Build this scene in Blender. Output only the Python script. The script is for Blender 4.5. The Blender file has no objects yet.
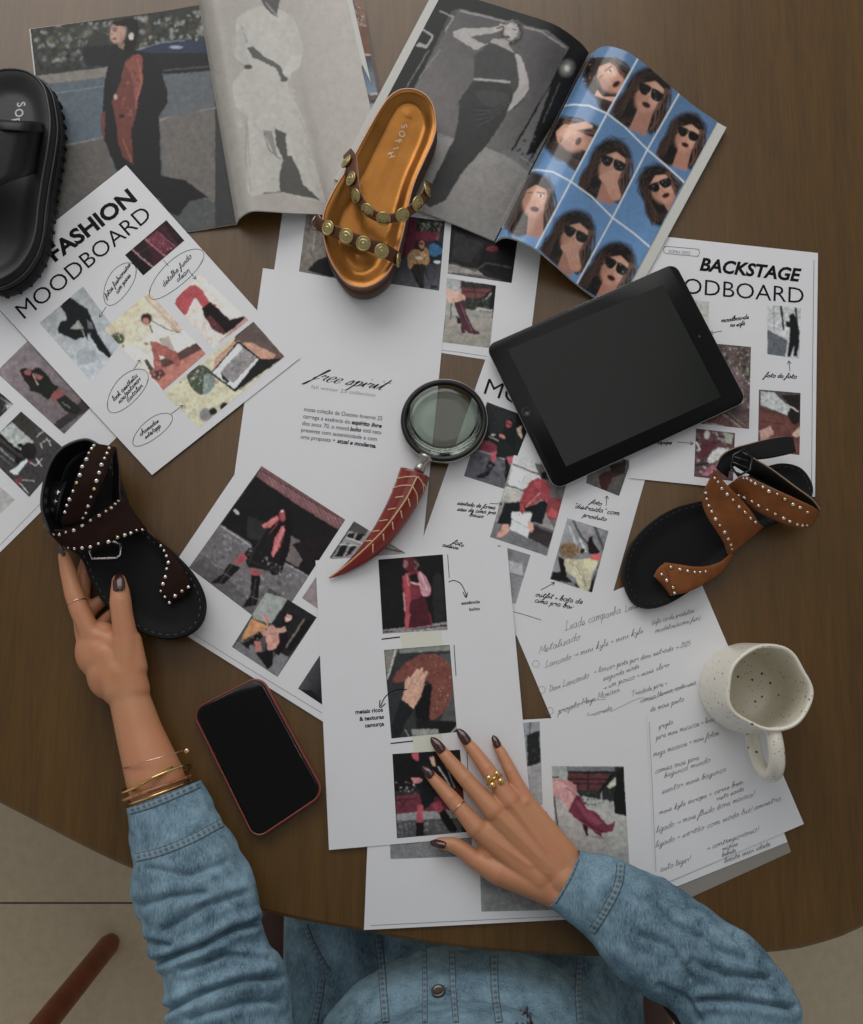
import bpy, bmesh, math, random
import numpy as np
from mathutils import Vector, Matrix, noise
from mathutils.bvhtree import BVHTree
R = math.radians
random.seed(7); rng = np.random.default_rng(7)
C = bpy.context.scene.collection
TZ = 0.75                      # height of the table top
CAMH = 1.08; TILT = R(10); FPX = 1000.0
W, HH = 863, 1024
cT, sT = math.cos(TILT), math.sin(TILT)
CAM = Vector((0, 0, TZ + CAMH))

def ray(px, py):
    u = (px - W / 2) / FPX; v = -(py - HH / 2) / FPX
    return Vector((u, sT + v * cT, -(cT - v * sT)))
def P(px, py, z=0.0):
    """point z metres above the table top whose picture is at (px, py)"""
    d = ray(px, py); t = (CAMH - z) / -d.z
    return CAM + d * t
def proj(v):
    x, y, z = v[0], v[1], v[2] - TZ - CAMH
    dep = y * sT - z * cT; up = y * cT + z * sT
    return W / 2 + FPX * x / dep, HH / 2 - FPX * up / dep
def projn(a):
    x, y, z = a[:, 0], a[:, 1], a[:, 2] - TZ - CAMH
    dep = y * sT - z * cT; up = y * cT + z * sT
    return W / 2 + FPX * x / dep, HH / 2 - FPX * up / dep

# ---------------------------------------------------------------- materials
def lin(c):
    return [(v / 255 / 12.92 if v <= 10.3 else ((v / 255 + 0.055) / 1.055) ** 2.4) for v in c]
MATS = {}
def mat(name, col=(0.5, 0.5, 0.5), rough=0.5, metal=0.0, bump=0.0, bscale=200.0, vary=0.0, vscale=20.0, vcol=None,
        coat=0.0, sss=0.0, attr=None, spec=0.5, sheen=0.0, stretch=None, bdist=0.001):
    if name in MATS: return MATS[name]
    m = bpy.data.materials.new(name); m.use_nodes = True; nt = m.node_tree; N = nt.nodes; L = nt.links
    b = N['Principled BSDF']
    b.inputs['Base Color'].default_value = (*col[:3], 1); b.inputs['Roughness'].default_value = rough
    b.inputs['Metallic'].default_value = metal; b.inputs['Coat Weight'].default_value = coat
    b.inputs['Coat Roughness'].default_value = 0.15
    b.inputs['Specular IOR Level'].default_value = spec
    if sheen: b.inputs['Sheen Weight'].default_value = sheen
    if sss:
        b.inputs['Subsurface Weight'].default_value = sss; b.inputs['Subsurface Radius'].default_value = (0.012, 0.005, 0.003)
        b.inputs['Subsurface Scale'].default_value = 0.6
    tc = N.new('ShaderNodeTexCoord'); mp = N.new('ShaderNodeMapping'); L.new(tc.outputs['Object'], mp.inputs['Vector'])
    if stretch: mp.inputs['Scale'].default_value = stretch
    src = None
    if attr:
        at = N.new('ShaderNodeAttribute'); at.attribute_name = attr; src = at.outputs['Color']
    if vary or vcol:
        no = N.new('ShaderNodeTexNoise'); no.inputs['Scale'].default_value = vscale; no.inputs['Detail'].default_value = 6
        L.new(mp.outputs[0], no.inputs['Vector'])
        mx = N.new('ShaderNodeMix'); mx.data_type = 'RGBA'
        rp = N.new('ShaderNodeMapRange'); rp.inputs[1].default_value = 0.3; rp.inputs[2].default_value = 0.7
        L.new(no.outputs['Fac'], rp.inputs[0]); L.new(rp.outputs[0], mx.inputs[0])
        c2 = vcol if vcol else [v * (1 - vary) for v in col]
        if src:
            mx.blend_type = 'MULTIPLY'; L.new(src, mx.inputs[6]); mx.inputs[7].default_value = (1 - vary, 1 - vary, 1 - vary, 1)
        else:
            mx.inputs[6].default_value = (*col[:3], 1); mx.inputs[7].default_value = (*c2[:3], 1)
        src = mx.outputs[2]
    if src: L.new(src, b.inputs['Base Color'])
    if bump:
        nb = N.new('ShaderNodeTexNoise'); nb.inputs['Scale'].default_value = bscale; nb.inputs['Detail'].default_value = 4
        L.new(mp.outputs[0], nb.inputs['Vector'])
        bp = N.new('ShaderNodeBump'); bp.inputs['Strength'].default_value = bump; bp.inputs['Distance'].default_value = bdist
        L.new(nb.outputs['Fac'], bp.inputs['Height']); L.new(bp.outputs[0], b.inputs['Normal'])
    MATS[name] = m
    return m

# ---------------------------------------------------------------- objects
def wloc(o):
    v = Vector((0, 0, 0))
    while o is not None:
        v = v + o.location; o = o.parent
    return v
def mk(name, verts, faces, mats, parent=None, origin=None, smooth=True, label=None, cols=None, fmat=None):
    """verts in world space; the object's origin is put at its base"""
    a = np.array([tuple(v) for v in verts], dtype=np.float64) if not isinstance(verts, np.ndarray) else verts.astype(np.float64)
    me = bpy.data.meshes.new(name)
    if parent is not None: org = np.array(wloc(parent)); 
    elif origin is not None: org = np.array(origin)
    else:
        org = np.array(((a[:, 0].min() + a[:, 0].max()) / 2, (a[:, 1].min() + a[:, 1].max()) / 2, a[:, 2].min()))
    a = a - org
    if isinstance(faces, np.ndarray) and faces.ndim == 2:
        k = faces.shape[1]; nf = len(faces)
        me.vertices.add(len(a)); me.vertices.foreach_set('co', a.ravel())
        me.loops.add(nf * k); me.loops.foreach_set('vertex_index', faces.ravel().astype(np.int32))
        me.polygons.add(nf); me.polygons.foreach_set('loop_start', np.arange(0, nf * k, k, dtype=np.int32))
        me.update(calc_edges=True)
    else:
        me.from_pydata([tuple(v) for v in a], [], [tuple(int(i) for i in f) for f in faces])
    if not isinstance(mats, (list, tuple)): mats = [mats]
    for m in mats: me.materials.append(m)
    if smooth: me.polygons.foreach_set('use_smooth', [True] * len(me.polygons))
    if fmat is not None: me.polygons.foreach_set('material_index', list(fmat))
    if cols is not None:
        at = me.color_attributes.new('print', 'FLOAT_COLOR', 'POINT')
        c4 = np.ones((len(a), 4), dtype=np.float32); c4[:, :3] = cols
        at.data.foreach_set('color', c4.ravel())
    me.validate(); me.update()
    o = bpy.data.objects.new(name, me); C.objects.link(o)
    if parent is not None: o.parent = parent
    else: o.location = org
    if label: o['label'] = label
    return o
def tag(o, label, cat, group=None, kind=None):
    if kind == 'structure':
        o['kind'] = kind
        return o
    o['label'] = label; o['category'] = cat
    if group: o['group'] = group
    if kind: o['kind'] = kind
    return o
def empty(name, loc):
    o = bpy.data.objects.new(name, None); C.objects.link(o); o.location = loc; o.empty_display_size = 0.05
    return o

class MB:
    def __init__(s): s.v = []; s.f = []
    def add(s, vs, fs):
        n = len(s.v); s.v += [tuple(v) for v in vs]; s.f += [tuple(i + n for i in f) for f in fs]
    def box(s, c, size, rz=0.0, bev=0.0, M=None):
        bm = bmesh.new(); bmesh.ops.create_cube(bm, size=1)
        bmesh.ops.scale(bm, vec=size, verts=bm.verts)
        if bev: bmesh.ops.bevel(bm, geom=bm.edges[:], offset=bev, segments=3, profile=0.5, affect='EDGES')
        T = Matrix.Translation(c) @ (M if M is not None else Matrix.Rotation(rz, 4, 'Z'))
        bmesh.ops.transform(bm, matrix=T, verts=bm.verts); s.bm(bm)
    def bm(s, bm):
        bm.verts.index_update(); s.add([v.co for v in bm.verts], [[v.index for v in f.verts] for f in bm.faces]); bm.free()
    def tube(s, pts, rad, n=12, closed=False, cap=True, flat=1.0, up=None):
        """swept tube; rad a number or a list; flat squashes along the second axis"""
        pts = [Vector(p) for p in pts]; m = len(pts)
        rr = rad if isinstance(rad, (list, tuple)) else [rad] * m
        base = len(s.v); prev = None
        for i, p in enumerate(pts):
            a = pts[(i - 1) % m] if (closed or i > 0) else p; b = pts[(i + 1) % m] if (closed or i < m - 1) else p
            t = (b - a).normalized()
            if up is not None: u = t.cross(Vector(up)).normalized()
            elif prev is None: u = t.orthogonal().normalized()
            else: u = (prev - t * prev.dot(t)).normalized()
            prev = u; w = t.cross(u)
            for k in range(n):
                an = 2 * math.pi * k / n
                s.v.append(tuple(p + u * math.cos(an) * rr[i] + w * math.sin(an) * rr[i] * flat))
        for i in range(m if closed else m - 1):
            j = (i + 1) % m
            for k in range(n):
                k2 = (k + 1) % n
                s.f.append((base + i * n + k, base + i * n + k2, base + j * n + k2, base + j * n + k))
        if cap and not closed:
            s.f.append(tuple(base + k for k in range(n))[::-1]); s.f.append(tuple(base + (m - 1) * n + k for k in range(n)))
    def lathe(s, prof, c, n=32, M=None, cap=True):
        base = len(s.v); T = Matrix.Translation(c) @ (M if M is not None else Matrix.Identity(4))
        for r, z in prof:
            for k in range(n):
                a = 2 * math.pi * k / n; s.v.append(tuple(T @ Vector((r * math.cos(a), r * math.sin(a), z))))
        for i in range(len(prof) - 1):
            for k in range(n):
                k2 = (k + 1) % n
                s.f.append((base + i * n + k, base + i * n + k2, base + (i + 1) * n + k2, base + (i + 1) * n + k))
        if cap: s.f.append(tuple(base + k for k in range(n))[::-1]); s.f.append(tuple(base + (len(prof) - 1) * n + k for k in range(n)))
    def build(s, name, m, parent=None, **k): return mk(name, s.v, s.f, m, parent, **k)

def cat(pts, n=8, closed=False):
    """Catmull-Rom through points (tuples of any length) -> list of np arrays"""
    p = [np.array(q, dtype=float) for q in pts]; m = len(p); out = []
    for i in range(m if closed else m - 1):
        p1, p2 = p[i], p[(i + 1) % m]
        p0 = p[i - 1] if (closed or i > 0) else 2 * p1 - p2
        p3 = p[(i + 2) % m] if (closed or i < m - 2) else 2 * p2 - p1
        for k in range(n):
            t = k / n
            out.append(0.5 * (2 * p1 + (p2 - p0) * t + (2 * p0 - 5 * p1 + 4 * p2 - p3) * t * t + (3 * p1 - p0 - 3 * p2 + p3) * t ** 3))
    if not closed: out.append(p[-1])
    return out
def resample(pts, n, closed=False):
    a = np.array(pts)
    if closed: a = np.vstack([a, a[:1]])
    d = np.r_[0, np.cumsum(np.linalg.norm(np.diff(a, axis=0), axis=1))]
    t = np.linspace(0, d[-1], n + 1)[:-1] if closed else np.linspace(0, d[-1], n)
    return np.stack([np.interp(t, d, a[:, k]) for k in range(a.shape[1])], 1)
def gridf(nu, nv, wrap=False):
    i = np.arange(nu - 1)[:, None]; j = np.arange(nv if wrap else nv - 1)[None, :]; j2 = (j + 1) % nv
    a = i * nv + j; b = i * nv + j2; c = (i + 1) * nv + j2; d = (i + 1) * nv + j
    return np.stack([a, d, c, b], -1).reshape(-1, 4)
def bvh(o):
    off = wloc(o)
    return BVHTree.FromPolygons([v.co + off for v in o.data.vertices], [tuple(p.vertices) for p in o.data.polygons])
def hit(bt, px, py):
    for dx, dy in ((0, 0), (.31, .17), (-.29, .23), (.21, -.37), (-.8, -.6), (.9, .7), (.8, -.9), (-.9, .9)):
        d = ray(px + dx, py + dy).normalized(); h = bt.ray_cast(CAM, d)
        if h[0] is not None: return (h[0], h[1] if h[1].dot(d) < 0 else -h[1])
    return (None, None)
def orient(nrm, tan=None):
    z = Vector(nrm).normalized(); x = Vector(tan) if tan is not None else Vector((1, 0, 0))
    x = (x - z * x.dot(z))
    x = x.normalized() if x.length > 1e-6 else z.orthogonal().normalized()
    return Matrix((x, z.cross(x), z)).transposed().to_4x4()
def copies(fn, name, parent, places, mats, label=None):
    """one mesh, many linked copies as parts; places: list of (pos, normal, scale[, tangent])"""
    mb = MB(); fn(mb); base = wloc(parent); first = None
    for pl in places:
        if first is None: o = first = mk(name, mb.v, mb.f, mats, None, origin=(0, 0, 0))
        else: o = first.copy(); C.objects.link(o)
        pos, nr, sc = pl[:3]
        o.parent = parent; M = orient(nr, pl[3] if len(pl) > 3 else None)
        o.matrix_local = Matrix.Translation(Vector(pos) - base) @ M @ Matrix.Diagonal((sc, sc, sc, 1))
        if label: o['label'] = label

# ---------------------------------------------------------------- painted prints
def cc(c): return np.array(lin(c)) if not isinstance(c, str) else np.array(lin([int(c[i:i + 2], 16) for i in (0, 2, 4)]))
class Art:
    """colours of a printed picture, drawn as flat shapes; later stored as colours of the print's own mesh"""
    def __init__(s, x0, y0, x1, y1, c, ss=2.0, gain=1.4):
        s.x0, s.y0, s.ss, s.gain = x0, y0, ss, gain
        s.w = int((x1 - x0) * ss) + 2; s.h = int((y1 - y0) * ss) + 2
        s.X, s.Y = np.meshgrid(x0 + np.arange(s.w) / ss, y0 + np.arange(s.h) / ss)
        s.im = np.ones((s.h, s.w, 3)) * cc(c); s.o = (0, 0, 1.0); s.rg = np.random.default_rng(int(x0 * 7 + y0))
    def fr(s, ox, oy, sc): s.o = (ox, oy, sc); return s
    def T(s, p):
        if isinstance(p, str): p = [tuple(float(q) for q in t.split(',')) for t in p.split()]
        a = np.array(p, float) / s.o[2]; a[:, 0] += s.o[0]; a[:, 1] += s.o[1]; return a
    def put(s, m, c, a=1.0, sl=None):
        if sl is None: sl = (slice(None), slice(None))
        m = (m * a)[..., None]; s.im[sl] = s.im[sl] * (1 - m) + (cc(c) if not isinstance(c, np.ndarray) else c) * m
    def box(s, a, pad=1.5):
        i0 = max(0, int((a[:, 1].min() - pad - s.y0) * s.ss)); i1 = min(s.h, int((a[:, 1].max() + pad - s.y0) * s.ss) + 2)
        j0 = max(0, int((a[:, 0].min() - pad - s.x0) * s.ss)); j1 = min(s.w, int((a[:, 0].max() + pad - s.x0) * s.ss) + 2)
        return (slice(i0, max(i0, i1)), slice(j0, max(j0, j1)))
    def pm(s, a, sl):
        X, Y = s.X[sl], s.Y[sl]; m = np.zeros(X.shape, bool)
        for k in range(len(a)):
            (xa, ya), (xb, yb) = a[k], a[k - 1]
            if ya == yb: continue
            m ^= ((ya > Y) != (yb > Y)) & (X < (xb - xa) * (Y - ya) / (yb - ya) + xa)
        return m.astype(float)
    def P(s, p, c, a=1.0, sm=0):
        q = s.T(p)
        if sm: q = np.array(cat(q, 6, True))
        sl = s.box(q); s.put(s.pm(q, sl), c, a, sl); return s
    def L(s, p, w, c, a=1.0):
        q = s.T(p); sl = s.box(q, w + 1); X, Y = s.X[sl], s.Y[sl]; d = np.full(X.shape, 1e9)
        for k in range(len(q) - 1):
            ax, ay = q[k]; bx, by = q[k + 1]; L2 = (bx - ax) ** 2 + (by - ay) ** 2 + 1e-9
            t = np.clip(((X - ax) * (bx - ax) + (Y - ay) * (by - ay)) / L2, 0, 1)
            d = np.minimum(d, np.hypot(X - ax - t * (bx - ax), Y - ay - t * (by - ay)))
        s.put(np.clip((w / 2 - d) * s.ss + 0.5, 0, 1), c, a, sl); return s
    def E(s, x, y, rx, ry, c, rot=0, a=1.0, soft=0.25):
        q = s.T([(x, y)]); cx, cy = q[0]; rx /= s.o[2]; ry /= s.o[2]; r = max(rx, ry)
        sl = s.box(np.array([(cx - r, cy - r), (cx + r, cy + r)])); X, Y = s.X[sl] - cx, s.Y[sl] - cy
        cr, sr = math.cos(R(rot)), math.sin(R(rot)); u = (X * cr + Y * sr) / rx; v = (-X * sr + Y * cr) / ry
        s.put(np.clip((1 - np.hypot(u, v)) / soft + 0.3, 0, 1), c, a, sl); return s
    def G(s, p0, p1, c0, c1, p=None, a=1.0):
        q = s.T([p0, p1]); d = q[1] - q[0]
        t = np.clip(((s.X - q[0][0]) * d[0] + (s.Y - q[0][1]) * d[1]) / (d @ d), 0, 1)[..., None]
        col = cc(c0) * (1 - t) + cc(c1) * t; m = np.ones(s.X.shape)
        if p is not None: m = s.pm(s.T(p), (slice(None), slice(None)))
        m = (m * a)[..., None]; s.im = s.im * (1 - m) + col * m; return s
    def nz(s, sc):
        gh, gw = int(s.h / s.ss / sc) + 3, int(s.w / s.ss / sc) + 3; g = s.rg.random((gh, gw)) - 0.5
        y = (s.Y - s.y0) / sc; x = (s.X - s.x0) / sc; i = y.astype(int); j = x.astype(int); fy = y - i; fx = x - j
        fy = fy * fy * (3 - 2 * fy); fx = fx * fx * (3 - 2 * fx)
        return (g[i, j] * (1 - fy) * (1 - fx) + g[i + 1, j] * fy * (1 - fx) + g[i, j + 1] * (1 - fy) * fx + g[i + 1, j + 1] * fy * fx)
    def N(s, amp=0.4, sc=2.5, p=None):
        n = s.nz(sc) + 0.6 * s.nz(sc * 0.45); f = 1 + 2 * amp * n
        if p is not None: m = s.pm(s.T(p), (slice(None), slice(None))); f = 1 + (f - 1) * m
        s.im *= np.clip(f, 0.1, 3)[..., None]; return s
    def S(s, p, cols, n=60, r=1.6, al=0.75):
        """scatter small blots of the given colours inside a polygon"""
        q = s.T(p); lo, hi = q.min(0), q.max(0); o = s.o; k = 0
        for _ in range(n * 6):
            if k >= n: break
            x, y = s.rg.uniform(lo, hi); c = False
            for i in range(len(q)):
                (xa, ya), (xb, yb) = q[i], q[i - 1]
                if ya != yb and ((ya > y) != (yb > y)) and x < (xb - xa) * (y - ya) / (yb - ya) + xa: c = not c
            if not c: continue
            k += 1; s.o = (0, 0, 1.0); rr = r * s.rg.uniform(0.4, 1.2)
            s.E(x, y, rr, rr * s.rg.uniform(0.4, 1), cols[int(s.rg.integers(len(cols)))], s.rg.uniform(0, 180), al, 0.9)
        s.o = o; return s
    def curl(s, x, y, rx, ry, rot, n=26, c=('2a1c16', '4a3228', '171009')):
        """a head of wavy hair"""
        s.E(x, y, rx, ry, c[2], rot, 1, 0.2); cr, sr = math.cos(R(rot)), math.sin(R(rot))
        for k in range(n):
            a0 = s.rg.uniform(0, 6.28); t = s.rg.uniform(0.35, 1.03); q = []
            for j in range(7):
                aa = a0 + j * 0.16; tt = t + 0.08 * math.sin(j * 1.6 + k); u = rx * tt * math.cos(aa); v = ry * tt * math.sin(aa)
                q.append((x + u * cr - v * sr, y + u * sr + v * cr))
            s.L(q, s.rg.uniform(0.5, 1.1), c[int(s.rg.integers(2))], 0.7)
        return s
    def finish(s, wa, tex):
        """photographic softness: ragged outlines, fine tonal texture, slight blur of the print"""
        wx = s.nz(2.6) * 2 * wa + s.nz(1.3) * wa; wy = s.nz(2.6) * 2 * wa + s.nz(1.3) * wa
        j = np.clip(np.arange(s.w)[None] + wx * s.ss, 0, s.w - 1).astype(int); i = np.clip(np.arange(s.h)[:, None] + wy * s.ss, 0, s.h - 1).astype(int)
        im = s.im[i, j]; im = im * np.clip(1 + tex * (1.5 * s.nz(5.5) + 1.3 * s.nz(2.2) + s.nz(1.1)), .3, 2)[..., None] + tex * .012
        for ax in (0, 1): im = .25 * np.roll(im, 1, ax) + .5 * im + .25 * np.roll(im, -1, ax)
        s.im = im
    def sample(s, px, py):
        x = np.clip((px - s.x0) * s.ss, 0, s.w - 1.001); y = np.clip((py - s.y0) * s.ss, 0, s.h - 1.001)
        j = x.astype(int); i = y.astype(int); fx = (x - j)[:, None]; fy = (y - i)[:, None]; im = s.im
        c = im[i, j] * (1 - fy) * (1 - fx) + im[i + 1, j] * fy * (1 - fx) + im[i, j + 1] * (1 - fy) * fx + im[i + 1, j + 1] * fy * fx
        g = c @ np.array((0.3, 0.6, 0.1)); c = g[:, None] * 0.2 + c * 0.8; return np.clip(c * s.gain, 0.002, 0.9)

_pe = [0]
def print_quad(parent, art, q, zf, label=None, name='photo_print', cell=0.75, eps=0.00008, m=None):
    _pe[0] = (_pe[0] + 1) % 8; eps += _pe[0] * 0.000015
    art.finish(.36, .2)
    q = np.array(q, float)
    nu = max(3, int(np.linalg.norm(q[1] - q[0]) / cell)); nv = max(3, int(np.linalg.norm(q[3] - q[0]) / cell))
    u = np.linspace(0, 1, nu)[:, None, None]; v = np.linspace(0, 1, nv)[None, :, None]
    g = (q[0] * (1 - u) * (1 - v) + q[1] * u * (1 - v) + q[2] * u * v + q[3] * (1 - u) * v).reshape(-1, 2)
    vs = np.array([tuple(P(x, y, zf(x, y) + eps)) for x, y in g])
    return mk(name, vs, gridf(nu, nv)[:, ::1], m or mat('photo_paper_print', attr='print', rough=0.5, spec=0.15), parent, cols=art.sample(g[:, 0], g[:, 1]), label=label)

# ---------------------------------------------------------------- lettering
_tc = {}
def text2d(s, bold=0.0, shear=0.0, space=1.0):
    k = (s, bold, shear, space)
    if k in _tc: return _tc[k]
    cu = bpy.data.curves.new('t', 'FONT'); cu.body = s; cu.resolution_u = 3; cu.offset = bold; cu.shear = shear; cu.space_character = space
    ob = bpy.data.objects.new('t', cu); C.objects.link(ob); dg = bpy.context.evaluated_depsgraph_get()
    me = bpy.data.meshes.new_from_object(ob.evaluated_get(dg))
    vs = np.array([tuple(v.co)[:2] for v in me.vertices]); fs = [tuple(p.vertices) for p in me.polygons]
    bpy.data.objects.remove(ob); bpy.data.curves.remove(cu); bpy.data.meshes.remove(me)
    _tc[k] = (vs, fs); return vs, fs
def pxbasis(a, b, h, z):
    """world origin, x axis (full width) and y axis (cap height) for a baseline a->b in the photo"""
    A = P(*a, z); B = P(*b, z); X = B - A; n = Vector((-X.y, X.x, 0)).normalized(); q = proj(A + n * 0.01)
    return A, X, n * (0.01 * h / math.hypot(q[0] - a[0], q[1] - a[1]))
def lettering(parent, items, zf, m, name='lettering', label=None, eps=0.0002):
    """items: (text, start px, end px, cap height px, bold, shear)"""
    for it in items:
        V = []; F = []
        s, a, b, h = it[:4]; bold = it[4] if len(it) > 4 else 0; sh = it[5] if len(it) > 5 else 0
        vs, fs = text2d(s, bold, sh); z = zf((a[0] + b[0]) / 2, (a[1] + b[1]) / 2) + eps
        A, X, Y = pxbasis(a, b, h, z); x0, x1 = vs[:, 0].min(), vs[:, 0].max(); n = len(V); cap = 0.73 if h else 1
        for x, y in vs:
            p = A + X * ((x - x0) / (x1 - x0)) + Y * (y / cap); q = proj(p); p.z = TZ + zf(*q) + eps; V.append(tuple(p))
        F += [tuple(i + n for i in f) for f in fs]
        mk(name, np.array(V), F, m, parent, smooth=False, label=label)
GL = dict(a="8,9 4,10 1,6 2,1 5,0 8,4 8,9 8,2 11,1", b="0,1 4,12 5,20 2,19 2,4 5,0 8,3 8,8 5,9 4,7 11,8", c="8,8 5,10 2,7 2,2 5,0 9,2",
 d="8,9 4,10 1,6 2,1 5,0 8,5 9,20 8,3 11,1", e="1,4 6,5 8,8 5,10 2,7 2,2 5,0 10,3", f="0,3 5,11 8,19 6,20 4,13 1,-2 -1,-9 -3,-9 0,-2 4,2 8,4",
 g="8,9 4,10 1,6 3,1 7,4 8,9 7,-6 4,-9 2,-6 10,2", h="0,1 4,14 5,20 3,19 2,0 3,7 6,10 8,8 8,2 11,1", i="0,2 3,9 3,2 6,1/4,14 4.6,15",
 j="1,3 4,9 3,-7 0,-8 6,1/5,14 5.6,15", k="0,1 4,14 5,20 3,19 2,0 3,6 8,9 3,5 8,0 10,1", l="0,1 4,12 5,19 3,20 2,14 3,2 6,1",
 m="0,8 2,9 2,0 3,7 6,10 7,7 7,0 8,7 11,10 12,7 12,1 15,1", n="0,8 2,9 2,0 3,7 6,10 8,8 8,1 11,1", o="5,10 1,7 2,1 6,0 9,4 8,9 5,10 11,8",
 p="0,6 3,10 1,-9 3,6 6,10 9,7 7,1 3,1 11,2", q="8,9 4,10 1,6 3,1 7,4 8,9 8,-9 11,-2", r="0,6 2,10 3,8 7,9 6,3 9,1", s="0,2 5,10 7,4 4,0 1,2 10,2",
 t="0,2 4,10 5,18 4,2 8,1/1,12 9,13", u="0,8 2,9 2,2 5,0 8,4 8,9 8,1 11,1", v="0,8 3,9 5,0 9,10 11,9", w="0,9 2,9 3,1 6,6 8,1 11,8 13,9",
 x="1,9 8,0/8,9 1,0 10,1", y="0,9 2,9 3,2 7,3 9,10 6,-7 2,-8 10,1", z="1,9 8,9 2,0 9,1", L="6,18 2,20 3,2 0,1 12,1", M="0,0 2,19 7,4 12,19 13,0",
 C="12,16 7,20 1,10 5,0 13,3", D="3,0 3,19 1,18 10,16 12,6 3,0", T="7,0 7,18/0,18 14,19", O="8,19 1,10 6,0 13,9 8,19")
GL.update({'0': "5,18 1,10 5,0 9,10 5,18", '1': "2,14 5,18 5,0", '2': "1,15 5,18 8,14 1,0 9,0", '3': "1,17 7,16 4,10 8,5 1,1", '5': "8,18 2,18 2,10 7,10 8,4 1,1",
 '+': "0,6 8,6/4,2 4,10", '-': "0,6 8,6", '/': "0,-3 7,18", '(': "5,20 1,10 4,-4", ')': "1,20 5,10 2,-4", '&': "9,3 3,14 6,18 7,13 1,5 4,0 10,7", '>': "0,6 12,6/8,10 12,6 8,2",
 '.': "2,5 3,6", '"': "2,18 2,14/5,18 5,14", "'": "2,18 2,14", '!': "3,18 3,5/3,1 3,0", ',': "2,1 1,-3"})
GL.update({'ã': GL['a'] + '/2,14 5,16 8,14', 'á': GL['a'] + '/5,14 8,17', 'ç': GL['c'] + '/5,0 5,-4', 'í': "0,2 3,9 3,2 6,1/3,13 6,17", 'ê': GL['e'] + '/2,13 5,16 8,13'})
def ribbon(V, F, pts, wfun):
    pts = [Vector(p) for p in pts]; n = len(V)
    for i, p in enumerate(pts):
        t = (pts[min(i + 1, len(pts) - 1)] - pts[max(i - 1, 0)]); t = t.normalized() if t.length > 1e-9 else Vector((1, 0, 0))
        s = Vector((-t.y, t.x, 0)) * wfun(t) * 0.5; V.append(tuple(p + s)); V.append(tuple(p - s))
        if i: F.append((n + 2 * i - 2, n + 2 * i - 1, n + 2 * i + 1, n + 2 * i))
def script(parent, items, zf, m, name='handwriting', label=None, w=0.0007, shear=0.35, jit=0.6, call=0.0, eps=0.00022, prints=()):
    """joined-up handwriting; items (text, start px, end px, x-height px); prints: extra drawn strokes (polylines, width px)"""
    def fix(p):
        q = proj(p); p.z = TZ + zf(*q) + eps; return p
    for s, a, b, h in items:
        V = []; F = []; x = 0; strokes = []
        for ch in s:
            if ch == ' ': x += 7; continue
            g = GL.get(ch, GL.get(ch.lower(), GL['o'])); mx = 0; k = random.uniform(0.88, 1.1); dy = random.uniform(-jit, jit)
            for st in g.split('/'):
                q = [tuple(float(v) for v in t.split(',')) for t in st.split()]; mx = max(mx, max(v[0] for v in q))
                strokes.append([(x + u * k, v * k + dy) for u, v in cat(q, 4)])
            x += mx * k + 0.3
        z = zf((a[0] + b[0]) / 2, (a[1] + b[1]) / 2) + eps; A, X, Y = pxbasis(a, b, h, z); xd = X.normalized(); yd = Y.normalized()
        for st in strokes:
            pts = [fix(A + X * ((u + shear * v) / x) + Y * (v / 10)) for u, v in st]
            ribbon(V, F, pts, lambda t: w * (1 + call * max(0.0, abs(t.dot(yd)) * 1.6 - 0.6) * 2.0))
        mk(name, V, F, m, parent, smooth=False, label=label)
    for pl, wp in prints:
        V = []; F = []
        if not isinstance(pl[0][0], (tuple, list)): pl = [pl]
        for pts in pl:
            q = [P(x, y, zf(x, y) + eps) for x, y in cat(pts, 6)]; ww = wp * 0.00108
            ribbon(V, F, q, lambda t: ww)
        mk('pen_mark' if len(pl) > 1 or items else 'printed_line', V, F, m, parent, smooth=False)
def arrow(a, b, w=0.5, hd=3.0):
    a = np.array(a, float); b = np.array(b, float); d = (b - a) / np.linalg.norm(b - a); n = np.array((-d[1], d[0]))
    return [([[tuple(a), tuple((a + b) / 2), tuple(b)], [tuple(b - d * hd + n * hd * .6), tuple(b), tuple(b - d * hd - n * hd * .6)]], w * 1.15)]
def oval(cx, cy, rx, ry, rot, w=0.5, turns=1.6):
    q = []
    for i in range(int(14 * turns)):
        a = i / 14 * 2 * math.pi + 0.6; k = 1 + 0.08 * math.sin(i * 0.45); u = rx * k * math.cos(a); v = ry * (2 - k) * math.sin(a); c, s = math.cos(R(rot)), math.sin(R(rot))
        q.append((cx + u * c - v * s, cy + u * s + v * c))
    return [(q, w)]
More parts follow.
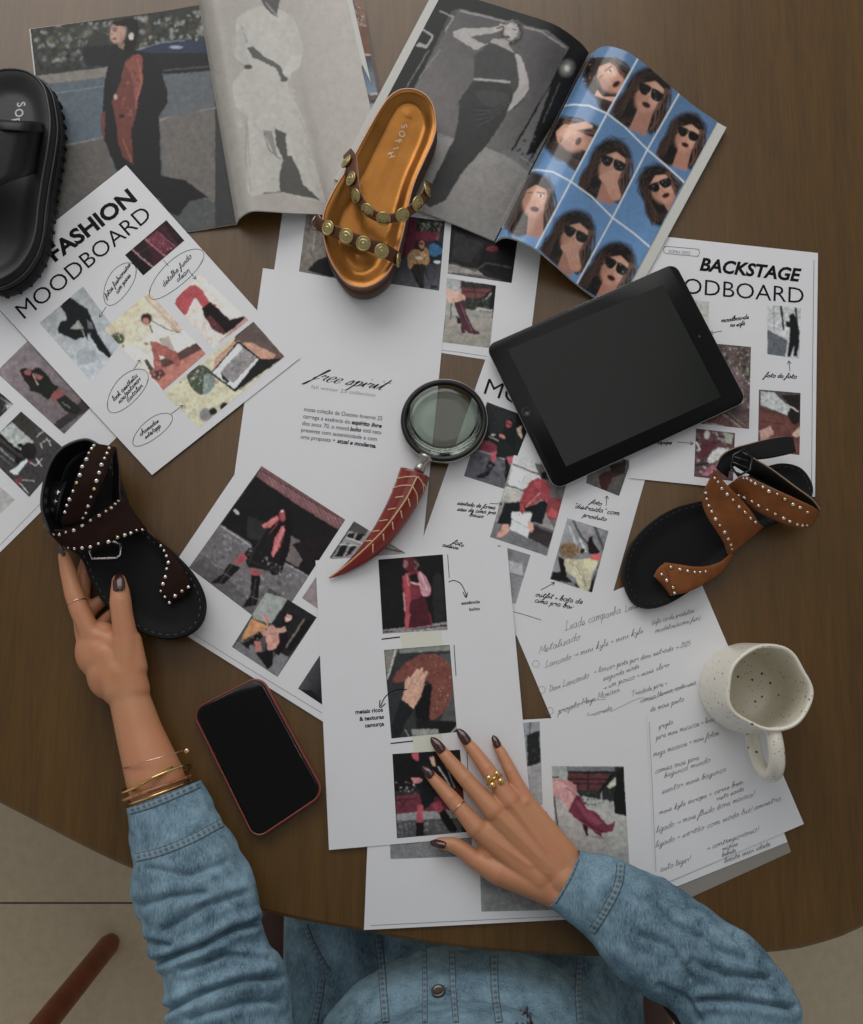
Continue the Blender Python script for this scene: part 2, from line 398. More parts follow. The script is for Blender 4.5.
# ================================================================ setting: floor and table
def node_mat(name):
    m = bpy.data.materials.new(name); m.use_nodes = True; return m, m.node_tree.nodes, m.node_tree.links, m.node_tree.nodes['Principled BSDF']
def wood_mat():
    m, N, L, b = node_mat('stained_wood_veneer')
    tc = N.new('ShaderNodeTexCoord'); mp = N.new('ShaderNodeMapping'); mp.inputs['Scale'].default_value = (1, 0.06, 1); mp.inputs['Rotation'].default_value = (0, 0, R(-3))
    L.new(tc.outputs['Object'], mp.inputs[0])
    n1 = N.new('ShaderNodeTexNoise'); n1.inputs['Scale'].default_value = 90; n1.inputs['Detail'].default_value = 8; n1.inputs['Distortion'].default_value = 0.4
    n2 = N.new('ShaderNodeTexNoise'); n2.inputs['Scale'].default_value = 400; n2.inputs['Detail'].default_value = 3
    n3 = N.new('ShaderNodeTexNoise'); n3.inputs['Scale'].default_value = 9; n3.inputs['Detail'].default_value = 2
    for n in (n1, n2, n3): L.new(mp.outputs[0], n.inputs['Vector'])
    ad = N.new('ShaderNodeMath'); ad.operation = 'ADD'; L.new(n1.outputs['Fac'], ad.inputs[0]); L.new(n2.outputs['Fac'], ad.inputs[1])
    a2 = N.new('ShaderNodeMath'); a2.operation = 'ADD'; L.new(ad.outputs[0], a2.inputs[0]); L.new(n3.outputs['Fac'], a2.inputs[1])
    mr = N.new('ShaderNodeMapRange'); mr.inputs[1].default_value = 1.1; mr.inputs[2].default_value = 1.9; L.new(a2.outputs[0], mr.inputs[0])
    cr = N.new('ShaderNodeValToRGB'); cr.color_ramp.elements[0].color = (0.078, 0.038, 0.0075, 1); cr.color_ramp.elements[1].color = (0.135, 0.067, 0.0145, 1)
    L.new(mr.outputs[0], cr.inputs[0]); L.new(cr.outputs[0], b.inputs['Base Color'])
    b.inputs['Roughness'].default_value = 0.33; b.inputs['Specular IOR Level'].default_value = 0.62
    bp = N.new('ShaderNodeBump'); bp.inputs['Strength'].default_value = 0.12; bp.inputs['Distance'].default_value = 0.0006
    L.new(a2.outputs[0], bp.inputs['Height']); L.new(bp.outputs[0], b.inputs['Normal']); return m
def floor_mat():
    m, N, L, b = node_mat('beige_floor_tile')
    tc = N.new('ShaderNodeTexCoord'); mp = N.new('ShaderNodeMapping'); L.new(tc.outputs['Object'], mp.inputs[0])
    j = P(60, 903, -TZ); mp.inputs['Location'].default_value = (0.37, 0, 0)
    br = N.new('ShaderNodeTexBrick'); br.offset = 0; br.inputs['Scale'].default_value = 1; br.inputs['Brick Width'].default_value = 1.2; br.inputs['Row Height'].default_value = 1.2
    mp.inputs['Location'].default_value = (0.9, -j.y + 0.0, 0); mp.inputs['Rotation'].default_value = (0, 0, 0)
    br.inputs['Mortar Size'].default_value = 0.0018; br.inputs['Mortar Smooth'].default_value = 0.2
    L.new(mp.outputs[0], br.inputs['Vector'])
    no = N.new('ShaderNodeTexNoise'); no.inputs['Scale'].default_value = 55; no.inputs['Detail'].default_value = 9; no.inputs['Roughness'].default_value = 0.7; L.new(tc.outputs['Object'], no.inputs['Vector'])
    cr = N.new('ShaderNodeValToRGB'); cr.color_ramp.elements[0].position = 0.3; cr.color_ramp.elements[1].position = 0.75
    cr.color_ramp.elements[0].color = (0.66, 0.54, 0.36, 1); cr.color_ramp.elements[1].color = (0.80, 0.67, 0.47, 1); L.new(no.outputs['Fac'], cr.inputs[0])
    L.new(cr.outputs[0], br.inputs['Color1']); L.new(cr.outputs[0], br.inputs['Color2']); br.inputs['Mortar'].default_value = (0.10, 0.085, 0.06, 1)
    L.new(br.outputs['Color'], b.inputs['Base Color']); b.inputs['Roughness'].default_value = 0.55; return m
fl = mk('floor', [(-3, -3, 0), (3, -3, 0), (3, 3.4, 0), (-3, 3.4, 0)], [(0, 1, 2, 3)], floor_mat(), origin=(0, 0, 0), smooth=False); tag(fl, '', '', kind='structure')

edge_px = [(-420, 560), (-220, 690), (0, 804), (135, 871), (263, 912), (362, 932), (447, 947), (560, 956), (680, 958), (770, 953), (806, 948), (863, 928), (960, 868), (1060, 760)]
ep = [tuple(P(x, y))[:2] for x, y in edge_px]
out = [np.array(p) for p in ep]
out += [np.array(p) for p in [(0.93, 0.15), (1.0, 0.5), (0.9, 0.85), (0.55, 1.05), (0.0, 1.12), (-0.6, 1.08), (-1.0, 0.9), (-1.2, 0.55)]]
ol = resample(cat(out, 10, True), 260, True)
def slab_ring(ol, prof):
    """prof: list of (inset, z); closed outline -> stacked loops with end caps"""
    n = len(ol); nx = np.roll(ol, -1, 0) - np.roll(ol, 1, 0); nr = np.stack([nx[:, 1], -nx[:, 0]], 1); nr /= np.linalg.norm(nr, axis=1)[:, None]
    ar = 0.5 * np.sum(ol[:, 0] * np.roll(ol[:, 1], -1) - np.roll(ol[:, 0], -1) * ol[:, 1])
    if ar < 0: nr = -nr
    V = []; F = []
    for i, (ins, z) in enumerate(prof):
        q = ol - nr * ins
        V += [(x, y, z) for x, y in q]
    for i in range(len(prof) - 1):
        for k in range(n):
            k2 = (k + 1) % n; F.append((i * n + k, i * n + k2, (i + 1) * n + k2, (i + 1) * n + k))
    F.append(tuple(range(n))[::-1]); F.append(tuple((len(prof) - 1) * n + k for k in range(n)))
    return V, F
def fixn(o):
    bm = bmesh.new(); bm.from_mesh(o.data); bmesh.ops.recalc_face_normals(bm, faces=bm.faces); bm.to_mesh(o.data); bm.free()
WOOD = wood_mat()
table = empty('dining_table', (0, 0.3, 0)); tag(table, 'large rounded brown wooden dining table under all the papers', 'table')
V, F = slab_ring(ol, [(0.004, TZ - 0.032), (0, TZ - 0.028), (0, TZ - 0.004), (0.0012, TZ - 0.001), (0.004, TZ)])
t = mk('tabletop', V, F, WOOD, table, smooth=False); fixn(t)
for x, y in ((-0.7, 0.12), (0.66, 0.12), (-0.7, 0.85), (0.66, 0.85)):
    b = MB(); b.tube([(x, y, 0), (x, y, 0.3), (x, y, TZ - 0.032)], [0.025, 0.03, 0.036], 20); b.build('leg', WOOD, table)

# ---------------------------------------------------------------- chairs
CW = mat('reddish_chair_wood', lin((136, 66, 36)), 0.38, vary=0.35, vscale=14, stretch=(1, 1, 6), bump=0.1, bscale=90)
def leg(o, a, b_, r0, r1, m=None):
    b = MB(); a = Vector(a); b_ = Vector(b_)
    pts = [a.lerp(b_, t) for t in (0, 0.03, 0.3, 0.7, 1)]; rr = [r0 * 0.8, r0, r0 + (r1 - r0) * .3, r0 + (r1 - r0) * .7, r1]
    b.tube(pts, rr, 20); b.build('leg', m or CW, o)
foot = P(108, 944, -TZ + 0.02); foot.z = 0
top = P(22, 1052, -TZ + 0.30); 
d = (top - foot); sc_ = 0.44 / d.z; seat_c = foot + d * sc_
ch = empty('dining_chair', (seat_c.x - 0.14, seat_c.y - 0.2, 0)); tag(ch, 'neighbouring wooden chair at the lower left whose round brown leg reaches out on the floor', 'chair', 'wooden dining chairs')
cx, cy = seat_c.x - 0.13, seat_c.y - 0.19
leg(ch, foot, seat_c, 0.0175, 0.019)
for sx, sy in ((-1, 1), (-1, -1), (1, -1)):
    leg(ch, (cx + sx * 0.3, cy + sy * 0.3 * (1 if sy > 0 else 1.1), 0), (cx + sx * 0.14, cy + sy * 0.17, 0.44), 0.0175, 0.019)
def seat_pan(o, cx, cy, w, dpt, z, m):
    q = []
    for k in range(48):
        a = 2 * math.pi * k / 48; c, s = math.cos(a), math.sin(a); q.append((cx + w * math.copysign(abs(c) ** 0.4, c), cy + dpt * math.copysign(abs(s) ** 0.4, s)))
    V, F = slab_ring(np.array(q), [(0.008, z - 0.03), (0, z - 0.022), (0, z - 0.008), (0.008, z)]); s_ = mk('seat', V, F, m, o); fixn(s_)
seat_pan(ch, cx, cy, 0.21, 0.21, 0.46, CW)
def back(o, cx, cy, w, z0, CW=CW):
    for sx in (-1, 1):
        b = MB(); b.tube([(cx + sx * w * .8, cy, z0 - .02), (cx + sx * w * .95, cy - .05, z0 + .34)], 0.014, 16); b.build('back_post', CW, o)
    b = MB(); b.tube(cat([(cx - w, cy - .03, z0 + .33), (cx - w * .6, cy - .08, z0 + .35), (cx, cy - .1, z0 + .355), (cx + w * .6, cy - .08, z0 + .35), (cx + w, cy - .03, z0 + .33)], 6), 0.03, 16, flat=0.45, up=(0, 1, 0)); b.build('backrest', CW, o)
back(ch, cx, cy - 0.2, 0.19, 0.46)
CW2 = mat('shaded_chair_wood', lin((86, 44, 26)), 0.45, vary=0.35, vscale=14, stretch=(1, 1, 6), bump=0.1, bscale=90)  # chair wood darkened: shade around her seat is put into its colour
# the chair she sits on: its seat rails show either side of her lap
wc = empty('dining_chair', (0.03, -0.56, 0)); tag(wc, 'reddish brown wooden chair the person in denim sits on', 'chair', None)
seat_pan(wc, 0.03, -0.525, 0.285, 0.28, 0.44, CW2)
for sx in (-1, 1):
    leg(wc, (0.03 + sx * .25, -0.36, 0), (0.03 + sx * .215, -0.40, 0.42), 0.017, 0.02, CW2); leg(wc, (0.03 + sx * .25, -0.80, 0), (0.03 + sx * .2, -0.74, 0.42), 0.017, 0.02, CW2)
    b = MB(); b.tube([(0.03 + sx * .262, -0.37, 0.42), (0.03 + sx * .265, -0.375, 0.60), (0.03 + sx * .265, -0.41, 0.655), (0.03 + sx * .27, -0.6, 0.67), (0.03 + sx * .25, -0.79, 0.68)], [.015, .015, .017, .017, .015], 16, flat=1.0); b.build('armrest', CW2, wc)
back(wc, 0.03, -0.78, 0.23, 0.46, CW2)
# ================================================================ sheets of paper and what is printed on them
PAPER = mat('white_paper', (0.80, 0.80, 0.815), 0.6, vary=0.02, vscale=30, bump=0.06, bscale=60)
INK = mat('black_ink', (0.006, 0.006, 0.007), 0.6, spec=.15)
INKG = mat('grey_ink', (0.22, 0.22, 0.23), 0.5)
BALL = mat('ballpoint_ink', (0.20, 0.20, 0.24), 0.5)
def sheet(corners, z, label, bumps=(), m=None, nu=20, nv=26, th=0.00025, name='paper_sheet', group=None):
    q = np.array(corners, float)
    def zf(x, y):
        h = z
        for bx, by, r, a in bumps: h += a * math.exp(-((x - bx) ** 2 + (y - by) ** 2) / r ** 2)
        return h / 1000
    V = []; 
    for lay in (0, 1):
        for i in range(nu):
            u = i / (nu - 1)
            for j in range(nv):
                v = j / (nv - 1); p = q[0] * (1 - u) * (1 - v) + q[1] * u * (1 - v) + q[2] * u * v + q[3] * (1 - u) * v
                w = P(p[0], p[1], zf(*p)); V.append((w.x, w.y, w.z - lay * th))
    n = nu * nv; F = [tuple(int(k) for k in f) for f in gridf(nu, nv)]; F += [tuple(k + n for k in f)[::-1] for f in F]
    bd = [i * nv for i in range(nu)] + [(nu - 1) * nv + j for j in range(1, nv)] + [i * nv + nv - 1 for i in range(nu - 2, -1, -1)] + [j for j in range(nv - 2, 0, -1)]
    for k in range(len(bd)):
        a, b = bd[k], bd[(k + 1) % len(bd)]; F.append((a, b, b + n, a + n))
    o = mk(name, V, F, m or PAPER, smooth=False); fixn(o)
    tag(o, label, 'paper', group); return o, zf

# ---- sheet D, landscape, under the gold sandal
D, zD = sheet([(293, 140), (550, 178), (527, 366), (266, 326)], 0.6, 'landscape sheet of printed photos sticking out under the gold sandal and the open magazine')
a = Art(290, 190, 360, 285, 'a79c92').fr(270, 200, 3.196)
a.G((100, 30), (180, 230), '8d857c', '6f665f').P("150,190 118,225 190,245 260,245 260,150", '141414').L("130,50 118,130 140,190", .8, '5c554e').L("150,60 135,160", .6, 'b7ada3').N(.25, 3)
print_quad(D, a, [(307.5, 205), (358, 212), (350, 281), (299, 271.5)], zD, 'printed photo of a pale curtain')
a = Art(380, 195, 450, 295, '33353a').fr(390, 210, 12.8)
a.G((0, 600), (0, 1000), '2b2d33', '55565d').P("-100,0 330,0 340,560 -100,620", '4a1626').P("200,60 330,60 330,560 200,560", '5b1830').P("330,270 640,270 620,400 330,390", '6e1f33')
a.P("330,30 720,60 700,280 340,270", '1d1f1c').S("340,60 690,60 650,260 340,260", ['5c6b58', '8b9086', '30362d', 'a89a86'], 60, 1.5).L("640,180 600,380", .5, '9a8f82')
a.P("540,390 640,400 660,460 660,640 500,670 480,500", '15202c', sm=1).P("500,450 570,430 680,520 640,560 560,590 500,560", '2a6a94', sm=1).E(600, 662, 45, 20, 'dde3e6')
a.P("340,400 450,400 470,560 440,640 300,640 300,500", '2e1c17', sm=1).E(405, 440, 38, 52, 'b77a62').E(400, 432, 32, 12, '160d0c').P("230,560 330,500 400,530 470,480 500,650 450,700 330,690 270,760 230,700", 'a87f4c', sm=1)
a.S("240,560 330,520 460,520 490,640 330,680 260,720", ['d8b078', '5e3a22', 'c59a62', '2b1d14'], 50, 1.1).E(370, 612, 50, 24, 'd9c7a4').P("300,680 440,690 500,960 600,970 590,1000 520,1000 430,760 430,1000 350,960 260,760", '23201f').P("280,780 430,1000 380,1000", '151313').N(.22, 1.6)
print_quad(D, a, [(392, 214), (445, 221.5), (439, 290.7), (385, 283)], zD, 'printed photo of a woman in a patterned shirt sitting on a step')
a = Art(440, 220, 525, 290, '1e1a1a').fr(270, 200, 3.196)
a.P("560,200 660,220 700,260 560,240", '8f8b84').P("590,100 680,140 640,200 580,190", '2e2c2e').P("690,130 790,130 780,270 720,240 660,210", '0e0b0c').L("580,200 660,225 690,200 770,215", 1.6, '3c3839').E(710, 155, 20, 10, '6b2030').P("570,230 680,240 770,268 565,240", '59565a').N(.3, 3)
print_quad(D, a, [(451.5, 222), (519, 230), (511.6, 283), (447.7, 273.5)], zD, 'dark printed photo')
def boot_photo(a, col='4a2630', fr=None, heel=True):
    a.G((0, 300), (0, 880), 'a09a8e', '8e8a80').P("0,90 640,150 600,560 0,500", 'a7a69f').P("70,100 230,110 220,270 60,240", 'a3a7a8').P("230,120 640,165 600,560 280,440 240,300", '2a2c28')
    a.P("230,180 600,200 470,310 380,320 240,300", '6d3a3a').L("240,190 590,205", 1, '1c1a1a').L("250,240 540,260", .8, '1c1a1a').L("380,170 400,310", .8, '1f1b1b').L("450,340 620,210", 1.6, '151514').P("600,230 560,300 500,350 540,300", 'b9bfae').P("590,180 640,170 610,540 550,500", '111312')
    a.S("290,320 560,300 560,430 290,430", ['1b2a1a', '3a4a30', '0f140e', '566248'], 70, 1.3).P("410,420 600,450 590,470 400,455", 'a5a39c').P("270,440 600,480 580,560 300,520", '8f8c84')
    a.L("125,340 118,550", 1.0, '0e0e0e').P("60,210 230,260 280,310 270,360 160,370 80,350", 'cf9a86', sm=1).P("70,230 180,260 230,330 200,370 90,350", 'dcab98', sm=1)
    a.P("185,520 240,560 235,610 190,600", '241417').P("155,370 275,330 290,470 350,610 400,680 455,705 430,735 350,725 270,680 290,700 270,720 235,715 240,600", col, sm=0).L("230,380 300,560 360,680", 1.2, '7d4c55', .7).N(.16, 2.5)
a = Art(438, 272, 500, 352, '8e8a80').fr(440, 270, 11.37); boot_photo(a)
print_quad(D, a, [(447, 278), (496, 285.5), (490, 348), (442, 342)], zD, 'printed photo of a brown knee boot')
script(D, [], zD, INKG, 'printed_line', prints=[([(441, 350), (465, 353), (487, 356.5)], .4)])

# ---- sheet C, "free spirit"
Cs, zC = sheet([(263, 268), (447, 295), (421, 562), (226, 535)], 1.5, 'white page headed free spirit, under the magnifying glass handle')
script(Cs, [('free spirit', (311, 379.5), (382, 390.5), 6.4)], zC, INK, 'script_heading', w=0.00040, shear=0.8, jit=0.1, call=2.0)
lettering(Cs, [('fall winter 25 collection', (311, 388.5), (375, 397), 4.0, -.01)], zC, INKG)
def body(words, a, b, h): return (words, a, b, h)
lettering(Cs, [('nossa coleção de Outono Inverno 25', (304, 411), (382, 420.5), 4.4), ('carrega a essência do', (303, 418), (350, 424), 4.4), ('dos anos 70, o mood', (302, 425), (348.5, 430.6), 4.4), ('está neto', (363, 432), (381, 434.5), 4.4),
    ('presente com autenticidade e com', (301, 431.7), (376.5, 441), 4.4), ('uma proposta +', (300.5, 438.5), (335, 442.5), 4.4)], zC, INK, 'body_text')
lettering(Cs, [('espírito livre', (351.5, 424), (381.5, 428), 4.4, .03, .25), ('boho', (349.8, 430.8), (361, 432), 4.4, .03, .25), ('atual e moderna.', (337, 442.8), (376, 448), 4.4, .03, .25)], zC, INK, 'bold_text')

# ---- sheet B, at the left edge
B_, zB = sheet([(117, 437), (-18, 570), (-200, 372), (-66, 240)], 0.6, 'sheet of printed photos at the left edge, behind the dark brown sandal')
a = Art(-8, 332, 95, 440, '85767a').fr(0, 330, 8.63)
a.G((100, 100), (500, 800), '8b7d81', '6c6164').P("780,670 505,863 400,870 480,790 640,680 690,560", '383431').P("500,480 700,560 640,650 520,560", '70605f', sm=1)
a.P("170,350 200,325 270,340 310,320 350,335 420,400 450,460 500,490 430,590 390,585 330,540 260,525 245,480 200,420", '1c2019', sm=1).P("175,340 230,330 280,380 320,430 260,440 200,410", '2a1614', sm=1).E(235, 365, 32, 26, '9a5a56').P("290,370 370,400 350,430 310,420", '9b5b5a').L("280,380 325,470", .8, 'c9b7a6')
a.P("450,550 500,510 560,560 500,620 440,600", '8d4a4e', sm=1).P("480,600 560,560 660,640 700,690 650,730 560,700", '20211c').L("530,620 605,670", .5, 'a59a92').N(.16, 3)
print_quad(B_, a, [(30, 338.5), (-4, 372), (64, 434), (90.5, 407.5)], zB, 'printed photo of a woman in a dark coat and boots')
a = Art(-20, 408, 66, 502, '3d3a3c').fr(0, 400, 8.53)
a.P("0,270 100,190 290,360 160,430 0,300", 'aab0ac').P("110,180 180,97 270,190 340,330 220,300", '35322a').L("-100,300 200,520", 3, '1f1f21').L("-60,360 120,520", 1, '8b8a8b').L("-60,420 100,560", .9, '6c6b6d').L("0,300 110,400 170,440", 3, '141314')
a.E(170, 385, 28, 22, '191414').P("180,400 250,360 310,420 280,500 200,490", '1d1a1c', sm=1).E(150, 515, 30, 30, '121315').P("80,610 220,500 235,520 140,640", 'c6d2da').P("110,680 190,650 160,720", '8c3340').L("170,710 240,795", .9, 'd6d2d0').L("190,680 290,690", .7, 'c4bdbd')
a.L("260,530 300,560 360,500", .8, 'cfc9c8').L("310,500 350,560", .8, 'd8d3d2').L("340,370 360,410", .8, 'd8d3d2').L("395,320 430,390", .8, 'd8d3d2').L("310,310 370,265", 1.1, 'b4afa9').L("340,380 400,330 430,350", .6, 'b4afa9').P("230,510 260,520 250,550", '9c3a48').N(.25, 2)
print_quad(B_, a, [(21, 411.4), (-18, 450), (29.3, 497), (68, 452)], zB, 'printed photo of a cafe terrace with chairs')
a = Art(-12, 380, 16, 420, '2c2c2e').fr(0, 330, 8.63).P("40,600 115,640 60,690", 'a9a9ab').L("0,580 60,620 20,700", 1, '777779').N(.4, 2); print_quad(B_, a, [(0, 392.5), (13.3, 404), (-1, 418), (-12, 405)], zB)
a = Art(-12, 480, 18, 520, 'a9aaa6'); print_quad(B_, a, [(0, 487), (15, 499.6), (-1, 515), (-12, 501)], zB)
script(B_, [], zB, INKG, 'printed_line', prints=[([(40, 504), (0, 545)], .4), ([(94, 407), (112, 430)], .4)])

# ---- sheet E, "MOODBOARD" beside the tablet
E_, zE = sheet([(487, 355), (664, 413), (596, 652), (397, 612)], 0.8, 'moodboard sheet under the lower left corner of the tablet')
lettering(E_, [('MOODBOARD', (483.5, 393.5), (650, 447), 17, -.004)], zE, INK, 'title')
a = Art(460, 398, 545, 500, '5b5a62').fr(440, 390, 8.63)
a.P("405,100 660,180 850,480 770,600 330,520 360,400", '15191a').P("405,100 660,180 640,340 420,380", '23282a').L("470,130 600,165", .8, '6b7070').P("660,190 790,300 800,500 700,460 640,300", '0d0d0e').P("660,330 700,310 705,420 680,430", 'd3b498').P("345,440 430,440 520,500 500,600 340,520", '7c2f3b').L("340,525 560,600", 1.6, 'a7a3a4').L("420,400 500,435", 1.1, '9a9a9a').E(455, 385, 22, 12, 'b7bcbb')
a.P("210,740 330,525 560,600 640,560 560,855", '5c5c63').P("560,560 640,520 640,640 590,640", 'c0566a').P("430,540 490,520 480,610 440,620", 'c4506a').P("490,480 560,300 640,300 700,430 660,560 570,580 480,580", '14201b', sm=0).P("560,260 620,240 650,330 640,520 560,440", '101414').E(592, 290, 28, 34, 'a8404e').L("570,280 615,300", 1.2, '311318').E(535, 400, 34, 14, 'c77a72', 30)
a.P("420,600 480,640 410,740 350,765 300,745 380,700", '1c1216').P("560,570 600,640 610,740 570,790 555,740", '1a1317').S("350,560 560,640 540,800 300,740", ['4a4a52', '6e6e75', '3b3b42'], 30, 2).N(.14, 2)
print_quad(E_, a, [(487, 402), (532, 418.5), (504.5, 489), (464, 476)], zE, 'printed photo of a woman in a dark coat walking')
a = Art(486, 455, 570, 562, '8d8a86').fr(485, 460, 10.15)
a.P("290,-60 560,0 560,200 150,420 230,240", 'c5c6c4').P("290,50 400,130 360,280 230,240", 'cfd6de').L("280,40 560,150", 1.3, '33363a').L("210,250 400,310", 1.3, '2b2d31').P("200,270 380,320 360,440 170,410", 'b3afa5').P("500,30 640,60 860,260 700,700 600,500 640,380", '6e6666').L("730,270 720,360 800,390", .5, '26282a')
a.P("640,390 800,420 720,600 620,560", '8a3438', sm=1).P("660,480 740,520 720,590 620,560", 'b5484a').P("490,640 700,720 640,900 430,780", '332c2f').L("500,650 690,730", 2, '5c5457').L("490,690 680,770", .8, '1f1b1d').P("50,780 100,620 250,700 420,780 640,890 620,970", '6e6f73')
a.P("260,520 480,540 430,790 250,700 270,600", 'd4d8da').L("270,600 440,690", .9, '8a9096').P("120,640 200,430 350,420 480,460 600,400 630,450 580,650 450,620 480,520 270,520 260,680", '14171a').P("380,480 560,470 480,530", '101316')
a.P("350,420 400,300 460,210 540,180 640,230 660,340 640,420 560,400 480,460 410,480 400,440", 'a33540').L("390,400 420,300 470,220", 1, '6c1c28').L("420,470 500,380 560,330", .8, 'd8a99c').L("480,210 540,330 460,420", .8, '7a2430').S("380,420 470,220 630,240 600,400 430,460", ['c45058', '7a1f2c', 'd0666a', '5a1622'], 70, .9)
a.P("560,130 620,110 640,200 570,190", '120c0e').P("355,430 400,440 400,530 375,560 355,520", 'a83a40').P("180,650 240,650 240,720 170,780 100,775 160,710", 'd89a84').P("430,620 480,640 490,700 470,730 430,690", 'dba08c').N(.08, 1.6)
print_quad(E_, a, [(514, 455), (570, 471), (547, 556), (490, 537)], zE, 'printed photo of a woman in a red shirt sitting on a step')
a = Art(585, 455, 635, 500, '6c6a66').fr(420, 400, 3.596).G((600, 220), (720, 330), '77756f', '4b4844').P("640,270 700,240 740,250 720,270 690,280 670,330 650,320", '47201f').P("680,235 740,215 735,265 690,260", '2a201e').N(.2, 2.5)
print_quad(E_, a, [(592, 450), (631, 461), (619, 496), (586, 483)], zE, 'printed photo of a crossed pair of boots')
a = Art(546, 515, 612, 596, 'a7a9ac').fr(540, 510, 11.37)
a.G((300, 100), (700, 500), '9a9da0', '77797c').L("380,130 460,290 560,400", 2, '4a4c4c').L("620,190 720,440", 3, '4c504d').L("330,180 420,420", 2, 'b7babc').L("500,150 640,400", 2.5, '9c8f90').L("450,330 520,470", 2, 'c3c7ca')
a.P("110,790 140,700 260,700 420,880 590,940 650,640 700,560 560,860", '171416').E(330, 455, 125, 95, '7d6242').S("210,400 330,340 460,420 440,540 300,560 200,480", ['a58a5c', '5b4228', 'c2a878', '3a2818'], 60, 1.0).P("200,520 280,560 300,740 240,740", '1a0e10').E(480, 460, 36, 28, '201613', -30)
a.P("280,560 440,560 600,540 650,600 600,700 560,880 520,920 450,890 400,780 300,690", 'c3bb9b', sm=1).P("520,560 640,590 600,690 500,620", 'd6cf9c', sm=1).L("330,600 420,640 540,900", .8, '8b8260').L("440,600 500,760 510,900", .8, '9a9168').L("360,690 470,760", 1, 'e0d9be').P("550,540 610,490 690,490 680,570 640,580", 'd7515a').P("540,380 560,300 600,285 600,360 680,470 640,500 550,500", '1c1214', sm=0).N(.12, 1.6)
print_quad(E_, a, [(567.5, 518), (608.5, 531), (592, 592.5), (550, 579)], zE, 'printed photo of folded trousers, curly hair and a boot seen from above')
a = Art(500, 545, 535, 615, '86868a').G((510, 550), (520, 605), '77777b', '8f8f93').P([(506, 560), (522, 563), (523, 576), (508, 572)], 'a9a9ac').L([(506, 572), (524, 577)], .8, '55565a').N(.1, 2)
print_quad(E_, a, [(498, 545), (530.5, 555), (515.5, 604), (483, 594)], zE)
script(E_, [('sentada de forma', (457, 504.5), (495, 509.5), 2.2), ('sexi de cima pra', (457, 510.5), (495.5, 514.5), 2.2), ('baixo', (469, 516), (483, 518), 2.2), ('foto', (590.5, 503), (601, 506), 2.5), ('"distraída" com', (573, 507.5), (619, 515.5), 2.6), ('produto', (582.5, 516.5), (606, 521), 2.5),
    ('outfit + bota de', (535, 596), (582, 604), 2.7), ('cima pra baixo', (534, 602), (578, 610), 2.7), ('foto', (452, 543.5), (463, 547), 2.3), ('assim', (442, 546), (458, 550), 2.3)], zE, INK, 'handwritten_notes', w=0.0007,
    prints=arrow((490, 503.5), (502, 504)) + arrow((606, 506), (607, 496)) + arrow((541, 590), (554.5, 582.5)) + [([(513, 611.5), (527, 615.5), (541, 620)], .5)])

# ---- Backstage moodboard
K_, zK = sheet([(631, 233), (818, 253), (815, 497), (629, 478)], 1.9, 'printed sheet titled BACKSTAGE MOODBOARD under the right side of the tablet')
lettering(K_, [('BACKSTAGE', (699.5, 270), (801, 281.5), 13, .035, .22)], zK, INK, 'title_bold')
lettering(K_, [('MOODBOARD', (645, 290), (803.5, 303.5), 16.5, -.004)], zK, INK, 'title')
lettering(K_, [('SOFIH 2025', (668.5, 252.8), (690, 254.5), 3.2)], zK, INKG, 'tag_text')
def rrp(x0, y0, x1, y1, h):
    q = []; c0 = np.array((x0, y0)); c1 = np.array((x1, y1)); d = (c1 - c0) / np.linalg.norm(c1 - c0); n = np.array((-d[1], d[0])) * h
    for a in range(90, 271, 30): q.append(tuple(c0 + d * h * math.cos(R(a)) + n * math.sin(R(a))))
    for a in range(-90, 91, 30): q.append(tuple(c1 + d * h * math.cos(R(a)) + n * math.sin(R(a))))
    return q + [q[0]]
script(K_, [('moodboards', (721, 322.5), (749, 318.5), 2.2), ('no sofá', (730, 327), (745, 325), 2.1), ('foto da foto', (764.5, 377), (796.5, 378.5), 2.4), ('equipe', (657, 443.5), (671.5, 444.5), 2.2)], zK, INK, 'handwritten_notes', w=0.0008,
    prints=[(rrp(667, 250, 696, 252.6, 3.6), .45)] + arrow((722, 331), (710, 333)) + arrow((790, 371), (789, 361)) + arrow((677, 442), (693, 443.5)) + [([(814, 260), (812.5, 380), (811.5, 492)], .4)])
a = Art(765, 300, 805, 362, 'b5b6b6').fr(640, 220, 3.659)
a.P("465,310 590,318 586,505 465,495", 'b9bcbc').P("465,400 540,440 530,500 465,495", '5c6169').L("515,310 525,400", 2.2, '1a1a1c').L("568,316 575,380", 2.2, '2a2a2c').L("488,312 490,400", 1, '7d8082').L("470,430 500,440", 1.6, '55585a').L("478,380 500,390", 1, 'e4e6e4').P("545,350 565,345 582,400 582,455 572,500 560,498 562,460 548,500 538,500 545,450 548,400", '17161a').P("530,370 550,372 550,392 532,388", '1b1a1c').E(556, 352, 10, 12, '1a1312').N(.2, 1.5)
print_quad(K_, a, [(767.5, 304.5), (801, 308), (799.5, 358.7), (767, 354)], zK, 'printed photo of a figure photographing by a window')
a = Art(685, 295, 712, 350, 'b5b8b0').fr(640, 220, 3.659).G((200, 300), (250, 410), 'a5a9a0', 'c3c5bd').L("200,340 250,350", 1, '8a8d84').N(.06, 4)
print_quad(K_, a, [(680, 299), (709, 302), (708.5, 339), (680, 336)], zK, 'pale printed photo')
a = Art(680, 340, 755, 430, '4a4442').fr(670, 330, 6.164)
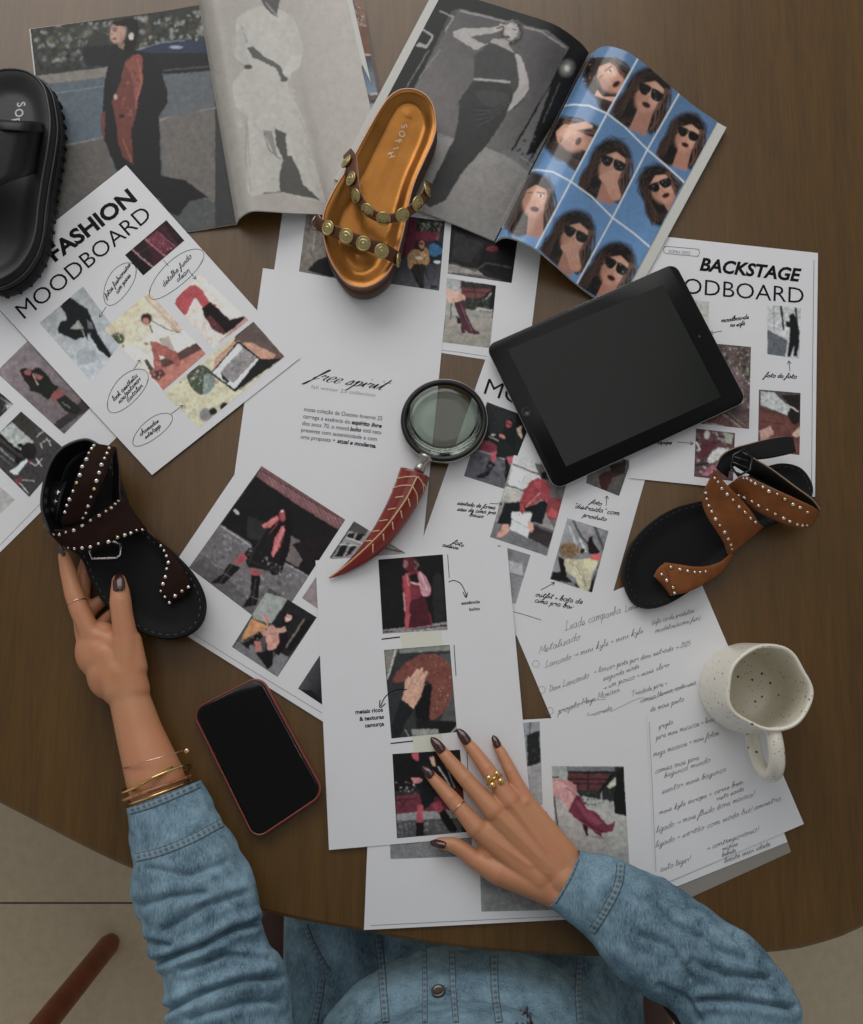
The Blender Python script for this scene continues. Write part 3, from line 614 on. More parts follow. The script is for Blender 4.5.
a.P("270,90 500,105 490,610 200,580", '5e4a49').S("300,95 495,110 490,330 380,260", ['6f7460', '2b2d24', '9aa08c', '463c34', '191a16'], 160, 1.6).P("340,200 440,260 460,480 330,350", '7b6463').S("380,260 490,280 490,480 430,440", ['3a2c30', 'c9cac4', '6b5560', '8a7478'], 60, 1.4).P("200,580 300,520 490,610", '6f4a45').L("330,520 440,600", 1.4, 'a29088').L("360,510 480,600", 1.2, '85756f').L("220,575 330,590", 1, 'c7b4ae').N(.35, 2)
print_quad(K_, a, [(688, 341), (751, 347), (749, 429), (686, 422)], zK, 'printed photo of shoes among foliage')
a = Art(755, 385, 802, 458, '5b3732').fr(670, 330, 6.164)
a.P("552,370 800,390 800,480 740,530 555,470", '4a4545').P("555,375 640,385 740,480 720,525 560,460", 'b3b8b6').S("560,390 700,450 700,500 560,450", ['d6dad6', '80868a', '9fa6a4'], 30, 1.2).P("680,400 800,395 800,560 760,590 720,520 740,470", '211a1a').L("700,450 790,500", 1.2, 'c4c0ba').P("555,500 720,540 800,620 800,760 550,700", '6b3b34').P("550,620 620,590 640,640 560,690", 'b98f84').P("750,640 800,590 800,650 770,660", 'd2b19c').L("560,560 700,580", 1, '4a2520').N(.2, 2)
print_quad(K_, a, [(759, 389.5), (800.5, 393), (799.5, 455), (758, 450)], zK, 'printed photo of a reddish floor and a table')
a = Art(692, 425, 738, 482, '5e4046').fr(670, 330, 6.164)
a.S("160,610 400,630 390,900 150,900", ['4f2d33', '8a6a6e', '2a1c20', '6b4248', 'b9b6b0'], 110, 2).E(225, 645, 20, 28, 'd6cfc6').P("240,770 300,720 370,740 300,800 220,830", 'c9cbc8').P("330,630 390,640 380,700 340,690", '9fa08e').L("160,830 230,820", 3, '22301f').P("190,890 260,830 300,850 230,900", 'b06a7a').L("160,690 190,750", 1.4, 'dad6d2').P("200,680 300,690 240,760 170,800", '5a2a30').N(.25, 1.6)
print_quad(K_, a, [(696, 428.5), (735, 433), (733, 481), (694, 476.5)], zK, 'printed photo of people at a table')

# ---- FASHION moodboard
Fa, zFa = sheet([(126, 165), (300, 358), (152, 475), (-24, 284)], 2.7, 'printed sheet titled FASHION MOODBOARD lying on the left magazine', bumps=[(140, 180, 75, 2.6)])
lettering(Fa, [('FASHION', (54.5, 261.5), (137.5, 200.5), 16, .035, 0)], zFa, INK, 'title_bold')
lettering(Fa, [('MOODBOARD', (24.5, 319), (153, 217.5), 17, -.004)], zFa, INK, 'title')
a = Art(122, 218, 188, 280, '2a1a1d').fr(100, 200, 7.845)
a.P("195,435 340,595 415,530 250,385", '14100f').P("350,300 520,155 660,318 520,440 430,520", '3d1a24').L("255,385 330,460 420,525", 1.2, 'b98a90').L("355,305 440,380 515,440", 1.8, '9d5f68').L("445,240 590,370", .8, '8a6066').L("480,215 600,350", .5, '5a3a40').P("370,300 450,240 560,370 510,420", '6e2c3c').S("370,300 440,250 560,380 510,430", ['a05a68', '4a1622', 'c58a92'], 30, .9).P("500,180 520,155 660,318 610,350", '2a1718').L("300,420 400,350", .5, '58363a').N(.2, 1.5)
print_quad(Fa, a, [(166.3, 220), (184.3, 240.5), (143.3, 275.5), (125, 255)], zFa, 'printed photo of dark red leather folds')
a = Art(38, 285, 112, 384, 'a9adb0').fr(40, 300, 10.15)
a.G((100, 150), (600, 800), '9ea2a4', 'b9c1c8').P("400,500 640,560 500,640 380,640", '8f979d', .5, 1).P("200,70 290,-40 480,90 520,180 580,330 700,520 750,570 720,600 600,510 480,330 480,420 460,370 350,405 180,330 175,290 210,210 270,200 250,120", '14181a').P("300,290 390,200 440,290", 'a4a49c').L("385,225 425,290", .7, '60645f').P("470,200 520,220 540,290 490,290", '5a626c').L("420,300 530,520", .5, 'c8cccd').L("500,330 540,520", .4, 'c0c4c6').E(730, 575, 26, 34, '131315', 30).E(718, 550, 8, 8, 'c9a9a0').N(.05, 3)
print_quad(Fa, a, [(83, 286.5), (123, 340), (91.5, 381.5), (39.5, 323)], zFa, 'printed photo of black trousers and shoes on a stool')
a = Art(104, 290, 210, 394, 'd8cdbb').fr(100, 290, 6.825)
a.G((60, 250), (500, 500), 'cfc19c', 'e2ddd2').P("290,45 360,10 570,270 520,300", 'cdb9a0').L("300,40 560,300", .7, '9b8a76').P("470,240 560,270 520,300", 'c9a18a').P("150,400 200,380 330,440 330,460 250,500", 'e6e2da').P("330,560 520,430 660,355 725,440 430,690", 'b0675a').P("520,430 660,355 700,400 560,470 440,560 400,480", '5a3f3a').P("400,540 560,480 700,400 725,440 430,690 380,620", 'bd7464')
a.E(120, 330, 50, 42, '4b5a38').S("60,270 130,280 190,380 150,410 70,320", ['2c3324', 'e8e4da', '6c6a50', '1a1d16', 'c9b8b0'], 50, 1).P("350,210 400,200 470,260 540,290 500,350 510,410 420,400 350,350 300,370 360,300", 'd9d4ca', sm=0).L("360,210 440,260 540,290", 1, '44403c').P("470,310 510,410 430,400 400,330", 'b5aa9d').E(315, 195, 42, 40, '3a2420').E(312, 212, 22, 26, 'c07a68').L("340,240 355,290", 1.4, '3a2a26').E(312, 365, 16, 12, 'a07670')
a.P("340,350 380,350 520,420 550,500 530,530 490,480 400,440 430,540 400,560 370,550 360,450", 'a6564e').S("350,380 520,440 530,500 400,450 420,550 370,540", ['e0a99c', '7a2c2a'], 40, .7).P("300,480 320,470 370,540 340,560", '4a4442').P("340,560 420,540 450,570 400,620 350,600", '6a3a38').S("340,560 440,560 410,620", ['1f1616', 'e0c0b8'], 20, .9).N(.07, 1.8)
print_quad(Fa, a, [(148.5, 292), (206, 353.5), (162.5, 391), (104.5, 329)], zFa, 'printed photo of a woman in a white jacket and patterned boots')
a = Art(172, 268, 250, 352, 'd9cfc6').fr(160, 260, 6.02)
a.P("240,90 500,335 320,520 90,260", 'dccfc5').P("320,520 540,360 520,330 390,460", 'b98a80').P("90,260 130,190 200,148 250,180 300,250 340,270 270,300 210,230 150,330", 'b3424a', sm=1).P("250,290 300,250 340,280 420,360 500,335 510,350 440,410 400,440 330,410 270,350", '1a1214', sm=0).P("270,350 300,330 400,440 380,450 320,420", '5a2a30').S("260,300 310,330 380,430 300,400", ['7a3a40', '2a1a1c', 'a06a6a'], 30, .8).N(.05, 2)
print_quad(Fa, a, [(200, 273.5), (248.5, 320), (213, 349), (173, 302)], zFa, 'printed photo of red legs in dark ankle boots')
a = Art(160, 318, 290, 430, 'cdc6a4').fr(160, 260, 6.02)
a.P("20,810 350,560 560,370 750,580 450,800 220,1010", 'd0c9a6').P("560,370 750,580 620,660 430,520", '6a4f4a').P("460,430 560,370 640,450 720,560 560,520 440,500", '5f4f4c').P("330,590 440,490 560,500 700,570 640,620 600,590 470,480 300,680 350,740 300,760", 'c58f76').P("160,700 240,630 300,660 330,740 280,800 220,800", '48523e', sm=1).S("110,740 160,700 260,640 320,740 260,800 200,790", ['7d866c', '2b3324', '9a9a86', 'c9cabc', '5a3a40'], 70, 1.3).P("270,690 330,700 320,790 260,810", '9fb5b0', .5, 1)
a.P("300,680 470,485 605,595 450,795", '151517').P("315,678 470,500 590,597 448,775", 'd9d9dc').P("410,620 500,525 580,590 440,740 360,680", '8d8a8c').S("420,620 500,530 570,590 440,730", ['d9d9d9', '2a2a2c', 'b05a64', '6a686a'], 60, .9).P("365,680 420,730 400,740 370,710", '1c1c1e').P("605,595 740,590 540,730 450,795", '1c1b1d').L("480,780 560,720", .8, '6c6c70').E(275, 930, 42, 42, '8b8788').E(320, 910, 26, 24, '1f1d1c').E(385, 880, 30, 24, '2a2824', -30).S("60,800 200,900 200,980", ['e0dcc0', 'b8b090'], 30, 2).N(.08, 2.5)
print_quad(Fa, a, [(253.5, 321.5), (284.5, 356.5), (199, 428), (163.5, 393)], zFa, 'printed photo of a laptop and a vase on a pale rug')
script(Fa, [('fotos fashionistas', (106.5, 298), (131, 265), 2.3), ('com poses', (117.5, 294), (131, 275.5), 2.3), ('detalhe fundo', (164, 287), (192, 257), 2.7), ('clean', (177.5, 282.5), (190, 271), 2.6), ('look aesthetic', (114, 401.5), (138, 376), 2.3), ('nos/patamar', (119.5, 404), (141, 379.5), 2.3), ('(catalan', (128, 402.5), (143, 386), 2.3), ('chamadas', (140.5, 436.5), (159, 421.5), 2.2), ('site/app', (145.5, 439), (161, 427), 2.2)],
    zFa, INK, 'handwritten_notes', w=0.00075, prints=oval(120, 283, 24, 12, -58) + oval(177, 273, 35, 12.5, -42) + oval(128, 390, 27, 13, -48) + oval(153, 429, 24, 9.5, -38) + arrow((106, 307), (99.5, 317)) + [([(163.5, 260), (168.5, 266)], .5)] + arrow((189.5, 272), (196, 279)) + arrow((134, 369), (140, 360)) + arrow((171, 414), (182.5, 405.5)))

# ---- sheet G, walking woman
G_, zG = sheet([(255, 444), (485, 585), (379, 757), (144, 609)], 2.2, 'sheet with a large printed photo of a woman striding in knee boots', bumps=[])
a = Art(186, 462, 348, 640, '5f5b5e').fr(185, 460, 5.23)
a.P("20,563 180,340 360,450 650,600 560,740 360,830", '6f6a6d').P("400,32 838,312 650,610 350,440 185,335", '151416').P("400,32 838,312 800,362 600,240 370,85", '7c5054')
for k in range(16):
    x = 400 + k * 27; a.L(f"{x},{55 + k * 17} {x + 34},{118 + k * 17}", .7, 'a9797c', .8)
a.L("390,50 800,300", .8, '2a1a1c').P("330,290 450,340 430,440 320,400", '2a292b').P("545,390 650,450 590,560 505,510", '6e6360').L("190,345 350,455", 1, 'b5b2b4').L("180,380 330,460", .6, '8a878a').L("500,525 640,605", 1, 'a29fa2').L("500,545 620,625", .5, '8a878a').P("560,440 800,360 660,600 640,560", '1c1418').E(268, 270, 18, 9, 'b5b3b5', 40)
a.S("60,560 200,400 500,600 560,700 350,800", ['5a575a', '86828a', '4a474b', '979297'], 150, 2.4).P("20,563 100,500 240,640 360,760 360,830", '4a474b', .6)
a.P("320,470 400,400 450,340 520,320 530,380 500,500 490,600 455,600 440,580 330,560 305,500", '191617').P("250,530 300,480 325,510 290,550", 'b04a50').P("340,560 400,590 390,620 345,610", 'a8454c').P("230,540 290,560 200,650 130,640 190,600", '151214').P("345,600 395,605 380,740 370,760 300,770 340,700", '141113').P("480,360 520,340 515,420 460,510 450,490", 'c0525a').P("400,340 480,290 490,310 450,350 415,355", 'c86460').P("455,340 525,330 500,360 470,400", '120e10').E(510, 290, 20, 32, 'a8484c').P("515,250 550,260 560,330 530,440 490,560 500,400 525,320", '171113', .8).E(507, 268, 8, 5, 'e0d8d4')
a.P("520,250 555,265 560,340 545,470 520,540 500,600 490,540 510,430 525,330", '120c0e').P("505,345 525,360 500,420 470,490 455,505 452,480", 'cc6a6c').L("495,300 470,350 440,380", 1.0, '8a3438').L("405,345 480,300", .8, 'e08a80').L("515,350 460,500", .6, 'e5938c').L("330,520 420,560 500,590", 1.2, '2c282a').L("400,400 360,470 330,540", .8, '3a3536').L("250,540 180,640", .7, '4c474a').L("370,620 350,750", .7, '4a4548')
for k in range(10): a.L(f"{60 + k * 34},{470 + k * 30} {120 + k * 38},{505 + k * 30}", .5, ('a29ea3', '4c494d')[k % 2], .55)
a.S("190,350 350,460 640,620 600,660 340,500 180,380", ['a8a4a8', 'c2bec2', '6a676b'], 60, 1.6, .5).N(.12, 2)
print_quad(G_, a, [(261.5, 466), (345.3, 519.7), (273, 631), (189, 567.5)], zG, 'printed photo of a woman striding in black boots')
a = Art(230, 585, 320, 680, '4a4a48').fr(230, 590, 7.87)
a.P("150,-20 450,70 340,270 180,220", '9a9f9a').P("170,220 310,290 80,400", 'c98a4e').P("15,450 80,390 250,470 370,685", '6f7072').P("450,70 683,215 460,520 330,480 320,270", '1e1e20').L("580,230 440,445", 1.2, '8a7a6c').P("590,240 650,240 500,480 440,470", '121214').P("380,480 460,530 370,685 310,600", '77777a')
a.P("420,180 500,180 490,240 440,290 460,400 380,520 340,480 400,380 420,260", '14100f', sm=0).E(455, 212, 30, 40, 'd09a8c', 20).P("430,280 440,320 330,360 280,330 330,300 400,300", 'd39a88').P("300,300 380,350 370,440 300,470 280,350", 'd09484', sm=1).E(330, 300, 26, 26, 'cf9686').E(270, 335, 24, 28, 'c98c7c').P("260,190 300,200 300,260 270,250", 'c08070').P("60,400 100,410 230,320 260,370 150,440 150,470 100,430", '151214').P("190,400 240,410 250,480 200,480", 'b56a62').P("200,490 340,470 330,600 290,620 270,590", '141113').S("100,400 230,330 250,370 130,430", ['3a3438', '8a8488'], 18, .7)
a.P("420,185 470,170 505,190 500,240 485,200 450,185 430,215 420,270 405,250", '1a1210').L("445,222 470,232", .8, 'f0e4de').E(446, 205, 5, 3, '2a1814').E(464, 211, 5, 3, '2a1814').L("300,340 370,360", .8, 'a86a5c').L("330,410 360,380", .7, 'a86a5c').L("290,420 280,470 330,480", 1.4, '171214').L("250,200 285,250 300,300", 1.2, 'd8a090').N(.1, 1.8)
print_quad(G_, a, [(269, 588), (316.8, 617.3), (277.5, 677), (232, 647)], zG, 'printed photo of a smiling woman crouching')
a = Art(298, 570, 372, 635, '8d7f80').N(.12, 2); print_quad(G_, a, [(302, 598), (316.5, 576), (369, 610), (352, 632)], zG)
a = Art(296, 650, 374, 722, '3c3c40').G((300, 680), (322, 690), '4a4a4e', '202022').P([(300, 690), (312, 690), (322, 700), (322, 710)], '16161a'); print_quad(G_, a, [(298, 688.5), (322, 652), (372, 684), (345, 720)], zG)
a = Art(326, 518, 412, 595, '77787a').fr(310, 440, 6.164).G((120, 725), (500, 600), '8b8c8e', '9a9690').L("125,725 270,505", 1.6, '0f0f10').P("270,500 360,550 340,590 240,560", '4a4a4a')
for p in ("240,575 280,570 260,620 225,590", "290,575 335,580 310,620 270,620", "190,650 240,630 200,720 150,720", "245,655 290,650 250,700 215,720"): a.P(p, '151517')
a.L("225,600 330,640", 1, 'd0d2d4').L("180,640 300,650", .6, 'd9dadb').L("430,660 580,690", 1.4, '1a1a1c').P("480,640 580,690 600,660", '5a5a5a').N(.1, 2)
print_quad(G_, a, [(329.5, 557.6), (354, 521), (410, 556), (385, 592)], zG, 'printed photo of a window facade')
script(G_, [], zG, INKG, 'printed_line', prints=[([(178, 624), (230, 657), (322, 713)], .45)])

# ---- papers under the notes and the handwritten notes
SL = mat('grey_folder_card', (0.30, 0.27, 0.24), 0.35)
L2, _ = sheet([(533, 640), (696, 566), (791, 852), (628, 926)], 0.45, 'thin grey folder, lowest below the handwritten notes', m=SL)
L2['category'] = 'folder'; L2.name = 'paper_folder'
L1, _ = sheet([(532, 655), (690, 590), (787.5, 842), (626, 907)], 1.0, 'blank white sheet just under the handwritten notes')
N_, zN = sheet([(515, 632), (691, 559), (804, 824), (628, 899)], 1.8, 'page of joined-up handwritten notes under the speckled mug')
def nl(t, x, y, ln, h=2.7, sl=-0.36): return (t, (x, y), (x + ln, y + ln * sl), h)
NT = [nl('Leads campanha', 565, 631, 56, 4.2, -.32), nl('Metalizado', 539, 654, 41, 3.4), nl('Lançado > mini kyle + mini kyle', 545, 668, 98, 3), nl('(info cards produtos', 652, 625, 42, 2.4, -.3), nl('modelos/some fun)', 655, 633, 45, 2.3, -.3), nl('Lançs', 625, 612, 14, 3),
      nl('Dani Lançando', 549, 692, 40, 3), nl('+ lançar pote por dani estrada > 2025', 594, 674, 96, 2.7, -.30), nl('segunda moda', 603, 681, 36, 2.5), nl('> um pouco + mais claro', 603, 690, 66, 2.5), nl('projeto Maya Mcmann', 558, 714, 62, 3), nl('Trindade para +', 631, 697, 36, 2.6, -.34), nl('camisa Marina, cada uma', 640, 703, 56, 2.5, -.34),
      nl('(arvoreda', 586, 719, 26, 2.5), nl('de mais peito', 650, 712, 34, 2.8, -.32), nl('projeto', 659, 729, 14, 2.6), nl('para mais macacos + lindo', 656, 740, 60, 2.8, -.33), nl('mega macacos + mais fotos', 653, 757, 66, 2.8, -.34), nl('camisa anos para', 655, 774, 44, 2.8, -.33), nl('bagunça mundo', 664, 778, 46, 2.6, -.35),
      nl('sentar mais bagunça', 662, 794, 64, 2.8, -.36), nl('mais kyle europa + carne bem', 659, 815, 84, 2.6, -.37), nl('vista saida', 716, 801, 28, 2.3, -.38), nl('ligado > mais fluido dona macaco!', 656, 833, 98, 2.8, -.38), nl('ligado + sertão com moda luz! amostra', 655, 848, 126, 2.8, -.38),
      nl('auto leger!', 660, 872, 30, 2.9, -.37), nl('> contemporaneo!', 706, 851, 52, 2.7, -.38), nl('mídias', 722, 851, 16, 2.2, -.36), nl('bebida', 722, 857, 14, 2.2, -.36), nl('limite mini idade', 724, 863, 46, 2.3, -.38)]
script(N_, NT, zN, BALL, 'handwriting', w=0.00042, shear=0.5, jit=0.9, prints=oval(536, 664, 3.4, 3.4, 0, .35, 1.1) + oval(542, 690, 3.4, 3.4, 0, .35, 1.1) + oval(550, 711, 3.4, 3.4, 0, .35, 1.1) + [([(560, 711), (585, 702), (606, 699)], .35), ([(610, 712), (640, 698), (650, 700), (672, 690), (696, 684)], .35), ([(649, 722), (652, 780), (656, 872)], .35)])

# ---- sheet J, landscape with the red boot
J_, zJ = sheet([(372, 728), (646, 713), (656, 915), (364, 930)], 2.5, 'landscape sheet with a printed photo of a dark red heeled boot, under the right hand')
a = Art(550, 762, 632, 870, '8d8d88').fr(540, 755, 8.63)
a.G((0, 450), (0, 950), 'b0aeaa', '8b8b86').P("100,95 722,95 740,530 480,470 120,440", 'a8aaa6').P("100,95 230,95 235,230 100,190", '9ca39c').P("230,95 722,95 735,380 650,400 350,350 240,240", '282a2a').P("230,95 640,95 640,135 235,135", '6e7274').P("240,150 610,150 500,310 330,300 240,220", '5c3034')
for y in (150, 205, 245): a.L(f"240,{y} 600,{y + 3}", 1.1, '171416')
a.L("410,140 415,300", 1.4, '1b1618').L("520,310 640,150", 2, '121212').P("655,140 722,110 745,525 640,500 630,400", '151717').P("650,190 650,260 600,290 570,270", 'b4bba8').S("340,320 500,310 620,290 640,400 480,440 380,440", ['16201a', '34402e', '0f130f', '4e5a42'], 80, 1.4).L("530,320 530,430", 1.1, 'a9aaa4').P("480,425 640,430 640,460 480,470", 'a7a7a2').L("120,360 155,640", 1.6, '0d0d0e').L("108,190 155,190", 1.6, '1a1a1c')
a.P("110,205 240,215 310,260 320,330 280,400 240,470 200,400 110,350", 'b5787a', sm=0).P("110,220 230,260 290,360 240,460 180,380 112,340", 'cb9290', sm=1).L("230,280 290,340", 1.2, '9a5c60').P("360,590 410,600 415,695 400,695 370,640", '3a1420').P("240,480 310,340 350,350 400,460 480,490 580,600 620,590 645,565 640,620 620,660 530,670 535,700 560,730 500,690 400,610 300,540", '742840', sm=0).P("300,400 350,380 420,480 540,590 480,600 380,530", '93405a', .7).L("310,350 345,400 400,470", 1.4, '5a1c30').L("370,560 470,630 540,660", 1.4, '4c1628').N(.08, 2)
a.P("420,690 500,700 560,730 470,710", '5a5a58', .7)
print_quad(J_, a, [(551.6, 766), (623.7, 766), (629.5, 868), (557, 868)], zJ, 'printed photo of a dark red heeled boot')
a = Art(448, 718, 545, 812, '74777a').G((0, 730), (0, 810), '2c2e30', '9a9a98').P([(520, 718), (545, 718), (545, 742), (532, 760), (520, 765)], '8d9296').P([(526, 735), (539, 730), (540, 765), (528, 768)], '1e2420').S([(526, 735), (539, 730), (540, 765), (528, 768)], ['3a4434', '101410'], 20, 1.2).L([(530, 722), (530, 745)], 1, '2a2a2a').P([(524, 768), (541, 762), (543, 806), (520, 808)], '97989a').N(.14, 2)
print_quad(J_, a, [(452, 728), (539.6, 721.6), (542.7, 805), (455, 809.5)], zJ, 'printed photo partly under the centre sheet')
a = Art(386, 765, 475, 862, '77787a').N(.2, 1.6); print_quad(J_, a, [(388, 775), (470, 770), (472, 856), (390.5, 859)], zJ)
a = Art(476, 808, 558, 915, '7f8081').P([(476, 808), (550, 808), (550, 822), (476, 822)], '151516').N(.12, 2); print_quad(J_, a, [(478, 815), (547, 812), (554, 910), (481.4, 911.6)], zJ)
script(J_, [], zJ, INKG, 'printed_line', prints=[([(371, 925.5), (460, 921), (560, 916.5)], .45)])

# ---- sheet I, centre
I_, zI = sheet([(315.5, 560.5), (507, 546), (533, 832), (329, 850)], 3.3, 'centre white sheet with three printed photos in a column, held by the right hand')
a = Art(376, 552, 450, 636, '141113').fr(370, 550, 8.63)
a.P("540,250 620,240 640,620 560,620", '2a2c2a', .6, 1).P("105,690 665,620 672,700 110,725", '8a8486').P("110,715 300,690 660,640 668,655 330,690 110,700", '2a1a1e').S("340,690 600,680 600,700 340,705", ['e8e4e0', '5a4044'], 16, 1)
a.P("275,230 330,180 400,170 480,230 520,330 510,390 460,400 430,390 520,560 540,650 300,680 310,500 280,320", '7a2434').P("340,440 470,390 530,640 320,680", '4a1420').P("420,190 480,230 520,320 515,380 470,400 430,340", 'c08490', sm=1).P("280,230 340,190 350,400 330,560 300,560 295,380", 'a83848').L("440,210 490,340", 1.2, 'e0b4b8').P("330,220 400,190 420,280 360,290", '1a0c10').L("350,280 430,295", 1.6, 'd9a49c').L("290,370 300,520", 1.2, 'c89088').P("300,560 350,540 330,680 300,690", 'b04452').P("290,80 330,60 400,80 420,130 380,190 330,180 290,160", '5a1a26', sm=1).E(305, 120, 22, 36, '9a5c60').L("380,90 415,130 390,160", 1, '6a6664').L("310,200 330,300", 1, 'c88478').N(.18, 1.8)
print_quad(I_, a, [(378.3, 559.6), (442.8, 554.4), (447.6, 630), (382.7, 633.7)], zI, 'printed photo of a figure in a dark red coat')
a = Art(382, 642, 460, 742, '2f3032').fr(370, 640, 8.63)
a.P("120,85 240,75 150,340 140,250", '7a776e').L("220,80 150,330", .8, 'd9d9d0').P("250,75 690,42 690,90 250,110", '7c8078').P("600,120 700,110 720,400 750,790 600,700 650,600", '4d4f4c')
a.P("190,350 230,270 320,180 450,120 560,120 660,170 710,270 715,430 680,540 620,640 520,700 505,640 520,500 540,420 500,350 440,340 300,350 220,370", '784034', sm=0).S("250,280 320,190 450,130 560,125 650,170 700,270 700,430 600,640 520,690 530,500 550,400 500,330 350,330", ['5e2c24', '8d5344', '6b362c', '9a6454'], 240, 1.0).S("580,320 690,320 690,560 540,620", ['d9c9b4', '2b1410', 'e6dccc'], 22, .7)
a.P("450,400 530,370 520,520 510,700 400,680 380,590", '0f1112').P("180,740 270,510 380,590 300,720 250,850 190,850", '1a1c1e').P("400,690 750,700 750,800 400,800", '17181a').P("355,765 590,765 590,810 370,830", '8b8d8a').S("370,770 580,770 580,800 380,820", ['b9bbb8', '5c5e5c'], 30, 1).L("700,800 745,750", .9, 'd0d0d0').L("300,770 330,830", .7, '9a9a9a')
a.P("275,510 300,420 295,360 335,305 350,360 400,260 430,255 420,300 450,240 460,290 430,380 480,270 495,290 440,420 460,380 470,380 430,500 370,590", 'd09a80', sm=0).L("330,370 410,260", 3.2, 'd7a48a').L("370,370 445,250", 3, 'd7a48a').L("410,380 485,275", 2.8, 'd7a48a').L("345,370 400,385", .5, '241a16').L("352,365 408,275", .3, '8a5a48').L("392,370 450,275", .3, '8a5a48').N(.1, 1.5)
print_quad(I_, a, [(384, 650), (449.7, 644.8), (457, 732), (391.4, 738.5)], zI, 'printed photo of a hand on a brown suede studded bag')
a = Art(390, 745, 468, 842, '2a2a2c').fr(380, 740, 9.31)
a.P("115,130 740,90 760,420 130,480", '121314').P("150,520 370,500 600,540 700,660 150,700", '6b2a38').P("150,690 330,670 640,650 740,650 750,740 160,760", '8d8b8c').P("155,750 750,720 760,890 160,915", '4b4c4f').S("160,760 640,740 640,890 165,900", ['6b6c70', '36373a', '85868a'], 70, 2).S("140,390 330,380 330,500 140,480", ['d8d2cc', '6a4a44', '3a3434', '9a9490'], 26, 1.3).L("150,560 340,540", 1, '2a1216').L("180,560 260,640", .6, '1c0e12').L("240,560 180,650", .6, '1c0e12')
a.P("560,130 745,100 760,400 780,540 640,420 560,330", '1a1416').L("540,250 650,420", 1, 'c9cccf').L("600,200 690,440", .7, '9a9da0').P("700,430 770,480 780,560 720,520", '5a1c1c').P("290,125 350,115 370,200 330,190 300,160", 'b8465a').P("455,160 500,150 520,240 490,240", 'd9a890').P("370,120 440,120 470,220 560,300 540,400 500,560 450,620 400,650 370,540 360,380 390,330 350,230", '12161a').P("290,350 390,355 390,390 310,410", 'c87a82').P("350,600 400,600 400,770 340,770 335,700", 'b5465a').P("480,600 560,560 590,640 540,680", 'a83c50').P("330,770 410,760 405,890 335,895", '101114').P("540,680 600,640 720,820 700,860 640,850", '101114').N(.15, 1.6)
print_quad(I_, a, [(392.4, 754), (460, 749.7), (466.5, 832), (397, 838.3)], zI, 'printed photo of a walking figure in black boots')
TP = mat('pale_tape_print', lin((222, 222, 206)), 0.5)
for q in ([(400, 634), (441, 630), (443, 648), (403, 651)], [(412, 736), (442, 734), (443, 752), (414, 754)]):
    vs = [tuple(P(x, y, zI(x, y) + 0.00007)) for x, y in q]; mk('tape_print', vs, [(0, 1, 2, 3)], TP, I_, smooth=False)
lettering(I_, [('essência', (461.5, 604.8), (480, 603), 3.4, .02), ('boho', (469.5, 611), (480, 610), 3.4, .02), ('metais ricos', (355.5, 714), (383, 711.5), 4.2, .03), ('& texturas', (359.5, 721), (384, 718.5), 4.2, .03), ('camurça', (365, 727.5), (384.2, 725.5), 4.2, .03)], zI, INK, 'caption_text')
def sl_(a, b, w0): return [([a, ((a[0] + b[0]) / 2, (a[1] + b[1]) / 2), b], w0)]
script(I_, [], zI, INK, 'printed_arrows', prints=[([[(448.5, 582), (454, 580.5), (461, 584), (465.5, 593), (466, 597)], [(463, 592), (466, 597.5), (467.5, 592.5)]], .8), ([[(407, 689.5), (396, 690), (386, 696), (380.5, 706)], [(380, 700), (380, 707.5), (385.5, 703.5)]], .95)]
    + sl_((381.6, 639.2), (400, 637), 1.2) + sl_((447.6, 554.5), (449.3, 578), .6) + sl_((390.5, 743.5), (413, 741), 1.1) + sl_((454, 645), (456, 676), .7) + sl_((467, 752), (468.5, 790), .6))
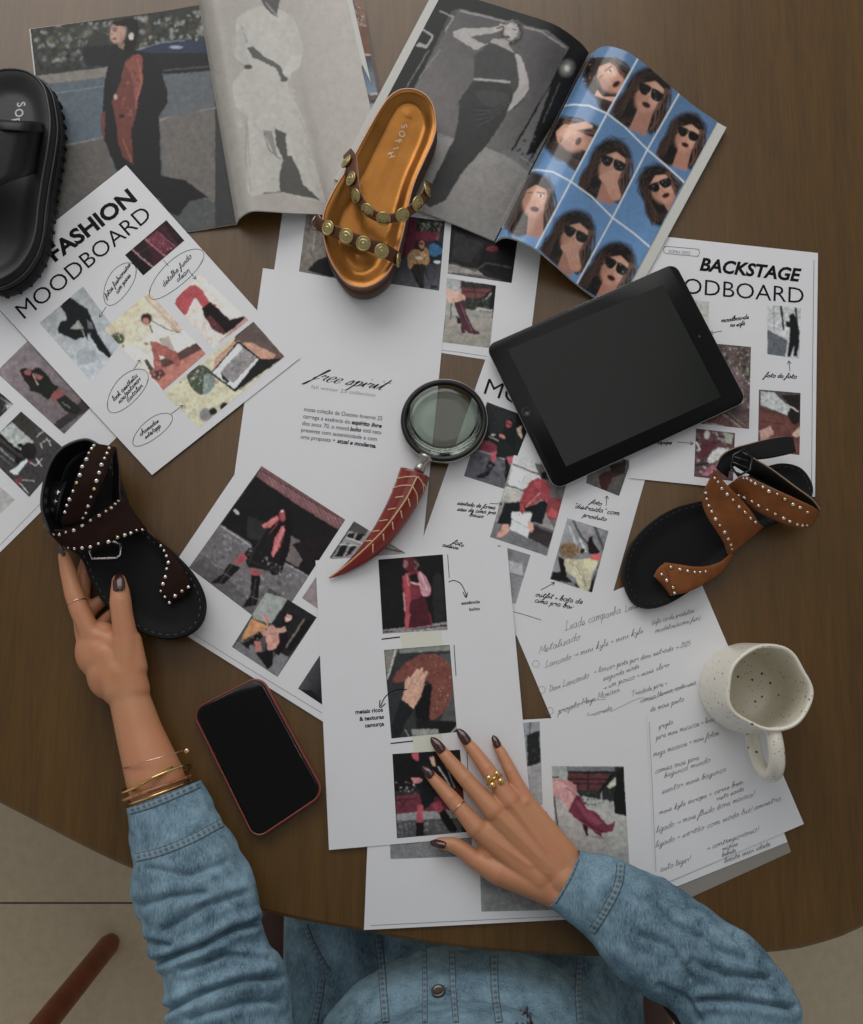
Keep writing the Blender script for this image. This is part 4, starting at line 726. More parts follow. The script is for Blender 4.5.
# ================================================================ open magazines
PAGE = mat('satin_page_print', attr='print', rough=0.42, spec=0.22)
PAGEG = mat('glossy_page_print', attr='print', rough=0.24, coat=0.45, spec=0.3)
PEDGE = mat('page_edge_white', (0.62, 0.61, 0.57), 0.6, bump=0.4, bscale=500, stretch=(1, 1, 12))
COVER = mat('magazine_cover', (0.25, 0.24, 0.23), 0.35)
def hprof(tab):
    xs = [t[0] for t in tab]; c = cat([(t[0], t[1]) for t in tab], 12); cx = [q[0] for q in c]; cy = [q[1] for q in c]
    return lambda s: float(np.interp(s, cx, cy)) / 1000
def page(parent, name, sa, sb, fa, fb, ha, hb, art, label, over=1.0, dz=0.0, cols=True, mats=None, th=0.0, nu=None, nv=None, warp=.2, tex=.1):
    """curved leaf: spine px sa->sb, fore edge px fa->fb; ha, hb height profiles (mm) at the two ends"""
    nu = nu or 190; nv = nv or 240
    S0, S1, F0, F1 = P(*sa), P(*sb), P(*fa), P(*fb); V = np.zeros((nu * nv, 3))
    s = np.linspace(0, over, nu); hA = np.array([ha(min(1, k)) for k in s]); hB = np.array([hb(min(1, k)) for k in s]); v = np.linspace(0, 1, nv)
    a0 = np.array(S0)[None] * (1 - s)[:, None] + np.array(F0)[None] * s[:, None]; a1 = np.array(S1)[None] * (1 - s)[:, None] + np.array(F1)[None] * s[:, None]
    G = a0[:, None] * (1 - v)[None, :, None] + a1[:, None] * v[None, :, None]; G[:, :, 2] = TZ + hA[:, None] * (1 - v)[None] + hB[:, None] * v[None] + dz
    V = G.reshape(-1, 3); F = gridf(nu, nv)
    if th:
        n = len(V); V2 = V.copy(); V2[:, 2] -= th; V2[:, 2] = np.maximum(V2[:, 2], TZ + 0.0003); V = np.vstack([V, V2])
        bd = [i * nv for i in range(nu)] + [(nu - 1) * nv + j for j in range(1, nv)] + [i * nv + nv - 1 for i in range(nu - 2, -1, -1)] + [j for j in range(nv - 2, 0, -1)]
        Q = [(bd[k], bd[(k + 1) % len(bd)], bd[(k + 1) % len(bd)] + n, bd[k] + n) for k in range(len(bd))]
        F = np.vstack([F, F[:, ::-1] + n, np.array(Q)])
    c = None
    if art is not None: art.finish(warp, tex); px, py = projn(V); c = art.sample(px, py)
    o = mk(name, V, F, mats or PAGE, parent, cols=c, label=label)
    if th: fixn(o); o.data.polygons.foreach_set('use_smooth', [i < 2 * (nu - 1) * (nv - 1) * 0 for i in range(len(o.data.polygons))])
    return o

# ---- magazine 1
m1 = empty('magazine', P(215, 120)); m1.location.z = TZ
tag(m1, 'open magazine at the top left, long dark coat pictured on its left page', 'magazine', 'open magazines')
a = Art(28, -10, 245, 260, '6f7374', gain=1.0).fr(30, 10, 4.655)
a.G((0, 60), (0, 300), '5a5a52', '3a3d3b').P("0,60 900,-60 900,300 0,330", '34362f').S("0,80 880,0 880,180 0,260", ['6b6f55', '23251f', '98a09c', '3d4236', 'a7a9a0', '5a4a34', '1a1b18'], 520, 3.0).S("0,180 380,160 380,280 0,290", ['16171a', '2a2d2e', '4a5050'], 120, 3).P("240,200 300,90 350,110 390,200 360,260 260,260", '1d1f20').P("130,80 380,60 380,160 130,180", '4a4b40', .4)
a.P("30,305 380,262 380,310 90,345", '8d867c').P("500,190 600,150 700,135 860,150 860,200 520,205", '2c3852').L("500,185 610,150 720,140", .8, '8d98a8').E(680, 172, 34, 7, '9fb0c4').P("560,200 860,200 860,300 620,310 560,280", '1a1c20').L("620,280 860,258", .8, '6c6a58')
a.P("60,345 390,305 860,290 860,1100 60,1100", '5f6870').P("100,350 360,320 360,640 110,640", '5d6e79').P("110,640 350,590 380,700 400,1100 60,1100", '6b6660').P("600,500 860,450 860,900 620,770", '77706a').L("90,390 360,352", 1, '8b9499').L("110,640 340,592", 1.6, '8f8f8b').L("600,512 720,474 860,455", 1.8, '9a938a').P("620,300 860,280 860,450 640,500", '656c72').P("600,780 860,900 860,1100 500,1100", '57595a').S("60,380 860,320 860,1100 60,1100", ['7a766f', '5a6066', '6c6965', '5d666d'], 500, 3.4, .35)
a.P("380,160 440,150 500,190 560,200 610,280 640,380 640,430 600,490 610,770 720,790 800,850 830,870 740,890 690,960 640,940 600,880 520,860 400,740 350,620 330,560 345,330 370,230", '16171a', sm=0).P("380,420 400,390 405,330 440,240 480,205 520,210 525,320 500,420 490,500 470,560 480,720 440,690 410,620 400,520", '7b3a30').P("440,250 500,200 522,215 520,320 490,420 470,300", '9a4e40').P("410,520 460,500 480,720 430,680", '7a3a2c').P("330,480 350,470 345,600 330,570", '7a3c3a').L("500,230 520,330 490,440", 1.6, 'b9664f').L("430,600 470,700", 1.6, 'a05a3c').S("400,400 520,220 510,420 480,520", ['b06a56', '5a261f', '8f4a3c'], 60, 1.4)
a.P("375,240 430,180 450,190 420,330 400,390 370,330", '1b1c1e').P("430,45 480,35 505,70 500,120 480,190 440,190 440,140 460,100", '14110f', sm=1).E(408, 105, 38, 52, 'bd9079').E(395, 118, 25, 36, 'c89c84').L("385,85 402,88", 1, '3a2018').L("386,94 400,96", 1, '20140f').E(392, 132, 9, 5, '7a2c2a').L("378,108 381,116", .8, '9a6a54').P("400,150 440,150 435,185 410,170", '9a7462').E(470, 122, 12, 18, 'dcd3c4').P("375,55 450,45 480,60 440,75 400,72", '17120f').E(397, 403, 8, 14, 'd8b8a4').E(425, 492, 14, 8, '2a1210').N(.12, 2.6)
f = hprof([(0, 5), (.05, 5), (.15, 3.4), (.3, 2.4), (.6, 2.2), (1, 1.8)])
page(m1, 'left_page', (200, 8), (237, 226), (31, 30), (56, 250), f, f, a, 'page with a woman in a long dark coat')
page(m1, 'page_block', (200, 8), (237, 226), (29.5, 29.5), (54, 251.5), f, f, None, None, dz=-0.0006, mats=PEDGE, th=0.0012, nu=30, nv=3)
a = Art(185, -50, 410, 250, 'b8b2a8', gain=1.12).fr(180, 0, 3.6)
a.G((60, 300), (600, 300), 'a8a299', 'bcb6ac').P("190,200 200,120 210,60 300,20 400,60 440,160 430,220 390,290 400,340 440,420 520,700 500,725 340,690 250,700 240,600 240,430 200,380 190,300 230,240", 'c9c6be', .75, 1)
a.S("200,80 400,60 430,200 240,240", ['d0cdc6', 'c4c1b9', 'bab6ad'], 200, 3.5, .4).S("200,300 400,300 520,700 250,700", ['cfccc5', 'bfbbb2', 'b3afa6'], 380, 3.5, .4).P("290,0 350,-40 360,0 345,60 330,50 310,30", '4a4848').L("310,10 350,60", 2, '8a8886').P("240,170 260,165 300,200 360,235 380,280 365,290 345,245 260,205", '55534f').P("185,150 220,80 240,140 235,190 255,240 235,250 200,190", 'b9b6ae', .8).S("220,90 245,140 235,160", ['5a5854', '7a7873'], 14, 1.2).E(243, 240, 16, 10, '3c3a38').E(374, 285, 14, 10, '4a4845').P("400,200 440,195 430,240 390,270 365,260", 'cfccc4')
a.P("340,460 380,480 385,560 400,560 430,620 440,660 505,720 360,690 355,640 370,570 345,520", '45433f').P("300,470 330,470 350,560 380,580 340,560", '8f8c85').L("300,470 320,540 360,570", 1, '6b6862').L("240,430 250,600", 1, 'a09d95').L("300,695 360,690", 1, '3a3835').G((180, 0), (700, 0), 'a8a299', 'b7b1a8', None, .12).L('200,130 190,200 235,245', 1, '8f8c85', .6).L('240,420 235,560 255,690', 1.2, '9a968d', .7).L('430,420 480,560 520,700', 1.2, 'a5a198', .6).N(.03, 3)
fb = hprof([(0, 5), (.04, 20), (.12, 33), (.22, 30), (.35, 22), (.56, 13), (.75, 6), (1, 3.8)])
fbb = hprof([(0, 5), (.04, 20), (.12, 33), (.22, 30), (.35, 22), (.5, 15), (.57, 10), (.64, 4), (.8, 2.4), (1, 2)])
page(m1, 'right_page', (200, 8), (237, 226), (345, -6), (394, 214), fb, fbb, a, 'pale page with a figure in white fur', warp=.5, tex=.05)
page(m1, 'page_block', (200, 8), (237, 226), (346.5, -5), (395.5, 213), fb, fbb, None, None, over=1.03, dz=-0.0008, mats=PEDGE, th=0.0018, nu=70, nv=3)
a = Art(325, -15, 392, 140, '5d5047', gain=1.3).fr(330, 0, 8.53)
a.P("150,-80 300,-80 300,210 150,210", '7a5f52').S("180,20 280,20 290,200 200,200", ['c9a894', '3a2824', '8a4a34', '2a3020'], 50, 1.2).P("200,210 310,210 345,460 230,460", '6e4a36').L("220,210 310,215", 1, 'b99a88').L("260,460 345,465", 1.4, 'c9a090').P("250,470 345,470 400,800 300,800", '44505f').G((300, 470), (360, 800), '3a3c40', '6f8698', "250,470 345,470 400,800 300,800").L("340,800 400,800", 1.6, 'b8a8a4').L("350,860 415,860", 1.6, '202634').P("340,880 420,880 440,1100 360,1100", '7f93aa').S("350,880 420,880 430,1000 370,1000", ['c9a8a0', '5a6a80'], 14, 1).N(.1, 2)
fc = hprof([(0, 3), (.5, 2.5), (1, 2)])
page(m1, 'inner_page', (325, -10), (360, 140), (362, -10), (389, 140), fc, fc, a, 'slipped lower page with a coloured picture', nu=60, nv=180)

# ---- magazine 2
m2 = empty('magazine', P(540, 150)); m2.location.z = TZ
tag(m2, 'open magazine at the top centre, a blue page with nine portraits on its right side', 'magazine', 'open magazines')
a = Art(320, -60, 600, 270, '5e5b5a', gain=1.05).fr(370, 0, 3.596)
a.G((250, 100), (250, 800), '4f4c4c', '8e8b89').P("200,0 300,-60 420,-80 640,20 800,150 780,250 600,540 560,560 700,170 640,110 320,30 290,40 160,320 60,520 0,420", '1c1d1b').P("320,30 640,110 715,170 510,530 420,560 320,500 100,560 80,450", '6a6665')
a.G((480, 100), (180, 560), '585555', '7f7a78', "320,38 640,118 705,180 520,540 400,540 300,490 60,520 160,320").P("60,480 250,480 420,530 520,580 570,620 440,860 150,780 0,700", '9d9995').G((300, 480), (420, 860), 'a5a19d', '8d8985', "0,480 250,485 420,530 500,565 560,610 440,860 150,780 -60,720").L("225,480 260,490", 1.4, '8a8784').P("590,540 700,330 760,200 790,160 800,230 560,600", '121211').L("715,190 510,540", 2, '151514')
a.L("325,38 480,75 620,115 700,170", 1.4, '9d9c9a').L("250,40 300,60 270,110", 1.0, 'b0afac').L("190,105 225,130 200,170 175,160", 1.6, 'b9b8b5').P("175,150 200,160 210,150 225,135 205,172 165,165", 'a9a8a5').L("210,180 120,330", .8, '8a8987').L("250,180 175,280", 1.0, '8d8c8a').L("650,290 590,420", .8, '6a6967').L("680,300 620,440", .6, '7a7977').E(708, 245, 26, 30, 'b0aea4', 20, .8, .9).E(708, 245, 10, 12, 'f0eee0', 0, 1, .8).S("520,520 600,480 590,600 540,580", ['1a1a1a', '6a6866', '2c2b2a'], 40, 1.6).L("540,560 580,590", .8, 'a5a29e')  # pale round spot is a ceiling lamp's glint painted into the page colours
a.P("372,200 430,160 520,180 545,230 560,300 570,330 520,390 490,400 510,340 500,300 375,290", '4a4a49', sm=0)
a.P("430,150 380,180 300,130 296,112 340,100 440,98 480,88 482,105 445,118 360,130 390,150 425,160", 'b5aeaa', sm=0).P("520,195 545,210 568,290 565,330 520,380 492,400 488,385 515,340 535,300 530,250", 'b8b1ad', sm=1).P("430,150 500,190 520,190 480,140 440,140", 'aaa39f').P("430,150 470,165 520,190 530,230 520,275 495,295 375,285 372,240 390,190", '444544', sm=0).L("375,284 440,288 500,294", 2.4, 'b0aba7')
a.P("370,290 500,298 512,340 510,360 480,430 420,520 330,620 270,720 215,745 195,730 210,690 240,620 300,500 315,440 320,360", '3a3c3a', sm=0).P("380,330 480,330 500,370 420,380", '4d4f4d', .6, 1)
for k in range(9): a.L(f"{365 + k * 4},{385 + k * 9} {430 + k},{392 + k * 5} {508 - k * 5},{360 + k * 6}", .7, '5c5e5c' if k % 2 else '2b2c2b', .8)
a.curl(512, 115, 40, 48, 20, 20, ('5a5654', '8a8682', '2a2827')).E(508, 112, 27, 34, 'bdb5b0', 10).L("492,98 505,100", 1, '3a3635').L("512,104 526,108", 1, '3a3635').E(496, 132, 11, 5, '4a3a3a', 15).L("470,88 500,100", 2.4, 'b9b1ac').L("455,100 478,95", 1.6, '4a4644').S("505,80 545,90 540,170 515,160", ['3a3634', '6a6663'], 26, 1.2).P("475,135 500,150 495,170 480,160", 'a9a19c').N(.06, 2.2)
ha = hprof([(0, 8), (.08, 20), (.25, 30), (.5, 24), (1, 8)]); hb = hprof([(0, 3), (.1, 5), (.3, 8), (.6, 8.5), (.85, 8), (1, 7.6)])
page(m2, 'left_page', (588, 57), (494, 242), (444, -6), (343, 185), ha, hb, a, 'black and white page with a posing woman')
page(m2, 'page_block', (588, 57), (494, 242), (444, -6), (343, 185), ha, hb, None, None, over=1.055, dz=-0.0008, mats=PEDGE, th=0.0022, nu=70, nv=12)
a = Art(480, 20, 735, 330, '3f6f9e', gain=1.35).fr(500, 30, 3.596)
a.G((100, 700), (700, 200), '5a8cc0', '4a7198')
SK = 'bd8468'; HA = ('2c1d17', '4c342a', '150e0b')
def face(x, y, s, rot, glasses=1, hand=0, flip=1, eye=0):
    """portrait: curly hair, face, sunglasses, dark lips; (x,y) face centre in the page picture"""
    c, n = math.cos(R(rot)), math.sin(R(rot)); T = lambda u, v: (x + (u * c - v * n) * s, y + (u * n + v * c) * s); Q = lambda L: [T(u, v) for u, v in L]
    a.curl(*T(-6, 2), 62 * s, 74 * s, rot, 40, HA); a.curl(*T(-26, 62), 44 * s, 60 * s, rot + 10, 24, HA); a.curl(*T(34, 48), 36 * s, 52 * s, rot - 20, 20, HA)
    a.P(Q([(-10, 40), (30, 36), (44, 110), (-4, 112)]), 'a8705a').E(*T(4, 8), 38 * s, 52 * s, SK, rot).E(*T(10, -12), 28 * s, 26 * s, 'cf9a7e', rot, .7, .9).E(*T(16, 26), 18 * s, 20 * s, 'c88f76', rot, .6, .9)
    a.E(*T(-20, 10), 14 * s, 40 * s, '8f5a44', rot, .45, .9).E(*T(26, 44), 16 * s, 9 * s, '9a6650', rot, .4, .9).E(*T(22, 8), 8 * s, 12 * s, 'dfb096', rot, .6, .9)
    a.P(Q([(-34, -34), (0, -50), (34, -36), (42, -8), (28, -26), (-2, -34), (-28, -14), (-38, 10)]), '1d120e')
    for k in range(22):
        sd = -1 if k % 2 else 1; u0 = sd * (30 + (k % 5) * 6); ph = k * 1.3; pts = [(u0 + 5 * math.sin(ph + j * 1.25) + sd * j * 2.5, -30 + j * 17 + (k % 4) * 5) for j in range(8)]; a.L(Q(pts), .75 + .3 * (k % 3), ('6b4836', '3a241a', '120b08', '4c3226')[k % 4], .8)
    if glasses:
        a.P(Q([(-34, -12), (-4, -14), (-4, 8), (-16, 14), (-30, 6)]), '0f0d0e', sm=1).P(Q([(2, -14), (34, -12), (34, 8), (20, 14), (6, 8)]), '0f0d0e', sm=1).L(Q([(-36, -12), (0, -12), (36, -12)]), 1.0, '1a1718')
        a.S(Q([(-30, -10), (-4, -12), (-6, 8), (-26, 8)]), ['8d8a86', '35322f'], 7, .7).S(Q([(4, -12), (30, -10), (28, 8), (8, 8)]), ['a5a29c', '35322f'], 7, .7)
    else:
        a.L(Q([(-22, -8), (-8, -10)]), .8, '2a1814').E(*T(16, -6), 8 * s, 4 * s, 'e8dcd4', rot).E(*T(16, -6), 4 * s, 4 * s, '2a1a14', rot).L(Q([(4, -14), (26, -14)]), 1, '24140f')
    a.L(Q([(3, 8), (0, 20), (6, 22)]), .6, '8f5a46').E(*T(6, 34), 13 * s, 8 * s, '4a1418', rot).E(*T(6, 34), 7 * s, 3 * s, '220a0c', rot)
    if hand:
        for k in range(4): a.L(Q([(44 - k * 7, 70 + k * 3), (24 - k * 9, 40 + k * 5), (2 - k * 6, 26 + k * 7)]), 2.1 * s * 1.5, 'c48b70'); a.L(Q([(40 - k * 7, 72 + k * 3), (22 - k * 9, 44 + k * 5)]), .4, '7d4c3a')
        a.E(*T(40, 80), 18 * s, 16 * s, 'c08468', rot)
    if eye:
        for k in range(4): a.L(Q([(60, 26 + k * 6), (34, -4 + k * 5), (0, -20 + k * 6)]), 2.8 * s, 'cf9a80'); a.L(Q([(56, 29 + k * 6), (30, -1 + k * 5)]), .4, '8a5a46')
def clipcell(p, fn):
    keep = a.im.copy(); fn(); q = a.T(p); m = a.pm(q, (slice(None), slice(None)))[..., None]; a.im = keep * (1 - m) + a.im * m
gA, gB, gC, gD = (380, 300), (530, 430), (255, 545), (405, 675)   # grid crossings
clipcell("300,100 500,95 385,300 220,280 120,330", lambda: (face(385, 165, 1.28, -38, 0), a.P("350,215 370,240 420,240 410,260 340,235", 'cf9a80'), a.S("290,140 330,120 340,180 300,200", ['8a5a46', '3a2018', 'c9a08c'], 20, 1.4)))
clipcell("500,95 645,225 530,430 385,300", lambda: face(540, 225, 1.34, 28, 1))
clipcell("645,225 800,340 660,545 530,430", lambda: face(675, 375, 1.13, 24, 1))
clipcell("80,330 220,270 385,300 255,545 90,500", lambda: face(240, 385, 1.28, -60, 0, 0, 1, 1))
clipcell("385,300 530,430 405,675 255,545", lambda: face(405, 480, 1.28, 22, 1, 1))
clipcell("530,430 660,545 540,780 405,675", lambda: face(575, 560, 1.18, -22, 1))
clipcell("0,560 90,500 255,545 130,780 -20,760", lambda: face(125, 600, 1.28, 10, 0))
clipcell("255,545 405,675 275,915 130,780", lambda: face(270, 735, 1.28, 26, 1, 1))
clipcell("405,675 540,780 420,1010 275,915", lambda: face(415, 850, 1.28, 30, 1))
for p in ("502,92 385,300 255,545 128,785", "648,222 530,430 405,675 270,925", "215,275 262,268 320,272 385,300 450,350 530,430 600,490 665,550", "85,512 130,502 190,510 255,545 330,600 405,675 480,730 550,790"): a.L(a.T(p) if False else p, 1.5, 'cfd6da')
a.N(.05, 2)
hr = hprof([(0, 8), (.05, 26), (.12, 37), (.25, 43), (.4, 38), (.6, 26), (.8, 15), (1, 9)]); hr2 = hprof([(0, 6), (.05, 26), (.13, 38), (.3, 43), (.45, 34), (.65, 17), (.85, 6), (1, 4)])
page(m2, 'right_page', (590, 58), (495, 244), (715, 126), (615, 312), hr, hr2, a, 'blue page with a grid of nine portraits', mats=PAGEG, warp=0, tex=.06)
page(m2, 'page_block', (590, 58), (495, 244), (715, 126), (615, 312), hr, hr2, None, None, over=1.075, dz=-0.0009, mats=PEDGE, th=0.003, nu=80, nv=12)
# ================================================================ sandals
BLK = mat('black_leather', (0.009, 0.0085, 0.0085), 0.42, spec=.35, bump=0.25, bscale=260, vary=.3, vscale=30)
BLKM = mat('black_matte_sole', (0.008, 0.008, 0.008), 0.6, spec=.25, bump=0.3, bscale=400)
SUEDE = mat('dark_insole', (0.006, 0.006, 0.006), 0.65, spec=.2, bump=0.15, bscale=500)
def px3(l): return [tuple(P(x, y, z / 1000)) for x, y, z in l]
def outline(pts, zf, n=140):
    """closed px outline at height zf(px,py) mm -> n world points"""
    return resample([tuple(P(x, y, zf(x, y) / 1000)) for x, y in [tuple(q) for q in cat(pts, 8, True)]], n, True)
def inset(ol, d):
    nx = np.roll(ol, -1, 0) - np.roll(ol, 1, 0); nr = np.stack([nx[:, 1], -nx[:, 0]], 1); nr /= np.linalg.norm(nr, axis=1)[:, None] + 1e-12
    if 0.5 * np.sum(ol[:, 0] * np.roll(ol[:, 1], -1) - np.roll(ol[:, 0], -1) * ol[:, 1]) < 0: nr = -nr
    q = ol.copy(); q[:, :2] -= nr * d; return q
def loops(name, ls, m, parent, cap0=True, cap1=True, label=None, smooth=True):
    n = len(ls[0]); V = np.vstack(ls); F = []
    for i in range(len(ls) - 1):
        for k in range(n): k2 = (k + 1) % n; F.append((i * n + k, i * n + k2, (i + 1) * n + k2, (i + 1) * n + k))
    if cap0: F.append(tuple(range(n))[::-1])
    if cap1: F.append(tuple((len(ls) - 1) * n + k for k in range(n)))
    o = mk(name, V, F, m, parent, smooth=smooth, label=label); fixn(o); return o
def footbed(name, ol, ax, depth, m, parent, rise=0.0, K=14, label=None):
    """dished insole: rings shrink from the outline towards the foot's axis ax, the slit left is bridged across"""
    A, B = np.array(ax[0]), np.array(ax[1]); d = B - A; n = len(ol)
    t = np.clip(((ol - A) @ d) / (d @ d), 0.0, 1.0); c = A + t[:, None] * d; V = []; F = []
    for k in range(K + 1):
        s = k / K * .9; q = ol * (1 - s) + c * s; sm = min(1, s / 0.45); sm = sm * sm * (3 - 2 * sm); q[:, 2] = ol[:, 2] - depth * sm; V.append(q)
    for k in range(K):
        for i in range(n): i2 = (i + 1) % n; F.append((k * n + i, k * n + i2, (k + 1) * n + i2, (k + 1) * n + i))
    i0 = int(np.argmin(((V[-1] - A) @ d) - 1e-3 * 0)); b0 = K * n
    for i in range(n // 2 - 1): F.append((b0 + (i0 + i) % n, b0 + (i0 + i + 1) % n, b0 + (i0 - i - 1) % n, b0 + (i0 - i) % n) if i else (b0 + i0, b0 + (i0 + 1) % n, b0 + (i0 - 1) % n))
    if n % 2 == 0: i = n // 2 - 1; F.append((b0 + (i0 + i) % n, b0 + (i0 + i + 1) % n, b0 + (i0 - i) % n))
    V = np.vstack(V); o = mk(name, V, F, m, parent, label=label); fixn(o)
    if sum(p.normal.z for p in o.data.polygons) < 0: o.data.flip_normals()
    return o
def strap(name, ea, eb, mats, parent, th=1.8, arch=0.0, n=10, M=9, label=None):
    """band between two edge curves [(px,py,mm)...]; mats = (outer, inner, edge)"""
    A = resample(cat(px3(ea), n), 48); B = resample(cat(px3(eb), n), 48); V = []
    for i in range(48):
        for j in range(M): s = j / (M - 1); q = A[i] * (1 - s) + B[i] * s; V.append((q[0], q[1], q[2] + arch / 1000 * 4 * s * (1 - s)))
    o = mk(name, np.array(V), gridf(48, M), list(mats), parent, label=label)
    o.data.update(); nz = sum(p.normal.z for p in o.data.polygons)
    if nz < 0: o.data.flip_normals()
    md = o.modifiers.new('thickness', 'SOLIDIFY'); md.thickness = th / 1000; md.offset = -1; md.material_offset = 1; md.material_offset_rim = 2
    return o
def stud_round(mb): mb.lathe([(0.0021, -0.0004), (0.0021, 0.0003), (0.0016, 0.0011), (0.0008, 0.0016), (0.0001, 0.0018)], (0, 0, 0), 12)
def stud_pyr(mb): mb.add([(-.0023, -.0023, 0), (.0023, -.0023, 0), (.0023, .0023, 0), (-.0023, .0023, 0), (0, 0, .0019)], [(0, 1, 4), (1, 2, 4), (2, 3, 4), (3, 0, 4), (3, 2, 1, 0)])
SILV = mat('silver_stud_metal', (0.80, 0.77, 0.74), 0.22, 1.0)
GOLDS = mat('pale_gold_stud_metal', (0.82, 0.68, 0.42), 0.25, 1.0)
def studs(parent, bt, rows, sq=(), sc=1.0, m1=None, m2=None):
    rp, sp = [], []
    for i, r in enumerate(rows):
        pos, nr = hit(bt, r[0], r[1])
        if pos is None: continue
        k = (r[2] if len(r) > 2 else 1.0) * sc
        (sp if i in sq else rp).append((pos, nr, k))
    if rp: copies(stud_round, 'stud', parent, rp, m1 or SILV)
    if sp: copies(stud_pyr, 'pyramid_stud', parent, sp, m2 or GOLDS, 'gold coloured square stud')
def stitches(parent, ol, d, zoff, m, step=2, name='stitching'):
    """a run of stitches along an inset outline"""
    q = inset(ol, d); q = resample(q, int(len(q) * 1.0), True); b = MB()
    for i in range(0, len(q) - 1, step):
        a, c = Vector(q[i]), Vector(q[(i + 1) % len(q)]); a.z += zoff; c.z += zoff; b.tube([a, a.lerp(c, .5) + Vector((0, 0, .0002)), a.lerp(c, .75)], 0.00028, 5)
    return b.build(name, m, parent)

# ---- gold slide
gs = empty('slide_sandal', P(385, 200, 0.004)); tag(gs, 'metallic gold slide sandal with coin studded straps, on the papers between the two magazines', 'sandal')
zt = lambda x, y: 41.5 + (290 - y) / 200 * 12
po = [(410, 89), (424, 94), (432.5, 105), (436, 125), (433, 140), (426, 156), (414.5, 182), (408, 206), (404, 228), (396.6, 255), (387.6, 273), (374, 284), (360, 287), (345, 281), (331, 261), (324, 238), (323.6, 215), (333, 192), (350, 164), (365, 136), (383, 105), (396, 92)]
ol = outline(po, zt)
MIDB = mat('brown_midsole', lin((74, 48, 34)), 0.5, bump=.3, bscale=300); SIDEG = mat('bronze_side_leather', lin((120, 84, 62)), 0.4, 0.35); RIMG = mat('rose_gold_rim', lin((196, 150, 124)), 0.35, 0.6)
GOLD = mat('gold_foil_leather', (0.40, 0.165, 0.035), 0.30, 0.85, bump=0.18, bscale=70, vary=.3, vscale=25, bdist=0.002)
def lay(ol, dz, ins): q = inset(ol, ins); q[:, 2] += dz; return q
loops('outsole', [lay(ol, -.036, .003), lay(ol, -.036, .0), lay(ol, -.027, -.0015), lay(ol, -.018, -.001), lay(ol, -.017, .001)], MIDB, gs)
loops('midsole', [lay(ol, -.017, .0015), lay(ol, -.0165, .0005), lay(ol, -.008, .0012), lay(ol, -.001, .0008), lay(ol, 0, .001)], SIDEG, gs, cap1=False)
b = MB(); b.tube([tuple(q) for q in ol], .0011, 8, closed=True); b.build('rim', RIMG, gs, label='pale rose rim')
fb = footbed('footbed', lay(ol, -.0003, .0012), (P(408, 120, .04), P(358, 250, .03)), 0.009, GOLD, gs, label='gold footbed'); fbt = bvh(fb)
# embossed letters read down the heel
def letters_on(parent, bt, chars, m, h, up, along=None, name='embossed_letter', lift=.0003):
    for ch, x, y in chars:
        pos, nr = hit(bt, x, y); vs, fs = text2d(ch, .02, 0); u = Vector(up).normalized(); r = Vector((u.y, -u.x, 0)); cxm = (vs[:, 0].min() + vs[:, 0].max()) / 2; V = []
        for vx, vy in vs: q = pos + r * ((vx - cxm) * h / .73) + u * ((vy - .36) * h / .73); z = bt.ray_cast(q + Vector((0, 0, .05)), Vector((0, 0, -1)))[0]; V.append((q.x, q.y, (z.z if z else pos.z) + lift))
        mk(name, np.array(V), fs, m, parent, smooth=False)
EMB = mat('pale_foil_lettering', (0.50, 0.40, 0.29), 0.3, 0.5)
letters_on(gs, fbt, [('S', 404.5, 126.5), ('O', 402.2, 134), ('F', 399, 141.5), ('I', 396, 148.5), ('H', 391.5, 155)], EMB, .0072, (1, .38, 0))
DST = mat('bronze_strap_leather', lin((92, 52, 30)), 0.4, 0.4, bump=.2, bscale=200); DIN = mat('dark_strap_lining', lin((48, 28, 24)), 0.6); DED = mat('pale_strap_edge', lin((196, 160, 124)), 0.5)
s1 = strap('strap', [(351, 148, 44), (356, 156, 60), (358, 172, 66), (360, 189, 68), (369, 205, 70), (384, 213.5, 71), (400, 211, 70), (413, 202, 68), (423, 190, 62), (425, 180, 48)], [(343, 156, 40), (345, 166, 54), (348, 180, 60), (352, 196, 63), (364, 214, 66), (383, 223.5, 67), (403, 219.5, 66), (419, 210, 62), (430, 196, 56), (433, 184, 42)], (DST, DIN, DED), gs, arch=.5)
s2 = strap('strap', [(318, 214, 34), (322, 219, 50), (338, 226, 60), (362, 235, 63), (384, 243, 60), (398, 251, 50), (402, 253, 34)], [(314, 226, 30), (319, 231, 46), (335, 238, 55), (358, 248, 58), (380, 256, 55), (394, 264, 46), (399, 268, 28)], (DST, DIN, DED), gs, arch=.5)
COIN = mat('brass_coin_metal', (0.50, 0.41, 0.18), 0.34, 0.9, bump=.2, bscale=500)
def coin(mb): mb.lathe([(.0078, -.0006), (.0082, .0002), (.0082, .0014), (.0074, .0019), (.0066, .0013), (.0052, .0013), (.0046, .0021), (.0032, .0023), (.0026, .0019), (.0012, .0034), (.0001, .0038)], (0, 0, 0), 28)
def tilt(bt, pts, extra=None):
    r = []
    for i, (x, y) in enumerate(pts):
        pos, nr = hit(bt, x, y)
        if pos is None: continue
        n = (nr + Vector(extra[i]) if extra else nr).normalized(); r.append((pos + n * .0004, n, 1.0))
    return r
copies(coin, 'coin_stud', s1, tilt(bvh(s1), [(347, 162), (351.5, 179), (356.5, 196), (368, 210), (383.5, 218), (402, 214.5), (417, 203.5), (426.5, 190)], [(-.3, .1, 0), (-.5, 0, 0), (-1.0, -.5, 0), (-.7, -1.0, 0), (0, -1.1, 0), (.4, -.8, 0), (.6, -.4, 0), (1.2, 0, 0)]), COIN)
